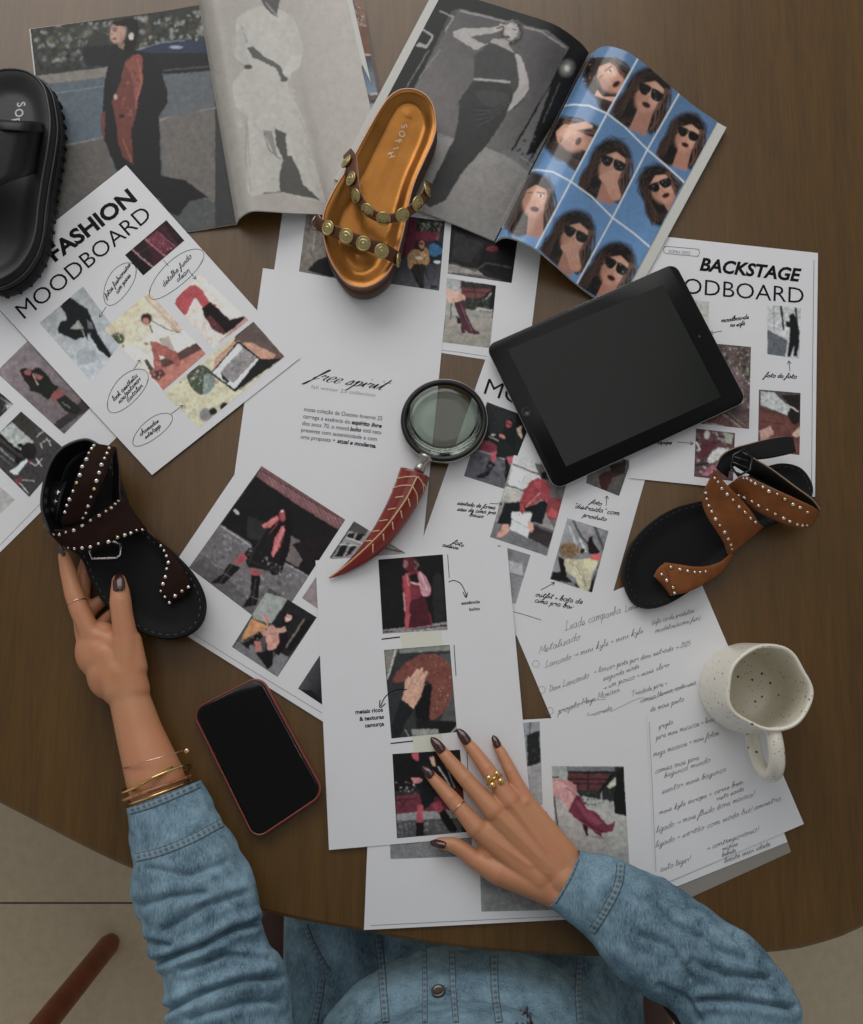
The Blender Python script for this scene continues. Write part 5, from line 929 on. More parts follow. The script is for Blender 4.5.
copies(coin, 'coin_stud', s2, tilt(bvh(s2), [(328.5, 228), (346.5, 236), (363.5, 243.5), (381.5, 251), (397.5, 260)], [(-.1, 0, 0), (0, -.1, 0), (0, -.1, 0), (.1, -.1, 0), (1.2, .2, 0)]), COIN)
b = MB(); q = [P(x, y, z / 1000) for x, y, z in ((316, 216, 40), (312, 222, 38), (313, 229, 36), (318, 230, 38))]; b.tube(q, .0016, 8); b.build('buckle', mat('dark_buckle_metal', (.25, .22, .2), .3, 1.0), gs)

# ---- black slide, cut by the left edge
bs = empty('slide_sandal', P(10, 180, 0.006)); tag(bs, 'chunky black slide sandal at the left edge, partly on the magazine', 'sandal')
zt2 = lambda x, y: 46
ol2 = outline([(12, 69), (30, 73), (43, 86), (48, 104), (50, 125), (47, 150), (42, 178), (38, 205), (35, 232), (28, 252), (14, 270), (-8, 280), (-30, 270), (-44, 245), (-50, 205), (-46, 160), (-36, 118), (-22, 86), (-5, 72)], zt2)
loops('outsole', [lay(ol2, -.041, .002), lay(ol2, -.041, -.003), lay(ol2, -.030, -.006), lay(ol2, -.022, -.0062), lay(ol2, -.0215, -.004)], BLKM, bs)
b = MB()
q = inset(lay(ol2, -.031, -.0052), 0)
for i in range(0, len(q), 3): v = Vector(q[i]); b.box(v, (.0042, .0042, .012), bev=.001)
b.build('tread_ribs', BLKM, bs)
loops('midsole', [lay(ol2, -.0215, -.004), lay(ol2, -.02, -.0046), lay(ol2, -.012, -.004), lay(ol2, -.0115, -.0018), lay(ol2, -.001, 0), lay(ol2, 0, .0012)], BLK, bs, cap1=False)
b = MB(); b.tube([tuple(v) for v in lay(ol2, -.0118, -.0040)], .0009, 6, closed=True); b.build('welt', mat('dark_grey_welt', (.06, .06, .062), .4), bs)
b = MB(); b.tube([tuple(v) for v in ol2], .0012, 8, closed=True); b.build('rim', mat('dark_grey_welt'), bs)
fb2 = footbed('footbed', lay(ol2, -.0005, .0015), (P(5, 110, .046), P(-8, 235, .046)), .011, mat('grey_black_insole', (.026, .026, .027), .5, bump=.15, bscale=300), bs)
letters_on(bs, bvh(fb2), [('S', 21.5, 104.5), ('O', 19.5, 113), ('F', 16, 121)], mat('white_lettering', (.55, .55, .55), .5), .0098, (1, .2, 0), name='printed_letter')
sb = strap('strap', [(-46, 118, 44), (-20, 118, 88), (8, 120, 96), (28, 121, 88), (39, 122, 66), (45, 124, 30)], [(-52, 210, 40), (-34, 200, 74), (-14, 190, 88), (8, 182, 86), (28, 176, 68), (40, 172, 28)], (BLK, SUEDE, BLK), bs, th=3, arch=1)
strap('strap_edge', [(-20, 119.5, 89), (8, 121.5, 97), (28, 122.5, 89), (39, 123.5, 67), (44, 125.5, 36)], [(-20, 128, 90), (8, 130, 98), (28, 131, 90), (39, 132, 68), (45, 133, 36)], (BLK, SUEDE, BLK), bs, th=2, arch=.6)

# ---- dark brown studded sandal held by the left hand
ds = empty('studded_sandal', P(120, 540, 0.004)); tag(ds, 'dark brown studded sandal gripped by the left hand', 'sandal', 'studded strappy sandals')
zd = lambda x, y: 34
po = [(85, 439), (101, 447), (113, 463), (121, 487), (129, 508), (146, 530), (173, 552.5), (193, 575), (203.5, 598), (202, 619), (190, 633), (170, 639), (147, 634.5), (122, 620), (103, 602), (90, 580), (80, 557), (62, 545), (46, 528), (41, 510), (44, 488), (57, 455), (70, 443)]
ol3 = outline(po, zd)
loops('sole', [lay(ol3, -.0125, .001), lay(ol3, -.0125, 0), lay(ol3, -.007, -.0004), lay(ol3, -.006, .0004), lay(ol3, -.001, .0), lay(ol3, 0, .0008)], BLKM, ds, cap1=False)
fb3 = footbed('footbed', lay(ol3, 0, .0008), (P(72, 478, .03), P(165, 600, .03)), .003, SUEDE, ds)
stitches(ds, ol3, .0042, -.0002, mat('grey_thread', (.16, .15, .14), .6), 2)
BR = mat('dark_brown_suede', (0.026, 0.0105, 0.007), 0.85, spec=.15, vary=.35, vscale=90, bump=.3, bscale=500); BRE = mat('brown_strap_edge', (.09, .05, .035), .5)
# heel counter band standing up round the heel
strap('ankle_band', [(48, 533, 74), (40, 505, 84), (46, 470, 90), (60, 448, 92), (85, 438, 92), (103, 446, 90)], [(62, 534, 38), (56, 506, 34), (60, 476, 34), (70, 458, 34), (86, 449, 34), (100, 455, 34)], (BLK, BLK, mat('dark_grey_welt')), ds, th=2.2, arch=0)
sA = strap('strap', [(93, 443, 92), (86, 456, 97), (77, 476, 99), (70, 496, 95), (64, 514, 84), (60, 524, 66)], [(116, 447, 90), (110, 462, 95), (103, 480, 97), (96, 498, 92), (89, 516, 78), (80, 530, 58)], (BR, BLK, BRE), ds, arch=1.2)
strap('strap_lining', [(116, 447, 90), (119, 470, 82), (119, 490, 66), (120, 505, 48)], [(112, 452, 82), (113, 472, 70), (112, 492, 52), (114, 512, 38)], (BLK, BLK, BRE), ds, th=1.6)
sB = strap('strap', [(121, 494, 40), (116, 500, 56), (102, 511, 68), (84, 521, 72), (66, 529, 70), (47, 531, 60)], [(147, 529, 36), (137, 532, 52), (118, 539, 64), (99, 547, 68), (80, 551.5, 64), (62, 546, 44)], (BR, BLK, BRE), ds, arch=1.5)
strap('strap_side', [(47, 531, 60), (44, 526, 46), (46, 522, 32)], [(62, 546, 44), (58, 543, 34), (56, 540, 26)], (BR, BLK, BRE), ds)
sC = strap('toe_strap', [(147, 531, 34), (157, 541, 40), (164, 553, 43), (166, 566, 43), (160, 580, 42), (157.5, 587, 40)], [(152, 534, 32), (168, 549, 38), (181, 566, 40), (190, 581, 38), (186, 594, 37), (170, 604, 35)], (BR, BLK, BRE), ds, arch=2)
btA, btB, btC = bvh(sA), bvh(sB), bvh(sC)
O = lambda l: [(35 + x / 7.845, 430 + y / 7.845, k) for x, y, k in l]
studs(sA, btA, O([(462, 122, .9), (445, 146, 1), (422, 180, .75), (404, 230, 1.2), (371, 287, 1.15), (352, 354, 1.2), (326, 415, 1), (299, 480, .8), (271, 545, 1.1), (250, 592, .85), (228, 640, .9)]), (1, 6))
studs(sA, btA, O([(582, 142, .9), (565, 182, 1), (546, 221, .85), (522, 273, 1.2), (503, 335, 1.1), (483, 399, 1.15), (464, 463, 1), (440, 526, .75), (417, 598, 1.0), (400, 652, .8), (376, 690, .8)]), (1, 6))
studs(sB, btB, O([(655, 556, .85), (629, 580, .9), (598, 611, 1), (556, 637, 1), (503, 671, 1.1), (435, 708, .9), (371, 748, 1.1), (305, 786, 1.15), (243, 802, .9), (192, 820, 1), (148, 818, .7)]), (3, 8))
studs(sB, btB, O([(842, 783, .8), (796, 786, .75), (752, 808, 1), (704, 825, 1.1), (648, 842, 1.1), (577, 877, 1.15), (498, 892, .8), (435, 917, 1), (370, 926, 1.05), (310, 930, .9), (262, 922, .7)]), (4,))
O = lambda l: [(50 + x / 5.076, 530 + y / 5.076, k) for x, y, k in l]
studs(sC, btC, O([(560, 82, .8), (578, 105, .8), (590, 132, .9), (600, 165, 1.1), (592, 197, .9), (585, 238, 1.1), (573, 274, 1.2), (558, 315, .9), (583, 340, .8), (606, 370, 1), (635, 335, 1.15), (670, 310, 1), (703, 290, 1)]), (7, 11))
def star(mb):
    v = [(0, 0, .0008)]; 
    for k in range(10): r = .0036 if k % 2 == 0 else .0015; v.append((r * math.cos(k * math.pi / 5), r * math.sin(k * math.pi / 5), .0003))
    mb.add(v, [(0, k + 1, (k + 1) % 10 + 1) for k in range(10)])
sS = strap('buckle_strap', [(66, 482, 60), (62, 494, 64), (58, 510, 64), (56, 522, 56)], [(50, 478, 60), (45, 490, 64), (43, 508, 62), (44, 522, 54)], (BLK, BLK, mat('dark_grey_welt')), ds, th=1.5)
copies(star, 'star_eyelet', sS, [(p, n, 1.0) for p, n in (hit(bvh(sS), x, y) for x, y in ((57, 492), (54.5, 501.5), (52, 510))) if p], SILV, 'silver star eyelet')
b = MB(); q = [P(x, y, .038) for x, y in ((90, 553), (92, 558.5), (117, 558), (120, 555), (121, 544), (112, 541), (96, 543), (89, 547))]; b.tube(q, .0013, 8, closed=True); b.build('buckle', SILV, ds, label='silver buckle')

# ---- tan studded sandal on the right
ts = empty('studded_sandal', P(715, 530, 0.0)); tag(ts, 'tan suede studded sandal with a black sole, lying between the tablet and the mug', 'sandal', 'studded strappy sandals')
zs = lambda x, y: 16
po = [(800, 467), (810, 478), (813.5, 492), (806, 506), (790, 517), (762, 529), (741, 543), (724, 562), (708, 578), (692, 590), (672, 602), (652, 608), (636, 603.5), (627, 589), (624, 570), (632, 544), (652, 522), (676, 507.5), (703, 500), (726, 490), (748, 476), (768, 466), (784, 463)]
ol4 = outline(po, zs)
loops('sole', [lay(ol4, -.0125, .001), lay(ol4, -.0125, 0), lay(ol4, -.007, -.0004), lay(ol4, -.006, .0004), lay(ol4, -.001, .0), lay(ol4, 0, .0008)], BLKM, ts, cap1=False)
footbed('footbed', lay(ol4, 0, .0008), (P(785, 490, .016), P(655, 572, .016)), .003, SUEDE, ts)
stitches(ts, ol4, .0042, -.0002, mat('black_thread', (.05, .05, .05), .5), 2)
TAN = mat('tan_suede', lin((146, 88, 48)), 0.85, vary=.28, vscale=70, bump=.3, bscale=500, spec=.2); TED = mat('tan_strap_edge', lin((150, 120, 96)), .6)
t1 = strap('strap', [(729, 556, 20), (724, 543, 34), (716, 530, 46), (706, 514, 52), (702, 500, 58), (706, 486, 66), (713, 472, 74)], [(764, 527, 20), (760, 524, 34), (752, 512, 46), (741, 499, 54), (730, 488, 62), (721, 478, 70), (714.5, 470, 76)], (TAN, BLK, TED), ts, arch=2)
t2 = strap('toe_strap', [(731, 552, 22), (722, 561, 26), (708, 566, 29), (694, 566.5, 31), (680, 564.5, 32), (665.5, 562.5, 31)], [(733, 556, 19), (724, 570, 20), (712, 579, 22), (699, 587, 24), (688, 592, 26), (673, 595.5, 26)], (TAN, BLK, TED), ts, arch=1.5)
strap('toe_loop', [(654, 576, 17), (656, 573, 26), (666, 563.5, 31)], [(671, 596, 17), (669, 594, 22), (674, 595.5, 26)], (TAN, BLK, TED), ts)
t2b = strap('strap_tip', [(665.5, 562.5, 31), (658, 569, 30), (654, 576.5, 27)], [(673, 595.5, 26), (670, 592, 25), (667, 588, 23)], (TAN, BLK, TED), ts)
t3 = strap('ankle_strap', [(728, 485, 40), (734, 481, 52), (744.5, 476.5, 60), (767, 486, 64), (795, 498.5, 62), (813, 507, 56), (820, 511, 44)], [(726, 491, 30), (734, 496, 36), (756, 511, 42), (783, 523.5, 44), (802, 528, 40), (812, 526, 34), (817, 519, 28)], (TAN, BLK, TED), ts, arch=1)
t4 = strap('ankle_strap', [(820, 511, 46), (812, 500, 60), (794.7, 487, 66), (772, 470, 68), (756, 460, 66), (742, 452, 62)], [(817, 512, 34), (806, 505, 44), (790, 497, 48), (768, 484, 50), (748, 474, 50), (734, 466, 48)], (BLK, BLK, TED), ts, th=1.8)
t5 = strap('strap_end', [(716, 468, 60), (722, 456, 66), (733, 449, 68), (750, 444, 64), (767, 439.5, 58), (784, 436.5, 52), (793, 437, 48)], [(728, 478, 44), (730, 470, 50), (738, 464, 54), (752, 460.5, 52), (769, 458.5, 48), (786, 455, 44), (796, 452, 42)], (BLK, BLK, TED), ts, th=1.8)
b = MB(); q = [P(x, y, .068) for x, y in ((733, 455), (744, 449), (752, 458), (750, 470), (738, 476), (731, 466))]; b.tube(q, .0014, 8, closed=True); b.build('buckle', mat('black_buckle_metal', (.05, .05, .052), .25, .9), ts, label='black buckle')
for x0, y0, x1, y1 in ((732, 462, 748, 468), (734, 457, 748, 461), (730, 470, 742, 475)):
    b = MB(); b.tube([P(x0, y0, .07), P(x1, y1, .07)], .0011, 8); b.build('buckle_pin', mat('black_buckle_metal'), ts)
O = lambda l: [(660 + x / 5.076, 430 + y / 5.076, k) for x, y, k in l]
b1, b3 = bvh(t1), bvh(t3)
studs(t1, b1, O([(232, 320, .8), (237, 350, .8), (248, 384, .9), (262, 414, .9), (282, 452, 1.1), (304, 484, 1), (328, 519, 1.1), (346, 553, 1), (360, 583, .9), (365, 604, .7)]), (5,))
studs(t1, b1, O([(278, 244, .8), (294, 264, .8), (314, 297, 1), (341, 327, 1.1), (371, 355, .8), (402, 390, 1), (432, 418, 1.1), (461, 448, .9), (485, 468, .9)]), (6,))
studs(t3, b3, O([(423, 245, .7), (441, 247, .8), (461, 259, .9), (483, 273, 1), (522, 290, .9), (552, 312, 1.2), (595, 325, .7), (634, 351, 1.1), (675, 378, 1.1), (711, 394, 1), (749, 417, .8)]), (7,))
studs(t3, b3, O([(372, 320, .7), (400, 334, 1), (427, 345, 1.1), (466, 363, .9), (500, 384, 1), (545, 405, .7), (585, 426, 1.1), (627, 448, 1.1), (659, 464, 1), (697, 480, .8), (723, 485, .8), (746, 484, .7)]), (6,))
O = lambda l: [(600 + x / 3.596, 420 + y / 3.596, k) for x, y, k in l]
studs(t2, bvh(t2), O([(255, 529, 1.1), (287, 537, 1), (315, 543, .9), (341, 547, .8), (360, 547, .7), (380, 545, .7), (263, 602, 1.1), (268, 622, .8)]), (0, 6))
studs(t2b, bvh(t2b), O([(222, 555, .8), (240, 577, 1.1)]))
# ================================================================ tablet, phone, mug, magnifier
def rrect(q, r, z, n=7):
    """rounded quad through four world corners"""
    out = []; q = [Vector((p.x, p.y, 0)) for p in q]
    for i in range(4):
        p, a, b = q[i], q[i - 1], q[(i + 1) % 4]; da = (a - p).normalized(); db = (b - p).normalized(); c = p + (da + db) * r
        for k in range(n + 1):
            t = k / n * math.pi / 2; out.append((*(c - db * r * math.cos(t) * 1 - da * r * math.sin(t)).xy, z))
    return np.array(out)
tb = empty('tablet', P(615, 375, 0.0022)); tag(tb, 'black framed tablet with a dark blank screen lying tilted across the sheets', 'tablet')
tz = lambda x, y: .0112 + .006 * max(0, min(1.2, 1 - ((x - 486) * -.395 + (y - 346) * .919 - 0) / 158))
q = [P(x, y, tz(x, y)) for x, y in ((485.5, 345.5), (675, 263), (747.5, 401), (555, 490))]
BZ = mat('black_glass', (0.006, 0.006, 0.006), 0.2, spec=.2); SCR = mat('tablet_screen_glass', (0.012, 0.0145, 0.0118), 0.22, spec=.24); ALU = mat('brushed_aluminium', (0.55, 0.55, 0.56), 0.3, 1.0); CASE = mat('dark_grey_plastic', (.03, .03, .03), .35)
pl = np.linalg.lstsq(np.array([(p.x, p.y, 1) for p in q]), np.array([p.z for p in q]), rcond=None)[0]; tpz = lambda x, y: pl[0] * x + pl[1] * y + pl[2]
def onpl(px, py, e):
    p = P(px, py, .014)
    for _ in range(3): p = P(px, py, tpz(p.x, p.y) - TZ)
    p.z = tpz(p.x, p.y) + e; return p
o1 = rrect(q, .011, 0)
for v in o1: v[2] = tpz(v[0], v[1])
loops('back_shell', [lay(o1, -.0088, .008), lay(o1, -.0075, .003), lay(o1, -.004, .0003), lay(o1, -.0016, 0), lay(o1, -.0008, 0)], ALU, tb, label='silver metal shell')
loops('bezel', [lay(o1, -.0008, .0004), lay(o1, -.0003, .0004), lay(o1, 0, .001)], BZ, tb)
s4 = [onpl(x, y, .0002) for x, y in ((508, 349.5), (663, 285), (721, 397), (566, 466.5))]
mk('screen', [tuple(p) for p in s4], [(3, 2, 1, 0)], SCR, tb, smooth=False, label='blank dark screen')
b = MB(); b.lathe([(.0052, 0), (.0052, .00012), (.0046, .00012), (.0044, -.0002), (.0001, -.0004)], onpl(526, 412, .0001), 28); b.build('home_button', mat('button_black', (.02, .02, .02), .3), tb)
b = MB(); b.lathe([(.0012, 0), (.0012, .0001), (.0001, .0001)], onpl(699.5, 336.5, .0001), 16); b.build('front_camera', mat('lens_dark', (.05, .05, .06), .1), tb)

ph = empty('smartphone', P(258, 757, 0)); tag(ph, 'smartphone face up with a black screen in a dark red case, beside the left sleeve', 'phone')
q = [P(x, y, .0105) for x, y in ((190, 710), (260.5, 674), (326, 794), (254.5, 842))]
RC = mat('dark_red_case', lin((126, 54, 46)), 0.38, coat=.3); o2 = rrect(q, .0145, TZ + .0105, 10)
loops('case', [lay(o2, -.0103, .003), lay(o2, -.009, .0006), lay(o2, -.004, -.0002), lay(o2, 0, .0004), lay(o2, .0003, .0012), lay(o2, 0, .0022), lay(o2, -.001, .0024)], RC, ph, cap1=False)
loops('screen', [lay(o2, -.0035, .0024), lay(o2, -.0008, .0024), lay(o2, -.0002, .003), lay(o2, -.0001, .0045)], mat('phone_glass', (.004, .004, .004), .06), ph, label='black glass screen')
b = MB(); b.tube([P(309, 766.5, .006), P(301, 752, .006)], .0012, 8); b.build('side_button', RC, ph)

# ---- mug
def mug_mat():
    m, N, L, bb = node_mat('speckled_cream_glaze'); tc = N.new('ShaderNodeTexCoord'); last = None
    for i, (sc, th, dens) in enumerate(((125, .17, .62), (300, .17, .60))):
        vo = N.new('ShaderNodeTexVoronoi'); vo.inputs['Scale'].default_value = sc; L.new(tc.outputs['Object'], vo.inputs['Vector'])
        ma = N.new('ShaderNodeMath'); ma.operation = 'LESS_THAN'; ma.inputs[1].default_value = th; L.new(vo.outputs['Distance'], ma.inputs[0])
        sp = N.new('ShaderNodeSeparateColor'); L.new(vo.outputs['Color'], sp.inputs[0]); mb_ = N.new('ShaderNodeMath'); mb_.operation = 'GREATER_THAN'; mb_.inputs[1].default_value = dens; L.new(sp.outputs[0], mb_.inputs[0])
        mm = N.new('ShaderNodeMath'); mm.operation = 'MULTIPLY'; L.new(ma.outputs[0], mm.inputs[0]); L.new(mb_.outputs[0], mm.inputs[1])
        if last: mx = N.new('ShaderNodeMath'); mx.operation = 'MAXIMUM'; L.new(last.outputs[0], mx.inputs[0]); L.new(mm.outputs[0], mx.inputs[1]); last = mx
        else: last = mm
    mx = N.new('ShaderNodeMix'); mx.data_type = 'RGBA'; L.new(last.outputs[0], mx.inputs[0]); mx.inputs[6].default_value = (.80, .755, .64, 1); mx.inputs[7].default_value = (.06, .05, .04, 1)
    L.new(mx.outputs[2], bb.inputs['Base Color']); bb.inputs['Roughness'].default_value = .32; bb.inputs['Coat Weight'].default_value = .3; return m
MG = mug_mat(); base = P(738, 688, .0019); mg = empty('mug', (base.x, base.y, base.z)); tag(mg, 'cream speckled handmade mug, empty, standing on the handwritten notes', 'mug')
def mugz(prof, n=72):
    ls = []
    for r, z in prof:
        q = []
        for k in range(n):
            a = 2 * math.pi * k / n; f = 1 + (.030 * math.cos(3 * a + 2.2) + .022 * math.cos(5 * a + .6) + .012 * math.cos(7 * a)) * min(1, max(0, (z - .02) / .07)) ** 1.5
            q.append((base.x + r * f * math.cos(a), base.y + r * f * math.sin(a), base.z + z + .0012 * math.cos(2 * a + 1) * (z / .09)))
        ls.append(np.array(q))
    return ls
loops('body', mugz([(.030, 0), (.039, .0005), (.0425, .004), (.0455, .016), (.0462, .032), (.0452, .05), (.0436, .072), (.0425, .090), (.0418, .099), (.0408, .1015), (.0390, .1015), (.0379, .099), (.0384, .088), (.0400, .066), (.0412, .044), (.0405, .022), (.037, .011), (.026, .007), (.001, .0065)]), MG, mg)
b = MB(); hp = [(0.038, .090), (.055, .092), (.074, .084), (.085, .062), (.081, .038), (.064, .024), (.042, .022)]
hp = [(p[0], p[1]) for p in cat(hp, 6)]; dx = .06
b.tube([(base.x + dx * 0.0 + .004 + (r - .04) * .12, base.y - r, base.z + z) for r, z in hp], [.0078] * len(hp), 16, flat=.85); b.build('handle', MG, mg)

# ---- magnifying glass
mz = empty('magnifying_glass', P(420, 470, .004)); tag(mz, 'magnifying glass with a dark ring and a red horn handle with cream veins', 'magnifying glass')
LC = P(444, 420.5, .015); RR = .0465; nrm = Vector((-.02, .05, 1)).normalized(); OM = orient(nrm)
DM = mat('black_ring_metal', (.022, .022, .022), .3, .6); NI = mat('nickel_metal', (.42, .39, .35), .28, 1.0)
b = MB(); b.lathe([(RR - .0042, .0028), (RR - .0054, .001), (RR - .0052, -.0012), (RR - .003, -.0028), (RR, -.0045), (RR + .0005, .0), (RR - .0002, .0032), (RR - .0022, .0038), (RR - .0042, .0028)], LC, 96, OM, False); b.build('lens_ring', DM, mz)
b = MB(); b.lathe([(RR + .0006, -.0052), (RR + .0006, .001), (RR + .0013, .0012), (RR + .0016, -.002), (RR + .0013, -.0054), (RR + .0006, -.0052)], LC, 96, OM, False); b.build('outer_band', NI, mz, label='silver band')
gm = bpy.data.materials.new('lens_glass'); gm.use_nodes = True; N = gm.node_tree.nodes; L = gm.node_tree.links; N.remove(N['Principled BSDF'])
tr = N.new('ShaderNodeBsdfTransparent'); tr.inputs[0].default_value = (.86, .92, .86, 1); gl = N.new('ShaderNodeBsdfGlossy'); gl.inputs['Roughness'].default_value = .02; fr = N.new('ShaderNodeFresnel'); fr.inputs[0].default_value = 1.6; mxs = N.new('ShaderNodeMixShader')
L.new(fr.outputs[0], mxs.inputs[0]); L.new(tr.outputs[0], mxs.inputs[1]); L.new(gl.outputs[0], mxs.inputs[2]); L.new(mxs.outputs[0], N['Material Output'].inputs['Surface']); MATS['lens_glass'] = gm
b = MB(); b.lathe([(.0002, -.0016), (.02, -.0012), (RR - .0046, .0), (RR - .0046, .0005), (.032, .0013), (.02, .0020), (.01, .0024), (.0002, .0026)], LC, 72, OM)
fixn(b.build('lens', gm, mz, label='clear glass lens'))
fp = P(424, 461, .017); hp_ = P(419, 471, .016)
b = MB(); b.tube([P(427, 455, .02), P(425.5, 458, .0195), P(424.5, 460, .019), P(422, 465, .018), P(420.5, 467.5, .0175), P(418, 472, .017)], [.0078, .0082, .0055, .0042, .0058, .0062], 20); b.build('ferrule', NI, mz)
RED = mat('red_horn', lin((138, 38, 26)), 0.28, vary=.45, vscale=18, coat=.4)
hc = [(415, 473, .0168, 17), (409, 489, .0162, 16.2), (398, 511, .0152, 14.8), (383, 534, .0135, 12.4), (366, 553, .0115, 9.2), (350, 566, .0090, 5.6), (338, 573.5, .0072, 2.8), (329, 578, .0062, .7)]
hc = cat([(*P(x, y, z), w / 1000 * 1.08 * .93) for x, y, z, w in hc], 8)
cen = [Vector(c[:3]) for c in hc]; rad = [c[3] for c in hc]
def hframe(i):
    t = (cen[min(i + 1, len(cen) - 1)] - cen[max(i - 1, 0)]).normalized(); u = t.cross(Vector((0, 0, 1))).normalized(); return t, u, t.cross(u)
def hpt(t, ph):
    f = t * (len(cen) - 1); i = min(int(f), len(cen) - 2); k = f - i; c = cen[i].lerp(cen[i + 1], k); r = rad[i] * (1 - k) + rad[i + 1] * k; _, u, w = hframe(i); hz = min(r * .78, c.z - TZ - .0045)
    return c + u * math.cos(ph) * r + Vector((0, 0, 1)) * math.sin(ph) * max(hz, .0006)
b = MB(); n = 28
for i in range(len(cen)):
    for k in range(n): b.v.append(tuple(hpt(i / (len(cen) - 1), 2 * math.pi * k / n)))
for i in range(len(cen) - 1):
    for k in range(n): k2 = (k + 1) % n; b.f.append((i * n + k, i * n + k2, (i + 1) * n + k2, (i + 1) * n + k))
b.f.append(tuple(range(n))[::-1]); b.f.append(tuple((len(cen) - 1) * n + k for k in range(n)))
hd = b.build('handle', RED, mz, label='red horn shaped handle'); fixn(hd); hbt = bvh(hd)
CR = mat('cream_inlay', lin((214, 172, 132)), .45)
def vein(pts, w, name='vein'):
    q = []
    for x, y in cat(pts, 5):
        p, nn = hit(hbt, x, y)
        if p: q.append(p + nn * .0001)
    if len(q) > 2: b = MB(); b.tube(q, w, 6); b.build(name, CR, mz)
O = lambda l: [(310 + x / 6.164, 440 + y / 6.164) for x, y in l]
vein(O([(118, 850), (200, 790), (290, 715), (390, 620), (470, 535), (540, 440), (600, 350), (660, 225)]), .0010, 'leaf_midrib')
for l in ([(530, 240), (590, 228), (655, 225)], [(505, 300), (560, 282), (630, 280)], [(665, 225), (695, 270), (700, 330)], [(635, 290), (660, 340), (660, 400)], [(525, 355), (578, 347)], [(480, 430), (530, 420)], [(428, 500), (480, 492)], [(384, 565), (430, 558)], [(330, 625), (380, 620)], [(605, 360), (618, 412)], [(560, 435), (568, 482)], [(508, 505), (514, 555)], [(452, 578), (455, 620)], [(388, 640), (388, 695)], [(700, 270), (715, 300)]):
    vein(O(l), .0008)
# ================================================================ the person
def rcone(mb, p0, r0, p1, r1, n=20):
    p0, p1 = Vector(p0), Vector(p1); d = (p1 - p0); L_ = d.length; M = orient(d) if L_ > 1e-6 else Matrix.Identity(4); prof = []
    for k in range(7): a = -math.pi / 2 + k / 6 * math.pi / 2; prof.append((max(r0 * math.cos(a), 1e-5), r0 * math.sin(a)))
    for k in range(7): a = k / 6 * math.pi / 2; prof.append((max(r1 * math.cos(a), 1e-5), L_ + r1 * math.sin(a)))
    mb.lathe(prof, p0, n, M)
def ell(mb, c, r, M=None, n=24):
    prof = [(max(math.cos(a), 1e-4), math.sin(a)) for a in np.linspace(-math.pi / 2, math.pi / 2, 13)]
    mb.lathe(prof, c, n, (M or Matrix.Identity(4)) @ Matrix.Diagonal((*r, 1)))
def chain(mb, pts, sub=1):
    """pts: (point, radius)"""
    for (a, ra), (b, rb) in zip(pts[:-1], pts[1:]): rcone(mb, a, ra, b, rb)
def blob(mb, voxel, smooth=4, fac=0.5):
    me = bpy.data.meshes.new('b'); me.from_pydata(mb.v, [], mb.f); o = bpy.data.objects.new('b', me); C.objects.link(o)
    fixn(o)
    r = o.modifiers.new('r', 'REMESH'); r.mode = 'VOXEL'; r.voxel_size = voxel; s = o.modifiers.new('s', 'SMOOTH'); s.factor = fac; s.iterations = smooth
    dg = bpy.context.evaluated_depsgraph_get(); m2 = bpy.data.meshes.new_from_object(o.evaluated_get(dg))
    V = np.empty(len(m2.vertices) * 3); m2.vertices.foreach_get('co', V); F = [tuple(p.vertices) for p in m2.polygons]
    bpy.data.objects.remove(o); bpy.data.meshes.remove(m2); return V.reshape(-1, 3), F
def fp(l, k=1.08): return [(P(x, y, z / 1000), r * k / 1000) for x, y, z, r in l]
SKIN = mat('skin', (0.54, 0.262, 0.128), 0.46, vcol=(0.57, 0.235, 0.122), vscale=30, bump=.25, bscale=420, sss=.12, bdist=.0008)
# right hand, palm down on the centre sheet
h = MB()
FR = dict(index=[(428.5, 773, 9, 4.9), (437, 782.5, 12, 6.3), (451.5, 798.5, 18, 7.7), (463, 812, 22, 8.2), (477, 828, 25, 10)],
          middle=[(438, 746, 9, 4.9), (447, 757.5, 13, 6.4), (465.5, 779, 20, 7.8), (478, 793, 24, 8.2), (494, 811, 28, 10.3)],
          ring=[(464, 739, 9, 4.7), (473, 749.5, 13, 6.1), (487.5, 769.5, 20, 7.4), (497, 783, 24, 7.8), (510, 801, 27, 9.8)],
          pinky=[(496, 744, 8, 4.1), (501.5, 753, 11, 5.3), (510.5, 771, 16, 6.3), (517, 784, 19, 6.8), (527, 803, 22, 8.6)],
          thumb=[(440, 843, 11, 5.6), (454, 845, 14, 7.4), (463, 850, 16, 7.9), (476, 860, 18, 9.4), (500, 873, 24, 12)])
for k, l in FR.items(): chain(h, fp(l))
W0, W1, W2 = P(553, 892, .027), P(563, 879, .030), P(572, 866, .027)
for (x, y, z, r), w in (((477, 828, 25, 10), W0), ((494, 811, 27, 10.3), W1), ((510, 801, 26, 10), W1), ((527, 803, 22, 9), W2)): rcone(h, P(x, y, z / 1000), r / 1000, w, .0155)
rcone(h, P(500, 873, .024), .0125, W0, .015); rcone(h, P(484, 836, .018), .011, P(508, 868, .018), .014); rcone(h, P(505, 815, .018), .014, P(540, 860, .020), .017); rcone(h, P(530, 815, .018), .010, W2, .015); rcone(h, P(488, 858, .02), .009, P(492, 838, .02), .010)
for x, y, z, r in ((477, 828, 26.5, 8.8), (494, 811, 29.6, 9.2), (510, 801, 28.8, 8.8), (526, 802, 24, 7.8)): ell(h, P(x, y, z / 1000), (r / 1000,) * 3)
for x, y, z, r in ((451.5, 798.5, 18.8, 8.0), (465.5, 779, 20.8, 8.1), (487.5, 769.5, 20.8, 7.7), (510.5, 771, 16.6, 6.6), (454, 845, 14.6, 7.7)): ell(h, P(x, y, z / 1000), (r / 1000,) * 3)
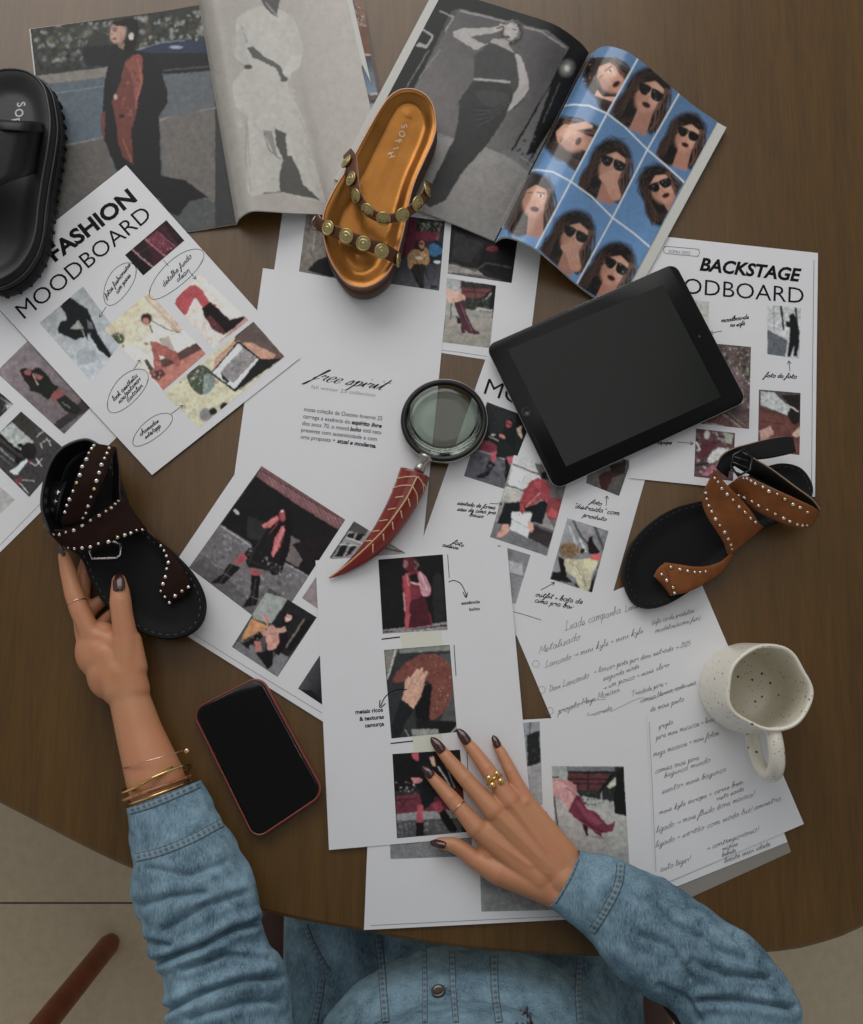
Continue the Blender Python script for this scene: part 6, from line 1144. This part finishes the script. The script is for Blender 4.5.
for a, b_, r_ in (((500, 818, 24), (548, 868, 27), 13.5), ((488, 832, 22), (540, 878, 26), 13), ((516, 812, 22), (556, 864, 26), 12.5)): rcone(h, P(a[0], a[1], a[2] / 1000), r_ / 1000, P(b_[0], b_[1], b_[2] / 1000), .0165)
for a, b_ in (((494, 811, 34.5), (540, 858, 40)), ((510, 801, 34), (546, 850, 39.5)), ((477, 828, 31), (530, 866, 38.5))): rcone(h, P(a[0], a[1], a[2] / 1000), .0036, P(b_[0], b_[1], b_[2] / 1000), .0030)
for o_, r_ in ((W0, .016), (W1, .019), (W2, .016)): pass
E1, E2 = P(640, 940, .050), P(757, 1042, .068)
rcone(h, W0, .0155, P(574, 903, .033), .0155); rcone(h, W1, .0175, P(593, 898, .036), .019); rcone(h, W2, .0155, P(600, 884, .034), .0155); rcone(h, P(590, 897, .036), .020, E1, .022); rcone(h, E1, .022, E2, .028)
VR, FRf = blob(h, .00105, 18)
# left hand, gripping the dark sandal from its side
h = MB()
FL = dict(index=[(64, 556, 30, 5.6), (68, 571, 31, 7.4), (74, 594, 35, 8.6), (80, 611, 37, 9.0), (90, 632, 36, 11)],
          middle=[(87, 561, 13, 6.2), (84, 577, 12, 7.4), (80, 603, 15, 8.4), (86, 636, 28, 11)],
          ring=[(100, 602, 11, 6.4), (92, 608, 11, 7.2), (83, 620, 14, 8.2), (92, 648, 24, 11)],
          pinky=[(112, 614, 10, 5.6), (104, 622, 10.5, 6.4), (94, 634, 13, 7.4), (100, 662, 22, 11)],
          thumb=[(119, 581, 43.5, 6.6), (120, 591, 45, 8.6), (120.5, 602, 46, 9.8), (122, 615, 45.5, 9.7), (125, 633, 43.5, 10.6), (127, 662, 38, 14.5)])
for k, l in FL.items(): q = fp(l, 1.15); q[-1] = (q[-1][0], l[-1][3] / 1000); chain(h, q)
A = lambda x, y, z: P(x, y, z / 1000)
rcone(h, A(90, 634, 35), .0115, A(119, 645, 36), .0125); ell(h, A(104, 655, 34), (.024, .026, .016)); ell(h, A(112, 672, 34), (.026, .024, .018)); rcone(h, A(124, 640, 42), .0125, A(133, 690, 36), .0175); rcone(h, A(100, 650, 36), .014, A(121, 690, 36), .0185); rcone(h, A(92, 640, 30), .0135, A(119, 690, 32), .0175); rcone(h, A(100, 640, 34), .012, A(122, 645, 38), .013); rcone(h, A(86, 636, 27), .011, A(115, 690, 28), .015)
rcone(h, A(126, 640, 42), .0135, A(129, 697, 35), .0190); rcone(h, A(132, 640, 40), .010, A(135, 668, 38), .013); rcone(h, A(108, 650, 24), .014, A(125, 695, 28), .015); rcone(h, A(108, 655, 36), .016, A(125, 690, 36), .018)
rcone(h, A(124, 672, 34), .0215, A(130, 700, 34), .0205); rcone(h, A(130, 700, 34), .0205, A(140, 735, 36), .0235); ell(h, A(100, 650, 30), (.026, .030, .018)); ell(h, A(108, 672, 31), (.022, .028, .019)); rcone(h, A(140, 735, 36), .0235, A(154, 775, 39), .0285); rcone(h, A(154, 775, 39), .0285, A(162, 800, 41), .029); rcone(h, A(162, 800, 41), .027, A(188, 880, 48), .024); rcone(h, A(188, 880, 48), .024, A(235, 1045, 72), .028)
VL, FLf = blob(h, .00105, 34)
# rest of the body
h = MB(); Z = TZ
SHL, SHR = Vector((-.13, -.50, Z + .23)), Vector((.20, -.50, Z + .23)); EL_, ER_ = P(240, 1056, .075), P(757, 1042, .068)
HD = Vector((.035, -.475, Z + .455))
ell(h, (.035, -.56, Z - .20), (.15, .12, .09)); ell(h, (.035, -.53, Z - .05), (.125, .09, .2)); ell(h, (.035, -.52, Z + .14), (.14, .09, .14)); rcone(h, SHL, .045, SHR, .045); rcone(h, (.035, -.51, Z + .24), .05, (.035, -.485, Z + .38), .048)
for a_, m_, e_ in ((SHL, Vector((-.205, -.47, Z + .12)), EL_), (SHR, Vector((.315, -.46, Z + .10)), ER_)):
    rcone(h, a_, .045, m_, .042); q_ = cat([tuple(a_), tuple(m_), tuple(e_), tuple(e_ + (e_ - m_) * .1)], 5)[5:11]
    for u_, v_ in zip(q_[:-1], q_[1:]): rcone(h, Vector(u_), .034, Vector(v_), .030)
for s in (-1, 1):
    rcone(h, (.035 + s * .09, -.56, Z - .22), .06, (.035 + s * .12, -.10, Z - .215), .045); rcone(h, (.035 + s * .12, -.10, Z - .215), .045, (.035 + s * .12, -.14, .09), .032); rcone(h, (.035 + s * .12, -.15, .045), .03, (.035 + s * .13, -.02, .028), .022)
ell(h, HD, (.074, .094, .105)); ell(h, HD + Vector((0, .03, -.055)), (.052, .062, .058)); ell(h, HD + Vector((0, .062, -.09)), (.022, .018, .016))
rcone(h, HD + Vector((0, .088, .005)), .008, HD + Vector((0, .108, -.03)), .011); ell(h, HD + Vector((0, .09, -.06)), (.022, .010, .007))
for s in (-1, 1): ell(h, HD + Vector((s * .076, -.005, -.01)), (.007, .018, .030)); ell(h, HD + Vector((s * .03, .088, .018)), (.016, .006, .006))
VB, FB = blob(h, .006, 4)
V = np.vstack([VR, VL, VB]); F = list(FRf) + [tuple(i + len(VR) for i in f) for f in FLf] + [tuple(i + len(VR) + len(VL) for i in f) for f in FB]
person = mk('person', V, F, SKIN, origin=(.035, -.5, 0)); tag(person, 'person in a blue denim shirt, one hand holding a sandal, one pressing a sheet', 'person')
def vb(V, F): return BVHTree.FromPolygons([Vector(v) for v in V], F)
btR, btL = vb(VR, FRf), vb(VL, FLf)
NAIL = mat('dark_maroon_nail_polish', (0.045, 0.009, 0.010), 0.16, coat=.4)
def nail(bt, b0, t0, wpx, zb, zt, nrm=(0, 0, 1), lift=.0012):
    pos, _ = hit(bt, *b0); zb_ = (pos.z - TZ) if pos is not None else zb / 1000
    B = P(b0[0], b0[1], zb_ + lift * .3); T_ = P(t0[0], t0[1], zt / 1000); d = T_ - B; n = Vector(nrm); s = d.cross(n).normalized(); n = s.cross(d).normalized(); w = wpx * .00053; V = []; NU, NV = 16, 11
    for lay in (0, 1):
        for i in range(NU):
            u = i / (NU - 1); ww = w * (min(1, (u * 7 + .25)) ** .5) * max(0.02, 1 - max(0, (u - .35) / .65) ** 2.2) ** .58
            for j in range(NV):
                v = j / (NV - 1) * 2 - 1; V.append(B + d * u + s * ww * v + n * (lift * (1 - .2 * u) + .0012 * math.sin(u * math.pi) - ww * .42 * v * v - lay * .0006))
    n_ = NU * NV; F = [tuple(int(k) for k in f) for f in gridf(NU, NV)]; F += [tuple(k + n_ for k in f)[::-1] for f in F]
    bd = [i * NV for i in range(NU)] + [(NU - 1) * NV + j for j in range(1, NV)] + [i * NV + NV - 1 for i in range(NU - 2, -1, -1)] + [j for j in range(NV - 2, 0, -1)]
    for k in range(len(bd)): a, b = bd[k], bd[(k + 1) % len(bd)]; F.append((a, b, b + n_, a + n_))
    o = mk('fingernail', V, F, NAIL, person); fixn(o)
nail(btR, (432.3, 776.5), (422, 766.5), 8.8, 14, 10); nail(btR, (443.2, 751.5), (431, 737.5), 9.6, 15, 10); nail(btR, (468.4, 743), (457.5, 729), 9.6, 15, 10); nail(btR, (498.5, 747), (492.8, 735.5), 7.4, 13, 9)
nail(btR, (446, 845), (430, 842), 8.5, 16, 12, (-.1, .5, .85)); nail(btL, (119, 591), (118.3, 573.5), 12, 52, 47, lift=.0016); nail(btL, (64, 556), (60, 546), 8, 36, 31, (-.7, 0, .7))
# rings and bracelets
GD = mat('gold_jewellery', (0.80, 0.55, 0.22), .18, 1.0); RG = mat('rose_gold_jewellery', (.80, .52, .38), .2, 1.0)
def band(name, c, ax, r, rad, m, flat=1.0, lab=None, up=(0, 0, 1), sc=(1, 1)):
    ax = Vector(ax).normalized(); s = ax.cross(Vector(up)).normalized(); u = s.cross(ax); b = MB()
    b.tube([c + s * r * sc[0] * math.cos(t) + u * r * sc[1] * math.sin(t) for t in np.linspace(0, 2 * math.pi, 48)[:-1]], rad, 8, closed=True, flat=flat); return b.build(name, m, person, label=lab)
band('ring', P(458.5, 807.5, .0205), P(463, 812, .022) - P(451.5, 798.5, .018), .0088, .00075, RG, lab='thin rose gold ring on the index finger')
b = MB(); c = P(494.5, 779.5, .0228); ax = (P(497, 783, .024) - P(487.5, 769.5, .02)).normalized(); s = ax.cross(Vector((0, 0, 1))).normalized(); u = s.cross(ax)
for k in range(24): pass
b.tube([c + s * .0086 * math.cos(t) + u * .0086 * math.sin(t) for t in np.linspace(0, 2 * math.pi, 40)[:-1]], .0014, 8, closed=True)
for x, y, r in ((489, 778, 3.9), (492.5, 785, 3.8), (496.8, 773.5, 3.2), (500.6, 781, 3.6)):
    p = P(x, y, .0325); ell(b, p, (r / 1000,) * 3, n=16)
b.build('ring', GD, person, label='chunky gold bead ring on the ring finger')
band('ring', P(77.5, 603, .0368), P(80, 611, .038) - P(74, 594, .035), .0094, .0007, RG, lab='thin ring on the left index finger')
def bangle(name, L_, R_, zc, rv, rad, m, bow=0.0, flat=1.0, lab=None, n=64, part=1.0):
    a, b_ = P(*L_, zc), P(*R_, zc); mid = (a + b_) / 2; hx = (b_ - a) / 2; al = Vector((hx.y, -hx.x, 0)).normalized(); b = MB()
    b.tube([mid + hx * math.cos(t) + Vector((0, 0, 1)) * rv * math.sin(t) + al * bow * math.sin(t) for t in np.linspace(0, 2 * math.pi, n)[:-1]], rad, 8, closed=True, flat=flat); return b.build(name, m, person, label=lab)
TORT = mat('tortoise_enamel', (.16, .03, .015), .15, coat=1, vcol=(.5, .22, .06), vscale=160)
bangle('bracelet', (125, 768), (186, 750), .039, .031, .0006, RG, .0, lab='fine rose gold chain bracelet')
for x, y in ((125.5, 768.5), (186.5, 751)): 
    b = MB(); ell(b, P(x, y, .047), (.0026, .0026, .0014), n=14); b.build('charm', RG, person)
bangle('bracelet', (122, 791), (176, 764), .041, .033, .0016, GD, .004, lab='plain gold bangle'); bangle('bracelet', (134, 792), (190, 764.5), .041, .035, .0015, GD, -.003, lab='gold cuff bangle'); bangle('bracelet', (125, 800), (189, 777), .041, .034, .0027, TORT, .0, .7, lab='tortoise coloured enamel bangle'); bangle('bracelet', (130, 803), (190, 781), .041, .0345, .0013, GD, .001, lab='slim gold bangle next to the cuff')

# ---------------------------------------------------------------- denim shirt
def denim():
    m, N, L, b = node_mat('washed_blue_denim'); tc = N.new('ShaderNodeTexCoord')
    def noi(sc, st, det=4): mp = N.new('ShaderNodeMapping'); mp.inputs['Scale'].default_value = st; L.new(tc.outputs['Object'], mp.inputs[0]); n = N.new('ShaderNodeTexNoise'); n.inputs['Scale'].default_value = sc; n.inputs['Detail'].default_value = det; L.new(mp.outputs[0], n.inputs[0]); return n
    a = noi(700, (1, .22, 1), 3); c = noi(60, (1, .8, 1), 5); d = noi(12, (1, 1, 1), 3)
    s1_ = N.new('ShaderNodeMath'); s1_.operation = 'ADD'; L.new(a.outputs[0], s1_.inputs[0]); L.new(c.outputs[0], s1_.inputs[1]); s2_ = N.new('ShaderNodeMath'); s2_.operation = 'ADD'; L.new(s1_.outputs[0], s2_.inputs[0]); L.new(d.outputs[0], s2_.inputs[1])
    mr = N.new('ShaderNodeMapRange'); mr.inputs[1].default_value = .98; mr.inputs[2].default_value = 2.02; L.new(s2_.outputs[0], mr.inputs[0])
    cr = N.new('ShaderNodeValToRGB'); cr.color_ramp.elements[0].color = (.030, .068, .098, 1); cr.color_ramp.elements[1].color = (.30, .455, .555, 1); L.new(mr.outputs[0], cr.inputs[0]); L.new(cr.outputs[0], b.inputs['Base Color'])
    b.inputs['Roughness'].default_value = .85; b.inputs['Specular IOR Level'].default_value = .2
    bp = N.new('ShaderNodeBump'); bp.inputs['Strength'].default_value = .35; bp.inputs['Distance'].default_value = .0008; L.new(s1_.outputs[0], bp.inputs['Height']); L.new(bp.outputs[0], b.inputs['Normal']); return m
DEN = denim()
SEAM = mat('denim_seam', attr='print', rough=.85, bump=.4, bscale=900, spec=.2)
def seg_d(px, py, l):
    d = np.full(px.shape, 1e9)
    for (ax, ay), (bx, by) in zip(l[:-1], l[1:]):
        L2 = (bx - ax) ** 2 + (by - ay) ** 2; t = np.clip(((px - ax) * (bx - ax) + (py - ay) * (by - ay)) / L2, 0, 1); k = 0.25 + 0.75 * np.sin(np.pi * np.clip(t, .08, .92)); d = np.minimum(d, np.hypot(px - ax - t * (bx - ax), py - ay - t * (by - ay)))
    return d
def sleeve(st, tail, creases, seed, name='sleeve'):
    """st: (Lx,Ly,Rx,Ry,zc,vert ratio) stations; tail: world (point, radius) continuing out to the shoulder"""
    C_, A_, B_, Hh = [], [], [], []
    for lx, ly, rx, ry, zc, k in st:
        a, b_ = P(lx, ly, zc), P(rx, ry, zc); C_.append((*((a + b_) / 2), *((b_ - a) / 2), (b_ - a).length / 2 * k))
    last = Vector(C_[-1][3:6])
    for p, r in tail:
        C_.append((*p, *(last.normalized() * r), r))
    n1 = 26; cv = cat(C_, n1); n2 = 120; V = []; ang = np.linspace(0, 2 * math.pi, n2, endpoint=False)
    for q in cv:
        c, hx, v = np.array(q[:3]), np.array(q[3:6]), q[6]
        for t in ang:
            ct, stt = math.cos(t), math.sin(t); e = .9; V.append(c + hx * (abs(ct) ** e * np.sign(ct)) + np.array((0, 0, 1)) * v * (abs(stt) ** e * np.sign(stt)))
    V = np.array(V); NU = len(cv); G = V.reshape(NU, n2, 3)
    du = np.gradient(G, axis=0); dv = np.roll(G, -1, 1) - np.roll(G, 1, 1); nr = np.cross(dv, du); nr /= np.linalg.norm(nr, axis=2)[..., None] + 1e-12
    cen = np.array([q[:3] for q in cv])[:, None]; sg = np.sign(np.sum(nr * (G - cen), axis=2)); nr *= sg[..., None]
    px, py = projn(G.reshape(-1, 3)); px = px.reshape(NU, n2); py = py.reshape(NU, n2); D = np.zeros((NU, n2)); topw = np.clip(nr[..., 2] * 1.6 + .25, 0, 1)
    for l, dep, w in creases:
        d = seg_d(px, py, l); D += topw * dep / 1000 * (-1.5 * np.exp(-(d / (w * .36)) ** 2) + .75 * np.exp(-((d - w * 1.15) / (w * .8)) ** 2))
    for i in range(NU):
        f = min(1, i / 30)
        for j in range(n2):
            p = Vector(G[i, j]) * 1.0; D[i, j] += f * (.0042 * noise.noise(Vector((p.x * 26 + seed, p.y * 26, p.z * 30))) + .0018 * noise.noise(Vector((p.x * 75, p.y * 75 + seed, p.z * 75))))
    G = G + nr * D[..., None]; 
    over = np.array([proj(c[0])[1] < 940 for c in cen])
    G[:, :, 2] = np.where((G[:, :, 2] < TZ + .004) & over[:, None], TZ + .004, G[:, :, 2])
    # turn the hem inwards
    inner = [cen[0] + (G[0] - cen[0]) * .95 , cen[6] + (G[6] - cen[6]) * .93, cen[20] + (G[20] - cen[20]) * .90]
    G2 = np.vstack([np.array(inner[::-1]), G]); o = mk(name, G2.reshape(-1, 3), gridf(len(G2), n2, True), DEN, shirt); fixn(o); return o, G
shirt_bl = MB(); Z = TZ
for a_, m_, e_ in ((SHL, Vector((-.205, -.47, Z + .12)), EL_), (SHR, Vector((.315, -.46, Z + .10)), ER_)):
    q_ = cat([tuple(a_), tuple(m_), tuple(e_), tuple(e_ + (e_ - m_) * .1)], 5)[:11]
    for i_, (u_, v_) in enumerate(zip(q_[:-1], q_[1:])): rcone(shirt_bl, Vector(u_), .062 - i_ * .0014, Vector(v_), .0606 - i_ * .0014)
ell(shirt_bl, (.035, -.545, Z - .205), (.205, .16, .10)); ell(shirt_bl, (.035, -.50, Z - .11), (.165, .125, .17)); ell(shirt_bl, (.035, -.52, Z + .10), (.17, .115, .17)); rcone(shirt_bl, SHL, .06, SHR, .06)
for s in (-1, 1): rcone(shirt_bl, (.035 + s * .105, -.54, Z - .215), .09, (.035 + s * .135, -.13, Z - .215), .07)
ell(shirt_bl, (.04, -.36, Z - .235), (.225, .19, .055))
ell(shirt_bl, (.03, -.425, Z + .06), (.165, .125, .15)); ell(shirt_bl, (.04, -.41, Z - .07), (.175, .135, .11)); rcone(shirt_bl, (.16, -.42, Z - .10), .05, (.17, -.27, Z - .15), .04); rcone(shirt_bl, (.11, -.42, Z - .12), .05, (.09, -.25, Z - .16), .05); rcone(shirt_bl, (-.02, -.43, Z - .12), .05, (.0, -.25, Z - .16), .045); rcone(shirt_bl, (.2, -.42, Z - .17), .05, (.2, -.24, Z - .20), .045); rcone(shirt_bl, (-.12, -.46, Z - .15), .05, (-.14, -.24, Z - .20), .04)
VS, FS = blob(shirt_bl, .005, 6)
nn = [noise.noise(Vector(v) * 14) * .006 + noise.noise(Vector(v) * 40) * .0018 for v in VS]; VS[:, 2] += nn; VS[:, 1] += np.array(nn) * .5
shirt = mk('denim_shirt', VS, FS, DEN, person, label='washed blue denim shirt dress'); sbt = bvh(shirt)
sl = [(128, 808, 200, 780.5, .042, .86), (131, 832, 211, 801, .043, .88), (135, 860, 223, 823, .046, .9), (134, 891, 247, 862, .050, .82), (145, 925, 260, 905, .053, .82), (160, 958, 264, 936, .058, .85), (166, 985, 283, 962, .062, .8), (170, 1022, 289, 1008, .068, .8), (180, 1060, 300, 1048, .075, .85)]
slv, GL_ = sleeve(sl, [],
    [([(161, 960), (200, 947), (232, 930), (262, 921)], 5.5, 7), ([(168, 1010), (205, 992), (240, 981), (283, 976)], 5, 7), ([(140, 905), (170, 897), (205, 893)], 2.4, 8), ([(165, 930), (205, 905), (245, 893)], 3, 8), ([(215, 880), (245, 915)], 2.2, 7), ([(150, 868), (190, 876), (225, 862)], 1.6, 7), ([(185, 968), (225, 955), (270, 958)], 2.6, 6), ([(190, 1018), (240, 1003), (280, 1000)], 2.6, 7), ([(150, 940), (170, 945)], 3, 6)], 1.3)
sr = [(579.6, 850, 549, 906, .038, .62), (592, 853, 565, 920, .041, .7), (610, 857, 585, 934, .045, .76), (650, 873, 610, 966, .051, .78), (690, 895, 640, 991, .056, .78), (722, 918, 668, 1003, .060, .78), (755, 943, 683, 1022, .064, .78), (783, 975, 695, 1045, .068, .8), (799, 1010, 712, 1068, .072, .85)]
srv, GR_ = sleeve(sr, [],
    [([(648, 900), (672, 925), (700, 938)], 3, 8), ([(640, 935), (665, 945), (690, 975)], 3, 7), ([(700, 925), (715, 950), (745, 960)], 3.2, 8), ([(690, 960), (725, 975), (770, 978)], 3.6, 7), ([(700, 1000), (735, 1000), (790, 1008)], 4.5, 7), ([(620, 880), (640, 905), (635, 930)], 1.8, 7), ([(660, 985), (690, 1000), (700, 1020)], 2.6, 7), ([(735, 935), (750, 960), (785, 985)], 2.4, 7)], 7.7)
lbt, rbt = bvh(slv), bvh(srv)
def seam(bt, pts, wpx, kind='double', parent=None, lift=.0010):
    """puckered stitched seam draped on the cloth along picture points"""
    q = resample(cat(pts, 8), max(8, int(sum(math.dist(pts[i], pts[i + 1]) for i in range(len(pts) - 1)) / 0.8))); V = []; cols = []; M = 9; rg = random.Random(int(pts[0][0]))
    t = np.gradient(q, axis=0); t /= np.linalg.norm(t, axis=1)[:, None]; nrm = np.stack([-t[:, 1], t[:, 0]], 1); rows = 0; ph = 0; pv = None
    for i in range(len(q)):
        ph += rg.uniform(.3, 1.1); pk = .5 + .5 * math.sin(ph * 1.25); row = []
        for j in range(M):
            s = (j / (M - 1) - .5) * 2; x, y = q[i] + nrm[i] * s * wpx / 2; p, n = hit(bt, x, y)
            if p is None: break
            e = 1 - abs(s) ** 4; p = p + Vector(n) * (lift * (.15 + .85 * e) + .0006 * pk * e); row.append(tuple(p))
            if abs(s) > .8: c = (.36, .46, .50) if abs(s) < .97 else (.05, .08, .11)
            elif abs(abs(s) - .55) < .12: c = (.20, .30, .36) if kind == 'double' else (.08, .14, .19)
            else: k = pk * (1 - .3 * abs(s)); k = .25 + .6 * k; c = (.03 + .24 * k, .06 + .29 * k, .085 + .32 * k)
            row[-1] = (row[-1], c)
        if len(row) < M: continue
        for r in row: V.append(r[0]); cols.append(r[1])
        rows += 1
    if rows > 2: mk('seam', np.array(V), gridf(rows, M), SEAM, parent or shirt, cols=np.array(cols))
seam(lbt, [(130, 811), (150, 805), (175, 795), (199, 784.5)], 8); seam(lbt, [(136, 858), (160, 852), (190, 840), (222, 823)], 9)
seam(rbt, [(577, 854), (570, 872), (561, 889), (552, 903)], 9); seam(rbt, [(621, 864), (618, 885), (607, 908), (592, 932)], 9)
seam(sbt, [(378, 938), (381, 960), (384, 1000), (386, 1023)], 8); seam(sbt, [(494, 955), (495, 990), (499, 1023)], 8); seam(sbt, [(580, 961), (578, 990), (580, 1023)], 7); seam(sbt, [(305, 925), (313, 945), (328, 972)], 6); seam(sbt, [(322, 978), (319, 1000), (314, 1023)], 7)
seam(sbt, [(424, 948), (425, 985), (425, 1023)], 5); seam(sbt, [(452, 950), (453, 985), (456, 1023)], 6)
pos, n = hit(sbt, 438.5, 992)
if pos is not None:
    b = MB(); b.lathe([(.0062, 0), (.0072, .001), (.0072, .002), (.006, .0028), (.0048, .0022), (.003, .002), (.0001, .0022)], pos + n * .0006, 24, orient(n)); b.build('button', mat('dark_metal_button', (.16, .14, .12), .35, .9), shirt, label='dark metal button')
# face
EYE = mat('eye_white', (.75, .74, .72), .15, coat=1); IRIS = mat('brown_iris', (.06, .03, .015), .15, coat=1); LIP = mat('lips', (.32, .07, .06), .4); BROW = mat('eyebrow_hair', (.05, .025, .015), .7)
for s_ in (-1, 1):
    b = MB(); ell(b, HD + Vector((s_ * .030, .084, .012)), (.0125, .0095, .0075)); e_ = b.build('eye', EYE, person); b = MB(); ell(b, HD + Vector((s_ * .030, .0920, .010)), (.0055, .0025, .0055)); b.build('iris', IRIS, e_)
    b = MB(); b.tube(cat([HD + Vector((s_ * x, y, z)) for x, y, z in ((.014, .092, .030), (.030, .091, .036), (.046, .080, .030))], 5), .0024, 8, flat=.6); b.build('eyebrow', BROW, person)
b = MB(); b.tube(cat([HD + Vector((x, y, z)) for x, y, z in ((-.022, .091, -.060), (-.008, .0985, -.056), (0, .099, -.058), (.008, .0985, -.056), (.022, .091, -.060))], 5), [.001] + [.0036] * 19 + [.001], 10); b.build('lips', LIP, person)
# hair
HAIR = mat('brown_hair', (.075, .032, .016), .42, vary=.4, vscale=60, stretch=(1, 1, .2))
b = MB(); ell(b, HD + Vector((0, -.022, .02)), (.087, .096, .104)); 
for k in range(26):
    a = -0.25 + (k / 25) * (math.pi + .5); x, y = math.cos(a) * .085, -math.sin(a) * .09 - .01; s0 = HD + Vector((x, y, .02)); e0 = HD + Vector((x * 1.45, y * 1.1 - .02, -.26 + .02 * math.sin(k * 2.1)))
    b.tube(cat([s0, s0.lerp(e0, .35) + Vector((.01 * math.sin(k), .01, 0)), s0.lerp(e0, .7) + Vector((-.01 * math.sin(k * 1.7), 0, 0)), e0], 5), [.016, .017, .018, .018, .018, .017, .017, .016, .015, .015, .014, .012, .010, .008, .006, .003][:16], 8)
VH, FH = blob(b, .005, 3); mk('hair', VH, FH, HAIR, person, label='long brown hair')
lk = [HD + Vector((.075, .01, -.02)), HD + Vector((.10, -.01, -.16)), Vector((.125, -.375, Z + .16)), P(524, 1040, .06)]
tip, _n = hit(sbt, 525, 1003); tip = tip + Vector((0, 0, .013)); _p, _n = hit(sbt, 524, 1038); lk[3] = _p + Vector((0, .0, .014)); lk[2] = lk[3] + Vector((.0, -.03, .09))
b = MB(); rg = random.Random(3)
for k in range(46):
    j = Vector((rg.uniform(-.011, .011), rg.uniform(-.006, .006), rg.uniform(-.005, .005))); tt = tip + Vector((rg.uniform(-.007, .005), rg.uniform(-.016, .002), 0)); q = cat([lk[0] + j * .6, lk[1] + j, lk[2] + j * 1.1, lk[3] + j * 1.1, tt], 5); b.tube(q, [.0011] * (len(q) - 4) + [.0009, .0007, .0005, .0002], 5)
b.build('hair_lock', HAIR, person, label='brown hair lock hanging into view')
# ================================================================ light, camera
def area(name, loc, target, size, power, col=(1, 1, 1), sy=None):
    l = bpy.data.lights.new(name, 'AREA'); l.shape = 'RECTANGLE'; l.size = size; l.size_y = sy or size; l.energy = power; l.color = col
    o = bpy.data.objects.new(name, l); C.objects.link(o); o.location = loc
    o.rotation_euler = (Vector(target) - Vector(loc)).to_track_quat('-Z', 'Y').to_euler(); return o
area('window_light', (-0.7, 2.5, 2.45), (0, 0.25, TZ), 2.8, 40, (1.0, 0.985, 0.97), 1.6)
area('room_light', (0.0, 0.9, 3.0), (0, 0.1, TZ), 1.7, 8, (1.0, 0.985, 0.99), 1.6)
for i, (x, y) in enumerate(((0.03, 0.35), (-0.06, 0.02))):
    l = bpy.data.lights.new('ceiling_spot', 'POINT'); l.energy = 0.5; l.shadow_soft_size = 0.03; l.color = (1, 0.93, 0.82)
    o = bpy.data.objects.new('ceiling_spot', l); C.objects.link(o); o.location = (x, y, 2.65)
w = bpy.data.worlds.new('room'); bpy.context.scene.world = w; w.use_nodes = True   # a dim ceiling overhead, brighter walls around
wn, wl = w.node_tree.nodes, w.node_tree.links; bg = wn['Background']; tcw = wn.new('ShaderNodeTexCoord'); sx = wn.new('ShaderNodeSeparateXYZ'); wl.new(tcw.outputs['Generated'], sx.inputs[0])
crw = wn.new('ShaderNodeValToRGB'); wl.new(sx.outputs['Z'], crw.inputs[0]); e = crw.color_ramp.elements
e[0].position = 0.0; e[0].color = (.62, .62, .60, 1); e[1].position = .92; e[1].color = (.15, .155, .15, 1); k = crw.color_ramp.elements.new(.55); k.color = (.60, .62, .64, 1)
wl.new(crw.outputs[0], bg.inputs[0]); bg.inputs[1].default_value = 0.6
cd = bpy.data.cameras.new('camera'); cam = bpy.data.objects.new('camera', cd); C.objects.link(cam)
cam.location = CAM; cam.rotation_euler = (TILT, 0, 0); cd.sensor_fit = 'VERTICAL'; cd.sensor_height = 36; cd.lens = 36 * FPX / HH; cd.clip_start = 0.01
S = bpy.context.scene; S.camera = cam
S.view_settings.view_transform = 'Standard'; S.view_settings.look = 'None'; S.view_settings.gamma = 1; S.view_settings.exposure = 0; S.view_settings.use_curve_mapping = False
